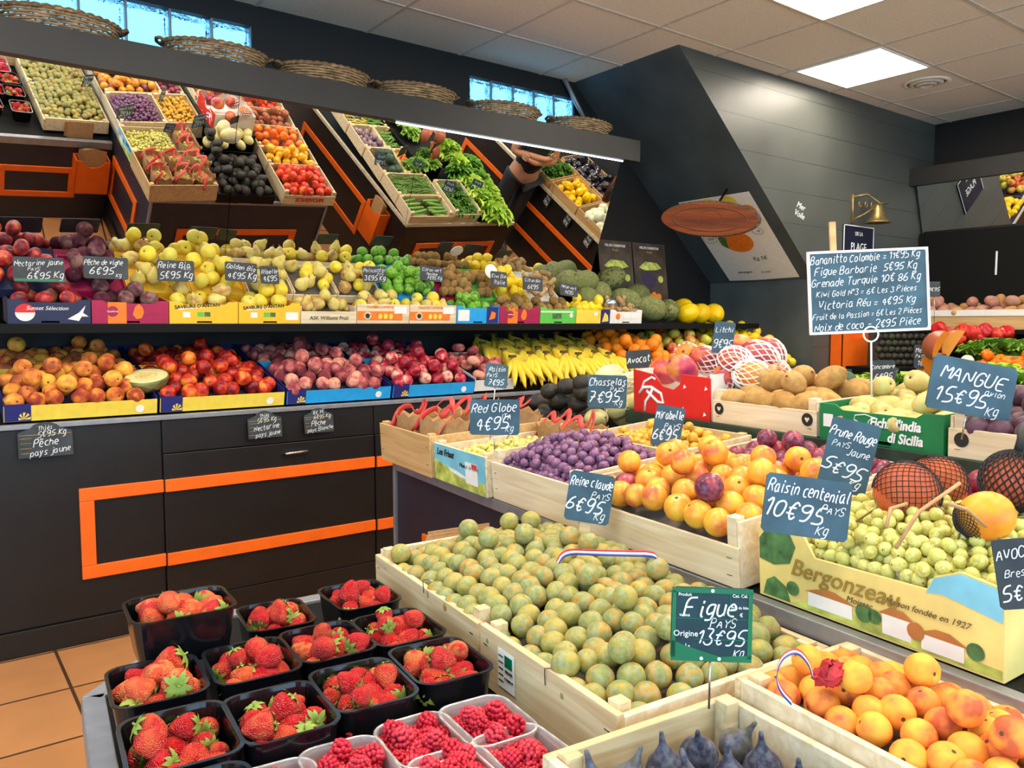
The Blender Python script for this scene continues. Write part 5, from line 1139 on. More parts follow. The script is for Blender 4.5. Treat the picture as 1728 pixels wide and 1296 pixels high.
netted('orange_melon', at(1530, 832, D=1.32), .052, M_BLACKNET, .0018, 'orange-skinned melon half out of a black net, beside the Prune rouge tag', 'melon', 1.0, Euler((.5, .6, 0)), 26, 17, .3, .92, 'netted_melon')
netted('orange_melon', at(1578, 818, D=1.42), .052, M_BLACKNET, .0018, 'orange-skinned melon in a black net, behind the first netted melon', 'melon', 1.0, Euler((-.5, .3, 1)), 26, 17, .3, .92, 'netted_melon')
netted('gold_mango', at(1662, 872, D=1.16), .036, M_BLACKNET, .0018, 'golden orange mango on a black net over the pale grapes', 'mango', 1.15, Euler((1.2, .2, .8)), 22, 13, .02, .3, 'golden_mango')
netted('orange_melon', at(1708, 812, D=1.27), .046, M_BLACKNET, .0034, 'round fruit wholly wrapped in thick black net with a knot', 'melon', 1.05, Euler((.1, .1, 0)), 26, 19, .02, .98, 'netted_melon', True)
for k, (pa, pb) in enumerate((((1512, 925), (1620, 815)), ((1600, 850), (1690, 910)), ((1495, 890), (1530, 850)))):
    A, B = at(*pa, D=1.10), at(*pb, D=1.14); b = MB(); b.tube([A, A.lerp(B, .4) + Vector((0, .006, .012)), B], .0028, 6)
    tag(b.build('dry_twig', M_KRAFT), 'dry tan twig %s' % ('slanting up by the first netted melon', 'lying across the golden mango', 'short one beside the Prune rouge tag')[k], 'twig')

# --- wall-facing crates on the island: avocados, squash, tomatoes
M, w = wall_crate(.41, .83, .03, TOP + .002, 8); zf = dome(w, .38, .03, .05)
carton(M, w, .42, .10, 'black carton tray of avocados at the wall end of the island', M_SHELF, M_SHELF, fh=.07, liner=lambda x, y: zf(x, y) - .006)
fill(M, w - .03, .41, .033, 58, 'avocado', 'dark green avocado in the black tray at the wall end of the island', 'avocado', 'avocados', zf, 261, name='avocado')
sq = [I(.62 + .06 * k, -.47 - .03 * (k % 2), .945 + .03 * (k % 2)) for k in range(-2, 4)] + [I(.6 + .07 * k, -.54, 1.0) for k in range(4)]
for k, P in enumerate(sq): spawn('pale_squash', P, .033, 'pale yellow squash in the pile between the avocados and the mango box', 'squash', 'pale squashes', Euler((rad(80), 0, RNG.uniform(-.5, .5) - PHI)), 'pale_squash')
netted('pale_squash', at(1030, 642, X=1.86), .050, M_NET, .003, 'pale melon in white foam netting behind the Chasselas tag', 'melon', 1.3, Euler((.3, 1.35, .4)), 18, 9, .05, .95, 'foam_wrapped_melon')
netted('pale_squash', at(1066, 650, X=1.84), .042, M_NET, .003, 'pale melon in white foam netting touching the red box', 'melon', 1.3, Euler((1.2, .3, .4)), 18, 9, .05, .95, 'foam_wrapped_melon')
av = [(930, 660), (958, 652), (985, 646), (945, 676), (985, 662), (975, 682), (1005, 668)]
for k, (px, py) in enumerate(av):
    spawn('avocado', at(px, py, X=1.73 + .02 * (k % 2)), .028, 'large dark avocado behind the Chasselas tag, %s' % ('lowest left', 'upper left', 'top', 'front left', 'middle', 'front middle', 'hidden by the tag')[k], 'avocado', 'avocados by the Chasselas tag', Euler((rad(85), 0, rad(70) - .25 * k)), 'avocado', (1, 1, 1.25))
tm = [(.03, .34, ['tomato', 'heart_tomato'], .036, 40, 'red ribbed tomato in the crate reading PROVENCE', 'wooden crate of red tomatoes reading PROVENCE', 3), (-.32, .20, 'yellow_tomato', .034, 22, 'yellow tomato in the crate behind the red tomatoes', 'wooden crate of yellow tomatoes behind the red ones', 5),
      (-.53, .24, 'orange_tomato', .036, 26, 'orange ribbed tomato behind the yellow tomatoes', 'wooden crate of orange tomatoes', 7), (-.78, .22, 'brown_tomato', .033, 26, 'brown-red tomato behind the orange tomatoes', 'wooden crate of brown-red tomatoes', 7), (-1.01, .3, 'tomato', .034, 30, 'red-orange tomato in the furthest tomato crate', 'wooden crate of red-orange tomatoes furthest from the wall', 7)]
for k, (b_, dd, key, r, n, lab, clab, tl) in enumerate(tm):
    M, w = wall_crate(.895, 1.31, b_, TOP + .004 + .016 * k, tl); zf = dome(w, dd, .04, .03)
    c = wood_crate(M, w, dd, .11, clab, M_PINE, fh=.10 if k else .085, liner=lambda x, y: zf(x, y) - .006)
    if k == 0: text(c, 'PROVENCE', .045, 0, .045, M_REDC, M=front_at(0, 0, -.001), bold=.002)
    fill(M, w - .03, dd - .01, r, n, key, lab, 'tomato', 'tomatoes %d' % k, zf, 270 + k, name='tomato', rot=lambda: rot_up(.8))

# --- crates on the island shelf
SHZ = .977
M, w = side_crate(.565, -.905, -.575, SHZ, 2)
c = thing('cardboard_box', M, 'red printed carton of netted mangoes on the green-edged shelf', 'box')
hB, dB = .13, .30
MB().box(-w / 2 + t_, w / 2 - t_, t_, dB - t_, 0, .004).build('floor_panel', M_WHC, c)
MB().slab([(-w / 2, 0), (w / 2, 0), (w / 2, hB - .01), (w * .17, hB - .004), (w * .13, hB - .035), (w * .05, hB - .052), (-w * .1, hB - .045), (-w * .20, hB - .012), (-w / 2, hB)], 0, t_, 0, Matrix.Translation((0, t_, 0)) @ FRONT).build('front_panel', M_REDC, c); FRONTP[c.name] = [o for o in c.children if o.name.startswith('front_panel')][0]
MB().box(-w / 2, w / 2, dB - t_, dB, 0, hB).build('back_panel', M_WHC, c)
for s_ in (-1, 1): MB().box(*sorted((s_ * w / 2, s_ * (w / 2 - t_))), t_, dB - t_, 0, hB).build('side_panel', M_WHC, c)
vs, fs = sheet(w - .012, dB - .012, lambda x, y: .055, y0=.006); MB().add(vs, fs, 0, True).build('liner', M_WHC, c)
A1 = front_at(-w * .25, .055, -.001)
pl = MB(); pl.tube([(-.055, .002, 0), (-.035, .022, 0), (.0, .025, 0), (.045, .008, 0), (.055, -.018, 0), (.03, -.018, 0), (.0, .0, 0), (-.02, .012, 0)], .0052, 6, 0, False, .3); pl.tube([(-.03, -.05, 0), (-.025, -.02, 0), (-.005, .0, 0), (.01, .025, 0)], .005, 6, 0, False, .3)
pl.tube([(-.05, .004, 0), (-.03, .04, 0), (.005, .055, 0), (.02, .05, 0)], .004, 6, 0, False, .3); pl.build('palm_emblem', M_TEXTWHITE, FRONTP[c.name], A1)
text(c, 'mangues du soleil', .010, -.01, .014, M_TEXTWHITE, M=front_at(0, 0, -.001))
for x_, z_ in ((w * .18, .085), (w * .44, .085), (w * .16, .02), (w * .42, .012)): decal(c, [(x_, z_), (x_ + .012, z_ + .004), (x_ + .004, z_ + .012)], M_TEXTWHITE, front_at(0, 0, -.001), 'corner_mark')
# mangoes with foam sleeves in and behind the red box
mg = [(1152, 623, 1.84, 'red_mango', .042, 0), (1120, 628, 1.9, 'mango', .04, 0), (1190, 608, 1.94, 'mango', .042, 1), (1240, 612, 1.86, 'mango', .046, 1), (1280, 603, 1.93, 'mango', .046, 1), (1298, 596, 1.98, 'mango', .042, 1), (1225, 640, 1.84, 'mango', .036, 1), (1270, 634, 1.86, 'gold_mango', .044, 1), (1205, 652, 1.83, 'red_mango', .034, 0), (1300, 640, 1.90, 'red_mango', .036, 0), (1160, 600, 2.0, 'gold_mango', .04, 1), (1308, 628, 1.97, 'mango', .036, 1), (1250, 585, 2.05, 'red_mango', .038, 0)]
ml = ['purplish red mango in the cut-out of the red carton', 'rosy mango behind the palm emblem', 'rosy mango in a foam sleeve, back of the red carton', 'orange and red mango in a foam sleeve, centre of the heap', 'rosy mango in a foam sleeve, top of the heap', 'rosy mango in a foam sleeve, right end of the heap', 'mango in an open foam sleeve beside the red carton', 'golden mango in a foam sleeve above the kiwis', 'dark red mango low beside the carton side', 'dark red mango low above the kiwis', 'golden mango in foam, furthest left at the back', 'mango in foam low at the right end', 'red mango at the very back of the heap']
for k, (px, py, X, key, r, net) in enumerate(mg):
    P = at(px, py, X=X); e = Euler((rad(70) + RNG.gauss(0, .3), RNG.gauss(0, .5), RNG.uniform(0, 6)))
    if net: netted(key, P, r, M_NET, .0058, ml[k], 'mango', 1.28, e, 13, 8, .05, .72, 'foam_sleeved_mango')
    else: spawn(key, P, r, ml[k], 'mango', None, e, 'mango')
def shelf_crate(b0, b1, lab, fh, mat=M_PALE, h=.085): 
    M, w = side_crate(.565, b0, b1, SHZ, 2); return M, w
M, w = side_crate(.565, -1.255, -.91, SHZ, 2); zf = lambda x, y: .03 + y * .12
c = wood_crate(M, w, .30, .085, 'pale wooden crate of golden kiwis on the green-edged shelf', M_PALE, fh=.062, liner=lambda x, y: zf(x, y) - .006)
for x_ in (-w * .47 + .016, w * .47 - .016):
    decal(c, circ(x_, .04, .016), M_TEXTDARK, front_at(0, 0, -.001), 'heart_stamp'); decal(c, [(x_ - .007, .042), (x_ - .004, .046), (x_, .043), (x_ + .004, .046), (x_ + .007, .042), (x_, .033)], M_PALE, front_at(0, 0, -.0018), 'heart')
fill(M, w - .03, .28, .030, 36, 'gold_kiwi', 'golden-brown kiwi in the pale crate right of the red carton', 'kiwi', 'golden kiwis', zf, 281, name='golden_kiwi', rot=lambda: Euler((rad(80) + RNG.gauss(0, .2), RNG.gauss(0, .2), RNG.gauss(0, .5))))
M, w = side_crate(.565, -1.565, -1.26, SHZ, 2); zf = lambda x, y: .018 + y * .16
c = carton(M, w, .30, .085, 'deep green carton of prickly pears reading Fichi d\'india di Sicilia', M_DKGRC, M_DKGRC, fh=.072, liner=lambda x, y: zf(x, y) - .006, notch=True)
A1 = front_at(0, 0, -.001)
text(c, "Fichi d'india", .030, w * .14, .052, M_TEXTWHITE, M=A1, shear=.18, bold=.0009, sx=.85); text(c, 'di Sicilia', .030, w * .22, .022, M_TEXTWHITE, M=A1, shear=.18, bold=.0009, sx=.85)
b = MB(); isl_ = [(-.055, .064), (-.03, .068), (-.012, .064), (-.022, .052), (-.02, .040), (-.034, .044), (-.058, .054)]; b.tube([(x, z, 0) for x, z in isl_], .0012, 5, 0, True); b.build('island_outline', M_TEXTWHITE, FRONTP[c.name], A1)
decal(c, rect(-w * .42, .045, .026, .030), M_PAPER, A1, 'label')
fill(M, w - .03, .28, .026, 38, 'prickly_pear', 'yellow-green prickly pear in the deep green carton', 'prickly pear', 'prickly pears', zf, 282, name='prickly_pear', rot=lambda: Euler((rad(75) + RNG.gauss(0, .25), RNG.gauss(0, .3), RNG.gauss(0, .6))))
M, w = side_crate(.565, -1.98, -1.57, SHZ, 2); zf = lambda x, y: .03 + y * .1
c = wood_crate(M, w, .30, .085, 'pale wooden crate of passion fruit at the right end of the green-edged shelf', M_PALE, fh=.060, liner=lambda x, y: zf(x, y) - .006)
decal(c, circ(-w * .47 + .016, .038, .015), M_TEXTDARK, front_at(0, 0, -.001), 'heart_stamp')
fill(M, w - .03, .28, .024, 60, 'passion', 'dusky purple passion fruit in the pale crate under the Mangue sign', 'passion fruit', 'passion fruits', zf, 283, name='passion_fruit')
# ------------------------------------------------------------------ low table: greengages, figs, apricots, berries
LB = LOW + .002
for k, (b0, b1, lab) in enumerate(((-1.368, -.905, 'wooden crate of greengages nearer the back counter'), (-1.738, -1.374, 'wooden crate of greengages nearer the camera, with a paper label'))):
    M, w = frame(I(-.42, (b0 + b1) / 2, LB + (.012 if k == 0 else 0)), ANG_A, rad(1)), b1 - b0 - .004; d = .41; zf = lambda x, y, k=k: .034 + .070 * max(0, 1 - ((y - .25) / (.25 if y < .25 else .24)) ** 2) ** .7 * max(0, 1 - (max(0, (x if k else -x)) / (w / 2)) ** 2) ** .7
    c = wood_crate(M, w, d, .095, lab, M_PINE, fh=.10 if k else .085, liner=lambda x, y: zf(x, y) - .006, t=.012, sides=((1, 0), (0, 1))[k])
    if k:
        A1 = front_at(-w * .26, .052, -.0012); decal(c, rect(0, 0, .05, .062), M_PAPER, A1, 'label'); decal(c, rect(.008, .016, .022, .018), M_GREENSIGN, front_at(-w * .26, .052, -.002), 'green_square')
        for j in range(5): decal(c, rect(-.015, .02 - .010 * j, .014, .0016), M_TEXTDARK, front_at(-w * .26, .052, -.002), 'label_line')
        text(c, 'PRUNE', .007, .010, .000, M_TEXTDARK, M=front_at(-w * .26, .052, -.002)); text(c, 'CALIBRE 40', .005, .010, -.012, M_TEXTDARK, M=front_at(-w * .26, .052, -.002))
    b = MB(); b.tube([(w * .05, -.002, .075), (w * .05, -.003, .10), (w * .05 + .01, .004, .103), (w * .05 + .025, .006, .103)], .001, 5); b.build('staple', M_STEEL, c)
    fill(M, w - .008, d - .015, .0203, 230 if k == 0 else 190, 'greengage', 'dusty green-gold plum in the greengage crate %s' % ('nearer the back counter' if k == 0 else 'nearer the camera'), 'plum', 'greengages %s' % ('back' if k == 0 else 'front'), zf, 301 + k, name='greengage')
for k in range(11):
    y_ = .05 + .033 * k; h_ = .034 + .070 * max(0, 1 - ((y_ - .25) / (.25 if y_ < .25 else .24)) ** 2) ** .7
    spawn('greengage', I(-.42 + y_, -1.371 + RNG.uniform(-.012, .012), LB + h_ + .030), .0203 * RNG.uniform(.92, 1.04), 'dusty green-gold plum lying over the joint of the two greengage crates', 'plum', 'greengages over the crate joint')
# tricolour ribbons
M_BLUE_R = plain('blue_ribbon', '#2b3f8f', .45); M_RED_R = plain('crimson_ribbon', '#c22b3c', .45)
def tricolour(pts, wdt, nrm, label):
    b = MB(); pts = [Vector(p) for p in pts]
    for _ in range(3):
        q = [pts[0]]
        for i in range(len(pts) - 1): q += [pts[i].lerp(pts[i + 1], .25), pts[i].lerp(pts[i + 1], .75)]
        pts = q + [pts[-1]]
    n = Vector(nrm).normalized(); vs, fs, ms = [], [], []
    for i, p in enumerate(pts):
        for k in range(4): vs.append(p + n * wdt * (k / 3 - .5))
    for k in range(3): b.add([v for i in range(len(pts)) for v in (vs[i * 4 + k], vs[i * 4 + k + 1])], [(2 * i, 2 * i + 1, 2 * i + 3, 2 * i + 2) for i in range(len(pts) - 1)], k, True)
    o = b.build('tricolour_ribbon', [M_BLUE_R, M_TEXTWHITE, M_RED_R]); md = o.modifiers.new('body', 'SOLIDIFY'); md.thickness = .0008
    return tag(o, label, 'ribbon')
A, B = at(938, 944, D=1.46), at(1104, 938, D=1.40)
tricolour([A + Vector((0, 0, -.012)), A + Vector((.02, 0, .012)), A.lerp(B, .4) + Vector((0, 0, .010)), A.lerp(B, .75) + Vector((0, 0, .006)), B + Vector((0, 0, .004)), B + Vector((.01, 0, -.01))], .012, (.1, .5, .9), 'blue white red ribbon lying over the far greengages')
A, B = at(1335, 1185, D=.86), at(1372, 1140, D=.90)
C1 = at(1308, 1140, D=.85); C2 = at(1345, 1095, D=.87)
tricolour([A, at(1316, 1165, D=.855), C1, at(1318, 1108, D=.86), C2, at(1366, 1118, D=.89), B], .009, (.75, .5, .4), 'blue white red ribbon looped over the corner of the apricot crate')
# figs and apricots
M, w = frame(I(-.398, -1.755, LB), ANG_W, 0), .298; zf = dome(w, .38, .02, .01)
wood_crate(M, w, .42, .095, 'wooden crate of dark figs at the bottom edge of the picture', M_PINE, liner=lambda x, y: zf(x, y) - .006, t=.012)
k = 0
for yy in (.055, .11, .165, .22):
    for xx in (-.10, -.045, .01, .06, .11):
        k += 1; P = M @ Vector((xx + RNG.uniform(-.008, .008), yy + RNG.uniform(-.006, .006), .062)); 
        f = spawn('fig', P, .0235 * RNG.uniform(.9, 1.08), 'dark blue-black fig with its stem up in the crate at the bottom edge', 'fig', 'figs', Euler((RNG.gauss(0, .35), RNG.gauss(0, .35), RNG.uniform(0, 6))))
M, w = frame(I(-.122, -1.758, LB + .012), ANG_W, rad(-1)), .236; zf = dome(w, .42, .055, .035)
wood_crate(M, w, .46, .105, 'wooden crate of apricots at the lower right of the picture', M_PINE, liner=lambda x, y: zf(x, y) - .006, t=.011)
fill(M, w - .02, .44, .0215, 140, 'apricot', 'orange apricot with a rosy cheek in the lower right crate', 'apricot', 'apricots', zf, 311, name='apricot', rot=lambda: rot_up(1.0))
P = at(1402, 1136, D=1.0); b = MB(); b.ball((0, 0, 0), .017, 16, 11, 0, (1.7, .9, .8)); rt_ = random.Random(5); b.v = [(x + rt_.uniform(-.005, .005), y + rt_.uniform(-.005, .005), z + rt_.uniform(-.005, .005)) for x, y, z in b.v]; b.sm = [False] * len(b.sm); tag(b.build('red_tissue', plain('red_tissue', '#b3222a', .7, var=.15, bump=.6), None, Matrix.Translation(P)), 'crumpled red tissue at the back of the apricot crate', 'tissue paper')
# punnets
def rrect(w, d, r, n=5):
    pts = []
    for cx_, cy_, a0 in ((w / 2 - r, d / 2 - r, 0), (-w / 2 + r, d / 2 - r, PI / 2), (-w / 2 + r, -d / 2 + r, PI), (w / 2 - r, -d / 2 + r, 1.5 * PI)):
        for i in range(n + 1): a = a0 + PI / 2 * i / n; pts.append((cx_ + r * math.cos(a), cy_ + r * math.sin(a)))
    return pts
def tray_mesh(name, w, d, h, mat, dent=.006, lip=.006):
    b = MB()
    def ring(ww, dd, z, r, dn=0): return [(x * (1 - (dn * 2 / w if abs(y) < d * .2 and abs(x) > w * .3 else 0)), y * (1 - (dn * 2 / d if abs(x) < w * .18 and abs(y) > d * .3 else 0)), z) for x, y in rrect(ww, dd, r)]
    R_ = [ring(w * .80, d * .82, 0, .016, dent), ring(w * .88, d * .89, h * .45, .02, dent), ring(w * .95, d * .955, h * .96, .024), ring(w, d, h * .97, .026), ring(w, d, h, .026), ring(w - lip * 1.6, d - lip * 1.6, h, .024), ring(w - lip * 2.2, d - lip * 2.2, h * .92, .022), ring(w * .86, d * .87, h * .45, .018, dent), ring(w * .77, d * .79, .004, .014, dent)]
    n = len(R_[0]); vs = [v for r_ in R_ for v in r_]; fs = [tuple(range(n - 1, -1, -1)), tuple(range((len(R_) - 1) * n, len(R_) * n))]
    for k in range(len(R_) - 1):
        for i in range(n): fs.append((k * n + i, k * n + (i + 1) % n, (k + 1) * n + (i + 1) % n, (k + 1) * n + i))
    b.add(vs, fs, 0, False)
    me = b.mesh(name, mat); bm = bmesh.new(); bm.from_mesh(me); bmesh.ops.recalc_face_normals(bm, faces=bm.faces); bm.to_mesh(me); bm.free(); return me
M_FOIL = plain('foil_rim', '#c4c2c0', .35, metal=.5, var=.15, scale=80)
PW, PD, PH = .126, .150, .074
ME_P = tray_mesh('punnet', PW, PD, PH, M_PUNNET); ME_R = tray_mesh('clear_punnet', .106, .124, .058, M_CLEAR, .003, .005)
straw = [((303, 1018), .800, 1.06, 'stacked highest, on top of the others by the floor tiles'), ((465, 1036), .735, .94, 'far row, right of the stacked one'), ((606, 1002), .735, 1.0, 'far row, touching the greengage crate end'),
         ((264, 1146), .745, 1.0, 'below the stacked one, at the metal corner'), ((424, 1112), .742, 1.0, 'second row, between the corner punnet and the middle'), ((552, 1080), .740, 1.0, 'second row, middle of the group'), ((672, 1056), .738, 1.0, 'second row, touching the greengage crate'),
         ((303, 1240), .745, 1.05, 'front row, at the left bottom edge'), ((473, 1198), .745, 1.0, 'front row, second from the metal edge'), ((612, 1152), .742, 1.0, 'front row, between two others above the raspberries'), ((742, 1112), .740, 1.0, 'front row, beside the crate paper label'), ((340, 1360), .745, 1.0, 'cut by the bottom edge under the front row')]
ROT_I = Matrix.Rotation(-PHI, 4, 'Z')
for k, ((px, py), z, s_, lab) in enumerate(straw):
    P = at(px, py, Z=z); M = Matrix.Translation((P.x, P.y, z - PH * s_)) @ Matrix.Rotation(-PHI + RNG.uniform(-.05, .05), 4, 'Z')
    if k == 0: M = M @ Matrix.Rotation(PI / 2, 4, 'Z')
    o = put(ME_P, 'punnet', M @ Matrix.Scale(s_, 4)); tag(o, 'black strawberry punnet, ' + lab, 'punnet', 'black strawberry punnets')
    zf = dome(PW * s_, PD * s_, .030 if k else .042, .008)
    for p in heap(PW * s_ * (.80 if k else .72), PD * s_ * (.80 if k else .72), .0155, 14, zf, None, 400 + k, 14, .8):
        q = M @ Vector((p.x, p.y - PD * s_ * (.40 if k else .36), p.z)); key = 'pale_strawberry' if (k in (0, 3) and RNG.random() < .6) or RNG.random() < .08 else 'strawberry'
        r = .0170 * RNG.uniform(.85, 1.18) * (1.15 if k in (0, 3) else 1); e = Euler((RNG.gauss(PI / 2, .6), RNG.gauss(0, .5), RNG.uniform(0, 6)))
        f = spawn(key, q, r, ('orange-red' if key[0] == 'p' else 'red') + ' strawberry in the black punnet, ' + lab.split(', o')[0].replace(',', '')[:58], 'strawberry', 'strawberries in the punnet %s' % lab[:30], e, 'strawberry')
        put(CALYX, 'calyx', None, f)
rasp = [((822, 1214), 'beside the greengage crate label'), ((716, 1246), 'middle of the clear ones'), ((884, 1268), 'touching the fig crate'), ((590, 1292), 'left one under the black punnets'), ((778, 1310), 'bottom edge centre'), ((470, 1335), 'bottom edge, furthest left'), ((660, 1358), 'mostly below the picture')]
for k, ((px, py), lab) in enumerate(rasp):
    z = .722; P = at(px, py, Z=z); M = Matrix.Translation((P.x, P.y, z - .058)) @ Matrix.Rotation(-PHI + RNG.uniform(-.06, .06), 4, 'Z')
    o = put(ME_R, 'clear_punnet', M); tag(o, 'clear plastic raspberry punnet, ' + lab, 'punnet', 'clear raspberry punnets')
    b = MB(); b.slab(rrect(.083, .098, .012), .0, .0016); b.build('paper_pad', M_PAPER, o, Matrix.Translation((0, 0, .0045)))
    b = MB(); b.tube([(x, y, .058) for x, y in rrect(.103, .121, .026)], .0017, 6, 0, True); b.build('rolled_rim', M_FOIL, o)
    for p in heap(.092, .108, .0108, 40, dome(.09, .108, .022, .012), None, 430 + k, 12, .9):
        spawn('raspberry', M @ Vector((p.x, p.y - .054, p.z)), .0128 * RNG.uniform(.88, 1.1), 'red raspberry in the clear punnet, ' + lab, 'raspberry', 'raspberries in the punnet ' + lab, None, 'raspberry')
# brown paper edges behind the greengages
t = thing('paper_bag_stack', frame(I(-.20, -.87, LOW - .01), ANG_W, 0), 'stack of folded kraft bags behind the far greengage crate', 'paper bags')
for j in range(4): MB().box(-.08 + .006 * j, .08 + .006 * j, .006 * j, .006 * j + .002, 0, .13 - .006 * j).build('folded_bag', M_KRAFT, t)

# ------------------------------------------------------------------ chalk signs on the islands
def sgn(px, py, wpx, hpx, lines, label, D, nrm=(-.55, -.83, .05), roll=0.0, mat=None, stem=None, fm=None, kx=1.0, extra=None, nm='price_sign', cat='price sign'):
    P = at(px, py, D=D); s_ = D / F_PX; return price_sign(facing(P, nrm, rad(roll)), wpx * s_ * kx, hpx * s_, lines, label, mat or M_BLUESLATE, fm, stem, extra=extra, name=nm, cat=cat)
sgn(835, 704, 84, 60, [('Red Globe', -.02, .27, .30, 2), ('ITA', .22, .02, .2, 4), ('4€95', -.05, -.18, .42, 3), ('Kg', .3, -.32, .22, 0)], 'blue slate sign reading Red Globe in the white grape crate', 2.10, roll=-1, stem=('wire', .05))
sgn(1025, 661, 66, 56, [('Chasselas', 0, .30, .28, 2), ('PAYS', .25, .08, .18, 2), ('7€95', -.08, -.16, .42, 2), ('Kg', .3, -.32, .22, 0)], 'blue slate sign reading Chasselas before the dark avocados', 2.42, roll=-2, stem=('wire', .06))
sgn(1127, 720, 48, 70, [('Mirabelle', 0, .28, .24, 8), ('PAYS', .15, .02, .16, 6), ('6€95', -.06, -.18, .34, 6), ('Kg', .2, -.38, .16, 6)], 'narrow blue slate sign reading Mirabelle in the mirabelle crate', 2.02, (-.75, -.62, .1), -9, stem=('wire', .06))
sgn(995, 840, 76, 84, [('Reine claude', 0, .30, .24, 0), ('PAYS', .24, .06, .16, 0), ('6€95', -.08, -.14, .36, -4), ('Kg', .28, -.34, .2, 0)], 'blue slate sign reading Reine claude on a wooden stake above the greengages', 1.60, (-.62, -.78, .12), -9, stem=('stake', .085))
sgn(1362, 856, 146, 100, [('Raisin centenial', 0, .27, .26, -2), ('PAYS', .30, .0, .17, -4), ('10€95', -.14, -.10, .38, -4), ('Kg', .2, -.36, .2, -4)], 'large blue slate sign reading Raisin centenial over the landscape carton', 1.19, (-.60, -.80, .15), -8)
sgn(1432, 770, 78, 122, [('Prune Rouge', 0, .30, .17, -4), ('PAYS', -.2, .14, .10, 0), ('Jaune', .18, .06, .12, 0), ('5€95', -.04, -.18, .25, -12), ('Kg', .25, -.36, .14, -10)], 'dark blue slate sign reading Prune rouge before the green carton', 1.44, (-.80, -.55, .15), -12, M_BLUESLATE, ('wire', .05))
sgn(1640, 655, 142, 92, [('MANGUE', 0, .20, .34, -3), ('avion', .28, -.02, .16, -2), ('15€95', -.10, -.20, .36, 0), ('Kg', .28, -.36, .22, 0)], 'blue slate sign reading Mangue on the right, tilted over the green carton', 1.58, (-.62, -.78, .1), -11, stem=('wire', .05))
sgn(1722, 968, 74, 118, [('AVOCAT', 0, .30, .19, 6), ('Bresil', -.04, .02, .14, 6), ('5€95', 0, -.24, .28, 8)], 'black slate sign starting AV cut by the right picture edge', .95, (-.75, -.65, .1), 8, M_SLATE)
sgn(1221, 570, 34, 54, [('Litchi', 0, .25, .2, 4), ('9€95', 0, -.2, .3, 4)], 'small tall blue slate sign standing among the foam netted mangoes', 2.35, (-.8, -.6, .05), -6, stem=('wire', .15))
sgn(1078, 606, 42, 30, [('Avocat', 0, .0, .5, 3)], 'small slate sign reading Avocat behind the red carton', 2.60, roll=5, mat=M_SLATE, stem=('wire', .22))
sgn(838, 634, 40, 40, [('Raisin', 0, .28, .26, 4), ('PAYS', -.2, .0, .2, 4), ('7€95', .0, -.28, .3, 4)], 'small blue slate sign behind the ribboned kraft bags', 2.45, (-.3, -.93, .1), -8, stem=('wire', .16))
def fig_extra(s, w, h):
    T = Matrix.Translation((0, 0, .0004)); g = M_GREENSIGN
    for p in (rect(0, h * .46, w, h * .07), rect(-w * .47, 0, w * .05, h * .9), rect(w * .47, 0, w * .05, h * .9), rect(0, h * .08, w * .9, .0008), rect(w * .12, -h * .2, w * .66, .0008), rect(w * .22, h * .26, .0008, h * .34)): decal(s, p, g, T, 'green_rule')
    decal(s, [(-w * .5, -h * .5), (w * .5, -h * .5), (w * .5, -h * .40), (w * .1, -h * .43), (-w * .3, -h * .30), (-w * .5, -h * .22)], g, T, 'green_field')
    for body, x, y, z_ in (('Produit', -.34, .40, .06), ('Cat. Cal.', .34, .40, .06), ('Variété', -.34, .12, .05), ('Prix du kilo', .34, .24, .05), ('Origine', -.32, -.13, .11), ('€', .36, .14, .07)): text(s, body, z_ * h, x * w, y * h, M_TEXTWHITE, z=.001)
    for x, y in ((.0, .46), (-.12, -.46), (.1, -.46)): decal(s, circ(x * w, y * h, .0022, 10), M_PAPER, Matrix.Translation((0, 0, .001)), 'eyelet')
sgn(1201, 1054, 136, 124, [('Figue', -.02, .24, .30, 2), ('PAYS', .14, .02, .15, 0), ('13€95', .12, -.18, .25, -3), ('Kg', .34, -.38, .14, 0), ('BIA', -.33, -.33, .12, 12)], 'green printed slate sign reading Figue standing in the greengages', .99, (-.62, -.78, .08), -1.5, plain('dark_teal_slate', '#12333b', .5, var=.15), ('wire', .06), extra=fig_extra)
def menu(s, w, h): MB().box(-w * .30, -w * .25, h * .1, h * .88, -.012, -.005).build('wooden_stick', M_WARM, s)
menu_l = [('Bananitto Colombie = 11€95 Kg', .41), ('Figue Barbarie  5€95 Kg', .27), ('Grenade Turquie 10€ 86 Kg', .13), ('Kiwi Gold N°3 = 6€ Les 3 Pièces', -.01), ('Victoria Réu = 4€95 Kg', -.15), ('Fruit de la Passion = 6€ Les 2 Pièces', -.29), ('Noix de coco = 2€95 Pièce', -.42)]
sgn(1466, 491, 200, 136, [(s_, -.02, y + .01, .115 if len(s_) < 30 else .088, 2) for s_, y in menu_l], 'large white-framed slate menu board of exotic fruit prices on a ring stand', 1.92, (-.60, -.80, .06), 2.5, M_BLUESLATE, ('ring', .15), M_TEXTWHITE, extra=menu, nm='menu_board', cat='menu board')
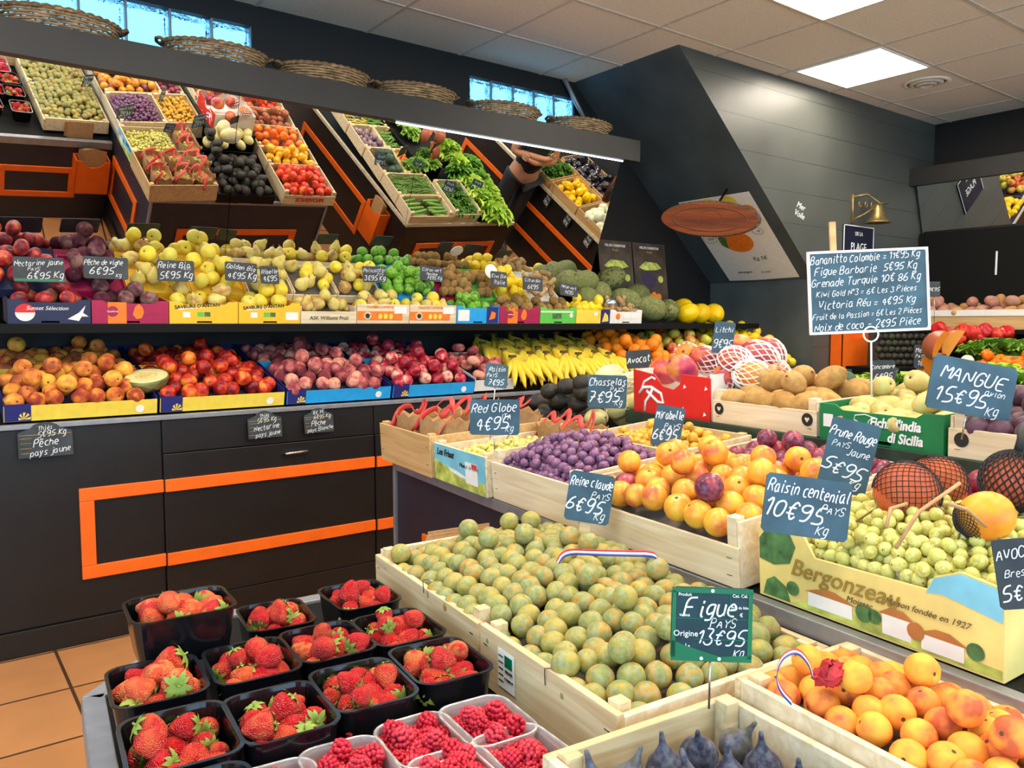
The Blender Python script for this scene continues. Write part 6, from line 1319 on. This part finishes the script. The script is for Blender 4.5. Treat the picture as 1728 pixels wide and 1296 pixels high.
# ------------------------------------------------------------------ second island (seen beyond the shelf and in the mirror)
PH2 = rad(8.0); IM2 = Matrix.Translation((3.16, 2.43, 0)) @ Matrix.Rotation(-PH2, 4, 'Z')
def I2(a, b, z): return IM2 @ Vector((a, b, z))
A2_, W2_ = -PH2, -PH2 - PI / 2
t2 = thing('vegetable_island', IM2, 'black vegetable island with orange frame beyond the fruit island', 'counter')
TP2 = .80
bevel(MB().box(0, 1.16, -2.4, 0, 0, TP2 - .004).build('carcass', M_BLACK, t2), .002)
bevel(MB().box(-.006, 1.166, -.012, .008, TP2 - .03, TP2).build('edge_strip', M_PINE2, t2), .002); bevel(MB().box(-.008, .01, -2.4, -.012, TP2 - .03, TP2).build('edge_strip', M_PINE2, t2), .002)
MB().box(.01, 1.16, -2.4, -.012, TP2 - .004, TP2).build('deck', M_SHELF, t2)
oframe(t2, Matrix.Translation((0, .0, 0)) @ Matrix.Rotation(PI, 4, 'Z'), -1.03, -.17, .2, .60)
oframe(t2, Matrix.Rotation(-PI / 2, 4, 'Z'), .55, 1.75, .26, .60)
bag_box(frame(I2(-.102, -.32, .42), A2_, 0), 'orange paper-bag box on the end of the vegetable island', w=.22, h=.30)
s2 = thing('vegetable_shelf', IM2, 'black upper shelf of radishes on the vegetable island', 'shelf')
MB().box(.40, .74, -2.3, -.62, .93, .955).build('shelf_board', M_SHELF, s2); MB().box(.39, .40, -2.3, -.62, .925, .985).build('edge_trim', M_SHELF, s2); MB().box(.40, .74, -.62, -.61, .925, .985).build('edge_trim', M_SHELF, s2)
for y_ in (-.64, -2.2): MB().box(.44, .70, y_ - .01, y_ + .01, TP2, .93).build('support', M_SHELF, s2)
def sticks(name, M, w, d, n, L_, r, mat, label, cat, z0=.03, zh=.05, seed=0, spread=.5, bend=.3):
    rg = random.Random(seed); b = MB()
    for k in range(n):
        x, y, z = rg.uniform(-w / 2 + .01, w / 2 - .01), rg.uniform(.02, d - .02), z0 + rg.uniform(0, zh); a = rg.gauss(0, spread); l_ = L_ * rg.uniform(.7, 1.1)
        dx, dy = math.cos(a) * l_ / 2, math.sin(a) * l_ / 2
        cl = lambda v, lo, hi: max(lo, min(hi, v))
        p0, p1 = (cl(x - dx, -w / 2, w / 2), cl(y - dy, 0, d), z), (cl(x + dx, -w / 2, w / 2), cl(y + dy, 0, d), z + rg.uniform(-.01, .01)); pm = (x + rg.uniform(-.01, .01), y + rg.uniform(-1, 1) * l_ * bend * .2, z + .012)
        b.tube([p0, pm, p1], [r * .6, r, r * .5], 5)
    return tag(b.build(name, mat, None, M), label, cat, kind='stuff')
def leafy(name, P, R, mat, label, cat, seed, n=60, up=.75, frill=.35, group=None):
    """a loose head of frilled leaves"""
    rg = random.Random(seed); b = MB()
    for k in range(n):
        a = rg.uniform(0, 2 * PI); el = rg.uniform(.1, 1.35); l_ = R * rg.uniform(.65, 1.05); wd = R * rg.uniform(.22, .4)
        d_ = Vector((math.cos(a) * math.cos(el), math.sin(a) * math.cos(el), math.sin(el) * up)); s_ = Vector((-math.sin(a), math.cos(a), 0)); u_ = d_.cross(s_)
        pts = []
        for i, t_ in enumerate((.15, .45, .75, 1.0)):
            w_ = wd * (.35, .8, 1.0, .55)[i]; c_ = d_ * l_ * t_ + Vector((0, 0, -R * .18 * t_ * t_))
            for j in range(5): q = (j - 2) / 2; pts.append(c_ + s_ * w_ * q + u_ * (R * frill * .35 * ((-1) ** (i + j)) * abs(q) + .0) + Vector((0, 0, R * .1 * q * q)))
        b.add(pts, [(i * 5 + j, i * 5 + j + 1, i * 5 + 5 + j + 1, i * 5 + 5 + j) for i in range(3) for j in range(4)], 0, True)
    return tag(b.build(name, mat, None, Matrix.Translation(P)), label, cat, group)
def wcr(a0, a1, b, z, d, h, lab, mat=None, fh=None, tilt=5):
    M = frame(I2((a0 + a1) / 2, b, z), W2_, rad(tilt)); wood_crate(M, a1 - a0 - .004, d, h, lab, mat or M_PINE, fh=fh, liner=lambda x, y: .02); return M, a1 - a0 - .004
M, w = wcr(.0, .42, -.0, TP2 + .002, .22, .10, 'wooden crate of courgettes at the wall end of the vegetable island', fh=.07)
for k in range(16): spawn('courgette', M @ Vector(((-.11 + .22 * (k % 2)) + RNG.uniform(-.02, .02), .03 + .022 * (k // 2), .05 + .02 * ((k // 2) % 2))), .0155, 'slim green courgette in the crate at the wall end of the vegetable island', 'courgette', 'courgettes', Euler((0, PI / 2 + RNG.gauss(0, .1), RNG.gauss(0, .15) - PH2)), 'courgette', (1, 1, 1.3))
M, w = wcr(.0, .42, -.225, TP2 + .022, .26, .10, 'wooden crate of fine green beans behind the courgettes')
sticks('green_beans', M, w - .03, .24, 260, .12, .0035, FM['beans'], 'heap of thin green beans behind the courgettes', 'beans', .03, .075, 1)
M, w = wcr(.0, .24, -.49, TP2 + .04, .32, .10, 'wooden crate of dark artichokes behind the beans')
for p in heap(w - .02, .3, .045, 14, lambda x, y: .04, None, 3): spawn('dark_veg', M @ p, .045, 'dark green artichoke in the crate behind the green beans', 'artichoke', 'artichokes', None, 'artichoke')
M, w = wcr(.245, .40, -.49, TP2 + .04, .32, .10, 'narrow wooden crate of small yellow and orange peppers')
for p in heap(w - .02, .3, .024, 46, lambda x, y: .04, None, 4): spawn(RNG.choice(['yellow_pepper', 'yellow_pepper', 'orange_pepper', 'red_pepper']), M @ p, .024, 'small yellow or orange pepper in the narrow crate', 'pepper', 'small peppers', None, 'small_pepper')
M, w = wcr(.0, .22, -.82, TP2 + .06, .30, .10, 'wooden crate of purple garlic')
for p in heap(w - .02, .28, .026, 44, lambda x, y: .04, None, 5): spawn('garlic', M @ p, .027, 'purple streaked garlic bulb in the crate behind the artichokes', 'garlic', 'garlic bulbs', rot_up(.6), 'garlic')
M, w = wcr(.225, .40, -.82, TP2 + .06, .30, .10, 'wooden crate of green asparagus'); sticks('asparagus', M, w - .03, .28, 60, .2, .006, FM['beans'], 'pile of dark green asparagus beside the garlic', 'asparagus', .03, .06, 6, .25)
M, w = wcr(.0, .40, -1.13, TP2 + .08, .34, .10, 'wooden crate of yellow wax beans and green beans'); sticks('wax_beans', M @ Matrix.Translation((.09, 0, 0)), w * .5, .32, 150, .16, .005, FM['wax_beans'], 'heap of yellow wax beans', 'beans', .03, .07, 7, .3); sticks('runner_beans', M @ Matrix.Translation((-.10, 0, 0)), w * .45, .32, 110, .16, .006, FM['beans'], 'heap of long runner beans beside the wax beans', 'beans', .03, .07, 8, .3)
M, w = wcr(.44, .72, -.0, TP2 + .002, .40, .12, 'wooden crate of parsley and mixed herbs', fh=.09)
for k in range(8): leafy('herb_bunch', M @ Vector((-.08 + .16 * (k % 2), .06 + .09 * (k // 2), .06)), .085, FM['herb'], 'bunch of dark green herbs in the crate at the wall end', 'herbs', 500 + k, 45, .8, .5, 'herb bunches')
for k in range(11):
    leafy('lettuce', I2(.80 + .17 * (k % 2) + RNG.uniform(-.03, .03) + .04, -.04 - .15 * (k // 2) + RNG.uniform(-.03, .03), TP2 + .03 + .02 * (k // 2) + .04 * ((k + 1) % 2)), .155, FM['lettuce'], 'frilly light green lettuce head, %s from the wall along the vegetable island' % ['first', 'second', 'third', 'fourth', 'fifth', 'sixth', 'seventh', 'eighth', 'ninth', 'tenth', 'eleventh'][k], 'lettuce', 520 + k, 70, .8, .5, 'lettuces')
# lettuces seen directly by the cucumber tag
for k, (px, py, D) in enumerate(((1500, 640, 3.55), (1545, 640, 3.6), (1585, 640, 3.5), (1480, 655, 3.5))): leafy('salad', at(px, py + 14, D=D), .10, FM['leaf'], 'bright green leafy salad %s' % ['under the cucumber tag', 'between the cucumber tag and the mint tag', 'behind the Mangue sign', 'left of the cucumber tag'][k], 'salad', 540 + k, 60, .8, .4)
for k in range(3): leafy('leaf_bunch', I2(.57, -1.02 - .22 * k, 1.0), .13, FM['leaf'], 'leafy green bunch on the vegetable shelf, %s' % ('first from the pumpkin', 'second from the pumpkin', 'third from the pumpkin')[k], 'greens', 550 + k, 70, .6, .4)
for p in heap(.3, .5, .016, 110, lambda x, y: 0, None, 9): spawn('radish', I2(.57 + p.x, -1.75 - p.y, .965 + p.z), .016, 'pink radish in the heap on the vegetable shelf', 'radish', 'radishes', None, 'radish')
# pumpkin wedges in film with price labels
def wedge(P, yaw, label, R=.10):
    t = thing('pumpkin_wedge', Matrix.Translation(P) @ Matrix.Rotation(yaw, 4, 'Z') @ Matrix.Rotation(rad(-28), 4, 'Y'), label, 'pumpkin')
    b = MB(); n = 9
    prof = [(R * .55 * math.cos(a) + R * .45 * 0 + .02, R * .8 * math.sin(a)) for a in [PI * i / n - PI / 2 for i in range(n + 1)]]
    secs = []
    for s_ in range(5):
        an = rad(-32 + 16 * s_); secs.append([(r * math.cos(an) * 1.3, r * math.sin(an) * 1.3, z) for r, z in prof])
    vs = [v for s_ in secs for v in s_]; m_ = n + 1; fs = [(i * m_ + j, i * m_ + j + 1, i * m_ + m_ + j + 1, i * m_ + m_ + j) for i in range(4) for j in range(n)]
    b.add(vs, fs, 0, True); b.build('rind', FM['brown_tomato'], t)
    f = MB(); f.add(secs[0], [tuple(range(m_))], 0); f.add(secs[-1], [tuple(range(m_ - 1, -1, -1))], 0); f.build('flesh', FM['pumpkin'], t)
wedge(at(1592, 588, D=3.45), 2.6, 'film wrapped orange pumpkin wedge beside the mint tag', .085); wedge(at(1622, 586, D=3.5), 2.0, 'film wrapped orange pumpkin wedge touching the radish leaves', .085)
wedge(I2(.56, -.70, 1.03), 1.2, 'orange pumpkin wedge on the vegetable shelf end')
sgn(1490, 627, 44, 38, [('Concombre', 0, .22, .24, 2), ('6€95', 0, -.2, .36, 2)], 'slate tag before the leafy salads reading Concombre', 3.40, (-.55, -.83, .1), 1, M_SLATE, ('wire', .06))
sgn(1560, 602, 36, 40, [('Menthe', 0, .28, .26, 2), ('PAYS', -.2, .02, .18, 2), ('1€95', 0, -.26, .3, 2)], 'slate tag reading Menthe beside the pumpkin wedge', 3.55, (-.55, -.83, .1), -2, M_SLATE, ('wire', .06))
for k, (a, b_) in enumerate(((-.02, -.60), (.30, -.52), (.05, -1.2), (.46, -.25), (.78, -.28))):
    price_sign(facing(I2(a + .05, b_, .98), (-.2, .9, .25), rad(-8 + 4 * k)), .105, .095, [('PAYS', 0, .25, .26, 2), ('%d€95' % (2 + k), 0, -.2, .4, 2)], 'slate tag on the vegetable island facing the mirror, %s' % ('by the artichokes', 'by the small peppers', 'by the wax beans', 'in the herbs', 'in the lettuces')[k], M_BLUESLATE, None, ('wire', .06))

# ------------------------------------------------------------------ counter along the right wall
PH3 = rad(11); IM3 = Matrix.Translation((5.33, 2.95, -.03)) @ Matrix.Rotation(-PH3, 4, 'Z')
def I3(a, b, z): return IM3 @ Vector((a, b, z))
A3_ = -PH3
t3 = thing('vegetable_counter', IM3, 'black vegetable counter with orange frame along the right wall', 'counter')
bevel(MB().box(0, .90, -3.0, .2, .03, .80).build('carcass', M_BLACK, t3), .002); bevel(MB().box(-.014, .02, -3.0, .2, .80, .83).build('rim_board', M_PINE2, t3), .002)
oframe(t3, Matrix.Rotation(-PI / 2, 4, 'Z'), .0, 2.6, .25, .58)
MB().add([(.02, -3.0, .81), (.02, .2, .81), (.75, .2, .95), (.75, -3.0, .95)], [(0, 3, 2, 1)]).build('sloping_deck', M_SHELF, t3)
def c3(a, b0, b1, z, d, h, lab, tilt=10, mat=None, fh=None):
    M = frame(I3(a, (b0 + b1) / 2, z), A3_, rad(tilt)); wood_crate(M, b1 - b0 - .004, d, h, lab, mat or M_WARM, fh=fh, liner=lambda x, y: .025, posts=False); return M, b1 - b0 - .004
r3 = [(-.90, -.50, 'white_squash', .045, 40, 'pale white-green squash in the basket crate by the yellow peppers', 'squash', 'crate of pale white squashes on the right counter', lambda: rot_any()), (-1.32, -.91, 'yellow_pepper', .042, 40, 'bright yellow pepper in the crate on the right counter', 'pepper', 'crate of bright yellow peppers on the right counter', lambda: rot_up(.8))]
for b0, b1, key, r, n, lab, cat, clab, rt in r3:
    M, w = c3(.0, b0, b1, .832, .36, .10, clab)
    fill(M, w - .02, .35, r, n, key, lab, cat, cat + 's right counter ' + key, lambda x, y: .03, 600 + n + len(key), name=cat, rot=rt)
M, w = c3(.37, -.90, -.50, .91, .30, .10, 'crate of orange peppers behind the pale squashes'); fill(M, w - .02, .29, .042, 24, 'orange_pepper', 'orange pepper in the crate behind the pale squashes', 'pepper', 'orange peppers', lambda x, y: .03, 611, rot=lambda: rot_up(.7), name='pepper')
M, w = c3(.37, -1.62, -.92, .91, .32, .10, 'wide crate of shiny aubergines on the right counter'); fill(M, w - .02, .31, .042, 52, 'aubergine', 'shiny black aubergine in the wide crate on the right counter', 'aubergine', 'aubergines', lambda x, y: .03, 612, name='aubergine')
M, w = c3(.0, -1.76, -1.34, .832, .36, .10, 'crate of parsley and celery on the right counter')
for k in range(6): leafy('celery', M @ Vector((-.1 + .2 * (k % 2), .08 + .1 * (k // 2), .07)), .11, FM['herb'], 'dark green celery bunch beside the yellow peppers', 'celery', 620 + k, 50, .9, .4, 'celery bunches')
# heap seen directly left of the menu board stand: cucumbers stacked end-on, red peppers, celery, potatoes above
k = 0
for j in range(6):
    for i in range(9 - j % 2):
        P = at(1483 + 10.5 * i + 5 * (j % 2), 612 - 11 * j, D=5.75); k += 1
        spawn('avocado', P, .0255, 'dark cucumber end in the stacked heap behind the mint tag', 'cucumber', 'stacked cucumbers', Euler((rad(90), 0, rad(62))), 'cucumber')
tag(MB().box(.02, .44, -.20, .19, .88, .97).build('produce_box', M_SHELF, None, IM3), 'black box under the stacked cucumbers', 'box')
for k, (px, py) in enumerate(((1585, 556), (1600, 566), (1582, 572), (1625, 560), (1642, 562), (1660, 558), (1680, 566), (1697, 562), (1650, 572), (1615, 572))):
    spawn('red_pepper', at(px, py, D=5.62), .058, 'glossy red pepper under the potato crate, number %s from the left end' % ['one', 'two', 'three', 'four', 'five', 'six', 'seven', 'eight', 'nine', 'ten'][k] if False else 'glossy red pepper in the row under the potato crate', 'pepper', 'red peppers under the potatoes', rot_up(.8), 'pepper')
for k, (px, py) in enumerate(((1648, 596), (1672, 590), (1695, 592), (1718, 594), (1742, 590), (1665, 610), (1700, 612), (1735, 612))):
    leafy('celery', at(px, py, D=5.48), .155, FM['leaf'], 'pale green leafy celery in the row right of the pumpkin wedges', 'celery', 640 + k, 60, .7, .35, 'celery in the right row')
tag(MB().box(.69, .90, -1.5, -.21, .80, 1.01).build('produce_box', M_SHELF, None, IM3), 'black box under the celery and red peppers', 'box')
P = at(1612, 555, D=5.6); M = frame(P, rad(20), rad(4))
ws = thing('wall_shelf', (6.30, 2.98, 1.20), 'black shelf under the potato crate on the right wall', 'shelf'); MB().box(0, .42, -1.3, .28, -.03, 0).build('shelf_board', M_SHELF, ws); MB().box(.36, .40, -1.3, .28, -.28, -.03).build('support', M_SHELF, ws)
M = frame((6.30, 2.60, 1.202), 0, rad(4)); w = 1.25
c = wood_crate(M, w, .38, .125, 'long wooden crate lined with white paper holding potatoes', M_WARM, liner=lambda x, y: .06, posts=False)
MB().box(-w / 2 - .004, w / 2 + .004, -.006, .012, .10, .145).build('white_paper_edge', M_PAPER, c)
fill(M, w - .03, .36, .045, 56, ['potato', 'potato', 'red_potato'], 'tan or reddish potato in the white-lined crate by the black board', 'potato', 'potatoes', lambda x, y: .08, 650, name='potato', rot=lambda: rot_up(.9))
P = M @ Vector((-w * .40, .12, .20)); spawn('potato', P, .055, 'large upright tan potato at the left end of the white-lined crate', 'potato', None, Euler((.2, .1, 0)), 'potato')
sgn(1577, 488, 18, 26, [('1€95', 0, 0, .3, 0)], 'dark slate tag behind the white frame of the menu board', 5.6, (-.7, -.7, .1), 0, M_SLATE, ('wire', .18))
for k in range(5):
    price_sign(facing(I3(-.022, -.30 - .32 * k, .745), (-1, -.1, .05)), .10, .11, [('PAYS', 0, .25, .26, 2), ('%d€95' % (1 + k), 0, -.2, .4, 2)], 'slate tag hanging on the right counter rim, %s from the stair wall' % ('first', 'second', 'third', 'fourth', 'fifth')[k], M_SLATE)
# heap of citrus and apples low on the right, shown by the right mirror
# ------------------------------------------------------------------ people, seen in the mirrors
M_SKIN = fruit('skin_tone', ['#c99a7c', '#bd8a6c', '#b58064'], .5, 2.0, .35, sss=.08); M_TEE = plain('black_tshirt', '#17181b', .85, var=.1); M_TROU = plain('dark_trousers', '#1d2026', .85, var=.1); M_JEAN = plain('blue_shorts', '#4a6076', .85, var=.12); M_SHOE = plain('grey_shoe', '#3a3a3c', .7); M_HAIR = plain('brown_hair', '#3a2a1e', .7, var=.2, scale=50, bump=.5)
def skin_mesh(name, verts, edges, radii, mat, parent=None, sub=2, rootv=0):
    me = bpy.data.meshes.new(name); me.from_pydata([tuple(v) for v in verts], edges, []); o = bpy.data.objects.new(name, me); COL.objects.link(o)
    if parent is not None: o.parent = parent
    sk = o.modifiers.new('body', 'SKIN'); sk.use_smooth_shade = True
    if not me.skin_vertices: me.skin_vertices.new()
    for i, r in enumerate(radii):
        s_ = me.skin_vertices[0].data[i]; s_.radius = r if isinstance(r, tuple) else (r, r); s_.use_root = (i == rootv)
    ss = o.modifiers.new('smooth', 'SUBSURF'); ss.levels = sub; ss.render_levels = sub
    me.materials.append(mat); return o
def person(M, label, pose, lower):
    """standing figure in its own frame: faces -y, x to its left"""
    V = [(0, 0, .95), (0, .0, 1.08), (0, .01, 1.22), (0, .015, 1.38), (0, .01, 1.47), (0, -.005, 1.55), (0, -.02, 1.62), (0, -.022, 1.70), (0, -.01, 1.76)]
    R = [(.15, .11), (.135, .10), (.15, .11), (.165, .11), (.06, .055), (.05, .05), (.068, .08), (.075, .092), (.05, .06)]
    E_ = [(i, i + 1) for i in range(8)]
    def chain(root, pts, rs):
        a = root
        for p, r in zip(pts, rs): V.append(p); R.append(r); E_.append((a, len(V) - 1)); a = len(V) - 1
        return a
    hands = []
    for s_ in (1, -1):
        chain(0, [(s_ * .10, 0, .86), (s_ * .105, -.01, .50), (s_ * .11, .02, .12), (s_ * .115, .0, .05), (s_ * .12, -.12, .035)], [(.095, .095), (.06, .06), (.042, .042), (.04, .05), (.035, .03)])
        if pose == 'crossed':
            el = (s_ * .25, -.04, 1.13); wr = (-s_ * .05, -.19, 1.17 + .035 * s_); hd = (-s_ * .13, -.165, 1.185 + .035 * s_)
        else:
            el = (s_ * .245, .02, 1.12); wr = (s_ * .26, -.06, .88); hd = (s_ * .255, -.08, .80)
        e_ = chain(3, [(s_ * .19, .015, 1.40), el, wr, hd], [(.062, .062), (.045, .045), (.028, .03), (.03, .022)]); hands.append((wr, hd, s_))
    root = thing('person', M, label, 'person')
    body = skin_mesh('body', V, E_, R, M_SKIN, root, 2, 0)
    # fingers and thumb
    for wr, hd, s_ in hands:
        wr, hd = Vector(wr), Vector(hd); d_ = (hd - wr).normalized(); side = Vector((0, 0, 1)) if abs(d_.z) < .7 else Vector((0, 1, 0)); side = (side - d_ * side.dot(d_)).normalized(); nrm = d_.cross(side)
        f = MB()
        for q in range(4):
            o_ = hd + side * (.026 - .017 * q); L_ = (.055, .066, .062, .048)[q]
            f.tube([o_ - d_ * .01, o_ + d_ * L_ * .45, o_ + d_ * L_ * .8 + nrm * .012 * s_, o_ + d_ * L_ * .95 + nrm * .028 * s_], [.009, .0085, .0078, .006], 7)
        o_ = wr.lerp(hd, .55) + side * .028; f.tube([o_, o_ + side * .026 + d_ * .02, o_ + side * .03 + d_ * .048], [.011, .0095, .007], 7)
        f.build('fingers', M_SKIN, root)
    # shirt with short sleeves
    V2 = [(0, 0, .90), (0, 0, 1.08), (0, .01, 1.22), (0, .015, 1.38), (0, .012, 1.455)]; R2 = [(.172, .128), (.155, .118), (.168, .128), (.18, .128), (.075, .07)]; E2 = [(0, 1), (1, 2), (2, 3), (3, 4)]
    for s_ in (1, -1):
        V2 += [(s_ * .19, .015, 1.405), (s_ * .228, -.012, 1.265)]; R2 += [(.076, .076), (.066, .066)]; n0 = len(V2); E2 += [(3, n0 - 2), (n0 - 2, n0 - 1)]
    skin_mesh('tshirt', V2, E2, R2, M_TEE, root)
    low_z = .10 if lower == 'long' else .56
    V3 = [(0, 0, .97)]; R3 = [(.165, .125)]; E3 = []
    for s_ in (1, -1):
        V3 += [(s_ * .10, 0, .86), (s_ * .106, -.008, (.86 + low_z) / 2), (s_ * .11, .012, low_z)]; R3 += [(.112, .112), (.088, .088), (.07, .07) if lower == 'long' else (.092, .092)]; n0 = len(V3); E3 += [(0, n0 - 3), (n0 - 3, n0 - 2), (n0 - 2, n0 - 1)]
    skin_mesh('trousers' if lower == 'long' else 'shorts', V3, E3, R3, M_TROU if lower == 'long' else M_JEAN, root)
    for s_ in (1, -1): b = MB(); b.ball((s_ * .118, -.055, .045), .05, 14, 9, 0, (.95, 2.6, .95)); b.build('shoe', M_SHOE, root)
    b = MB(); b.ball((0, .012, 1.715), .098, 18, 12, 0, (.88, 1.0, 1.02), None); hb = b
    hb.v = [(x, max(y, -.045) if z < 1.74 else y, z) for x, y, z in hb.v]; hb.build('hair', M_HAIR, root)
    for s_ in (1, -1):
        b = MB(); b.ball((s_ * .03, -.098, 1.672), .0115, 10, 7); b.build('eye', M_TEXTWHITE, root)
        b = MB(); b.ball((s_ * .03, -.1075, 1.672), .005, 8, 5); b.build('iris', M_HAIR, root)
        b = MB(); b.ball((s_ * .078, -.01, 1.66), .026, 10, 7, 0, (.3, .7, 1.1)); b.build('ear', M_SKIN, root)
    b = MB(); b.lathe([(0, .03), (.008, .02), (.014, -.008), (.016, -.018), (0, -.022)], 10, 0, Matrix.Translation((0, -.108, 1.64))); b.build('nose', M_SKIN, root)
    b = MB(); b.tube([(-.022, -.098, 1.603), (0, -.104, 1.601), (.022, -.098, 1.603)], [.003, .0055, .003], 6); b.build('mouth', plain('lips' + label[:3], '#b0685c', .5), root)
    return root
person(Matrix.Translation((4.84, 1.48, 0)) @ Matrix.Rotation(rad(190), 4, 'Z') @ Matrix.Scale(.93, 4), 'person in black t-shirt standing with crossed arms, shown by the mirror', 'crossed', 'long')
person(Matrix.Translation((2.62, .42, 0)) @ Matrix.Rotation(rad(262), 4, 'Z'), 'person in blue shorts standing in the aisle, shown by the mirror', 'down', 'short')

# lettering from curves to real meshes
bpy.context.view_layer.update()
dg = bpy.context.evaluated_depsgraph_get()
for o in TEXTS:
    me = bpy.data.meshes.new_from_object(o.evaluated_get(dg)); n = put(me, 'lettering'); n.parent = o.parent; n.matrix_local = o.matrix_basis.copy()
    cu = o.data; bpy.data.objects.remove(o); bpy.data.curves.remove(cu)
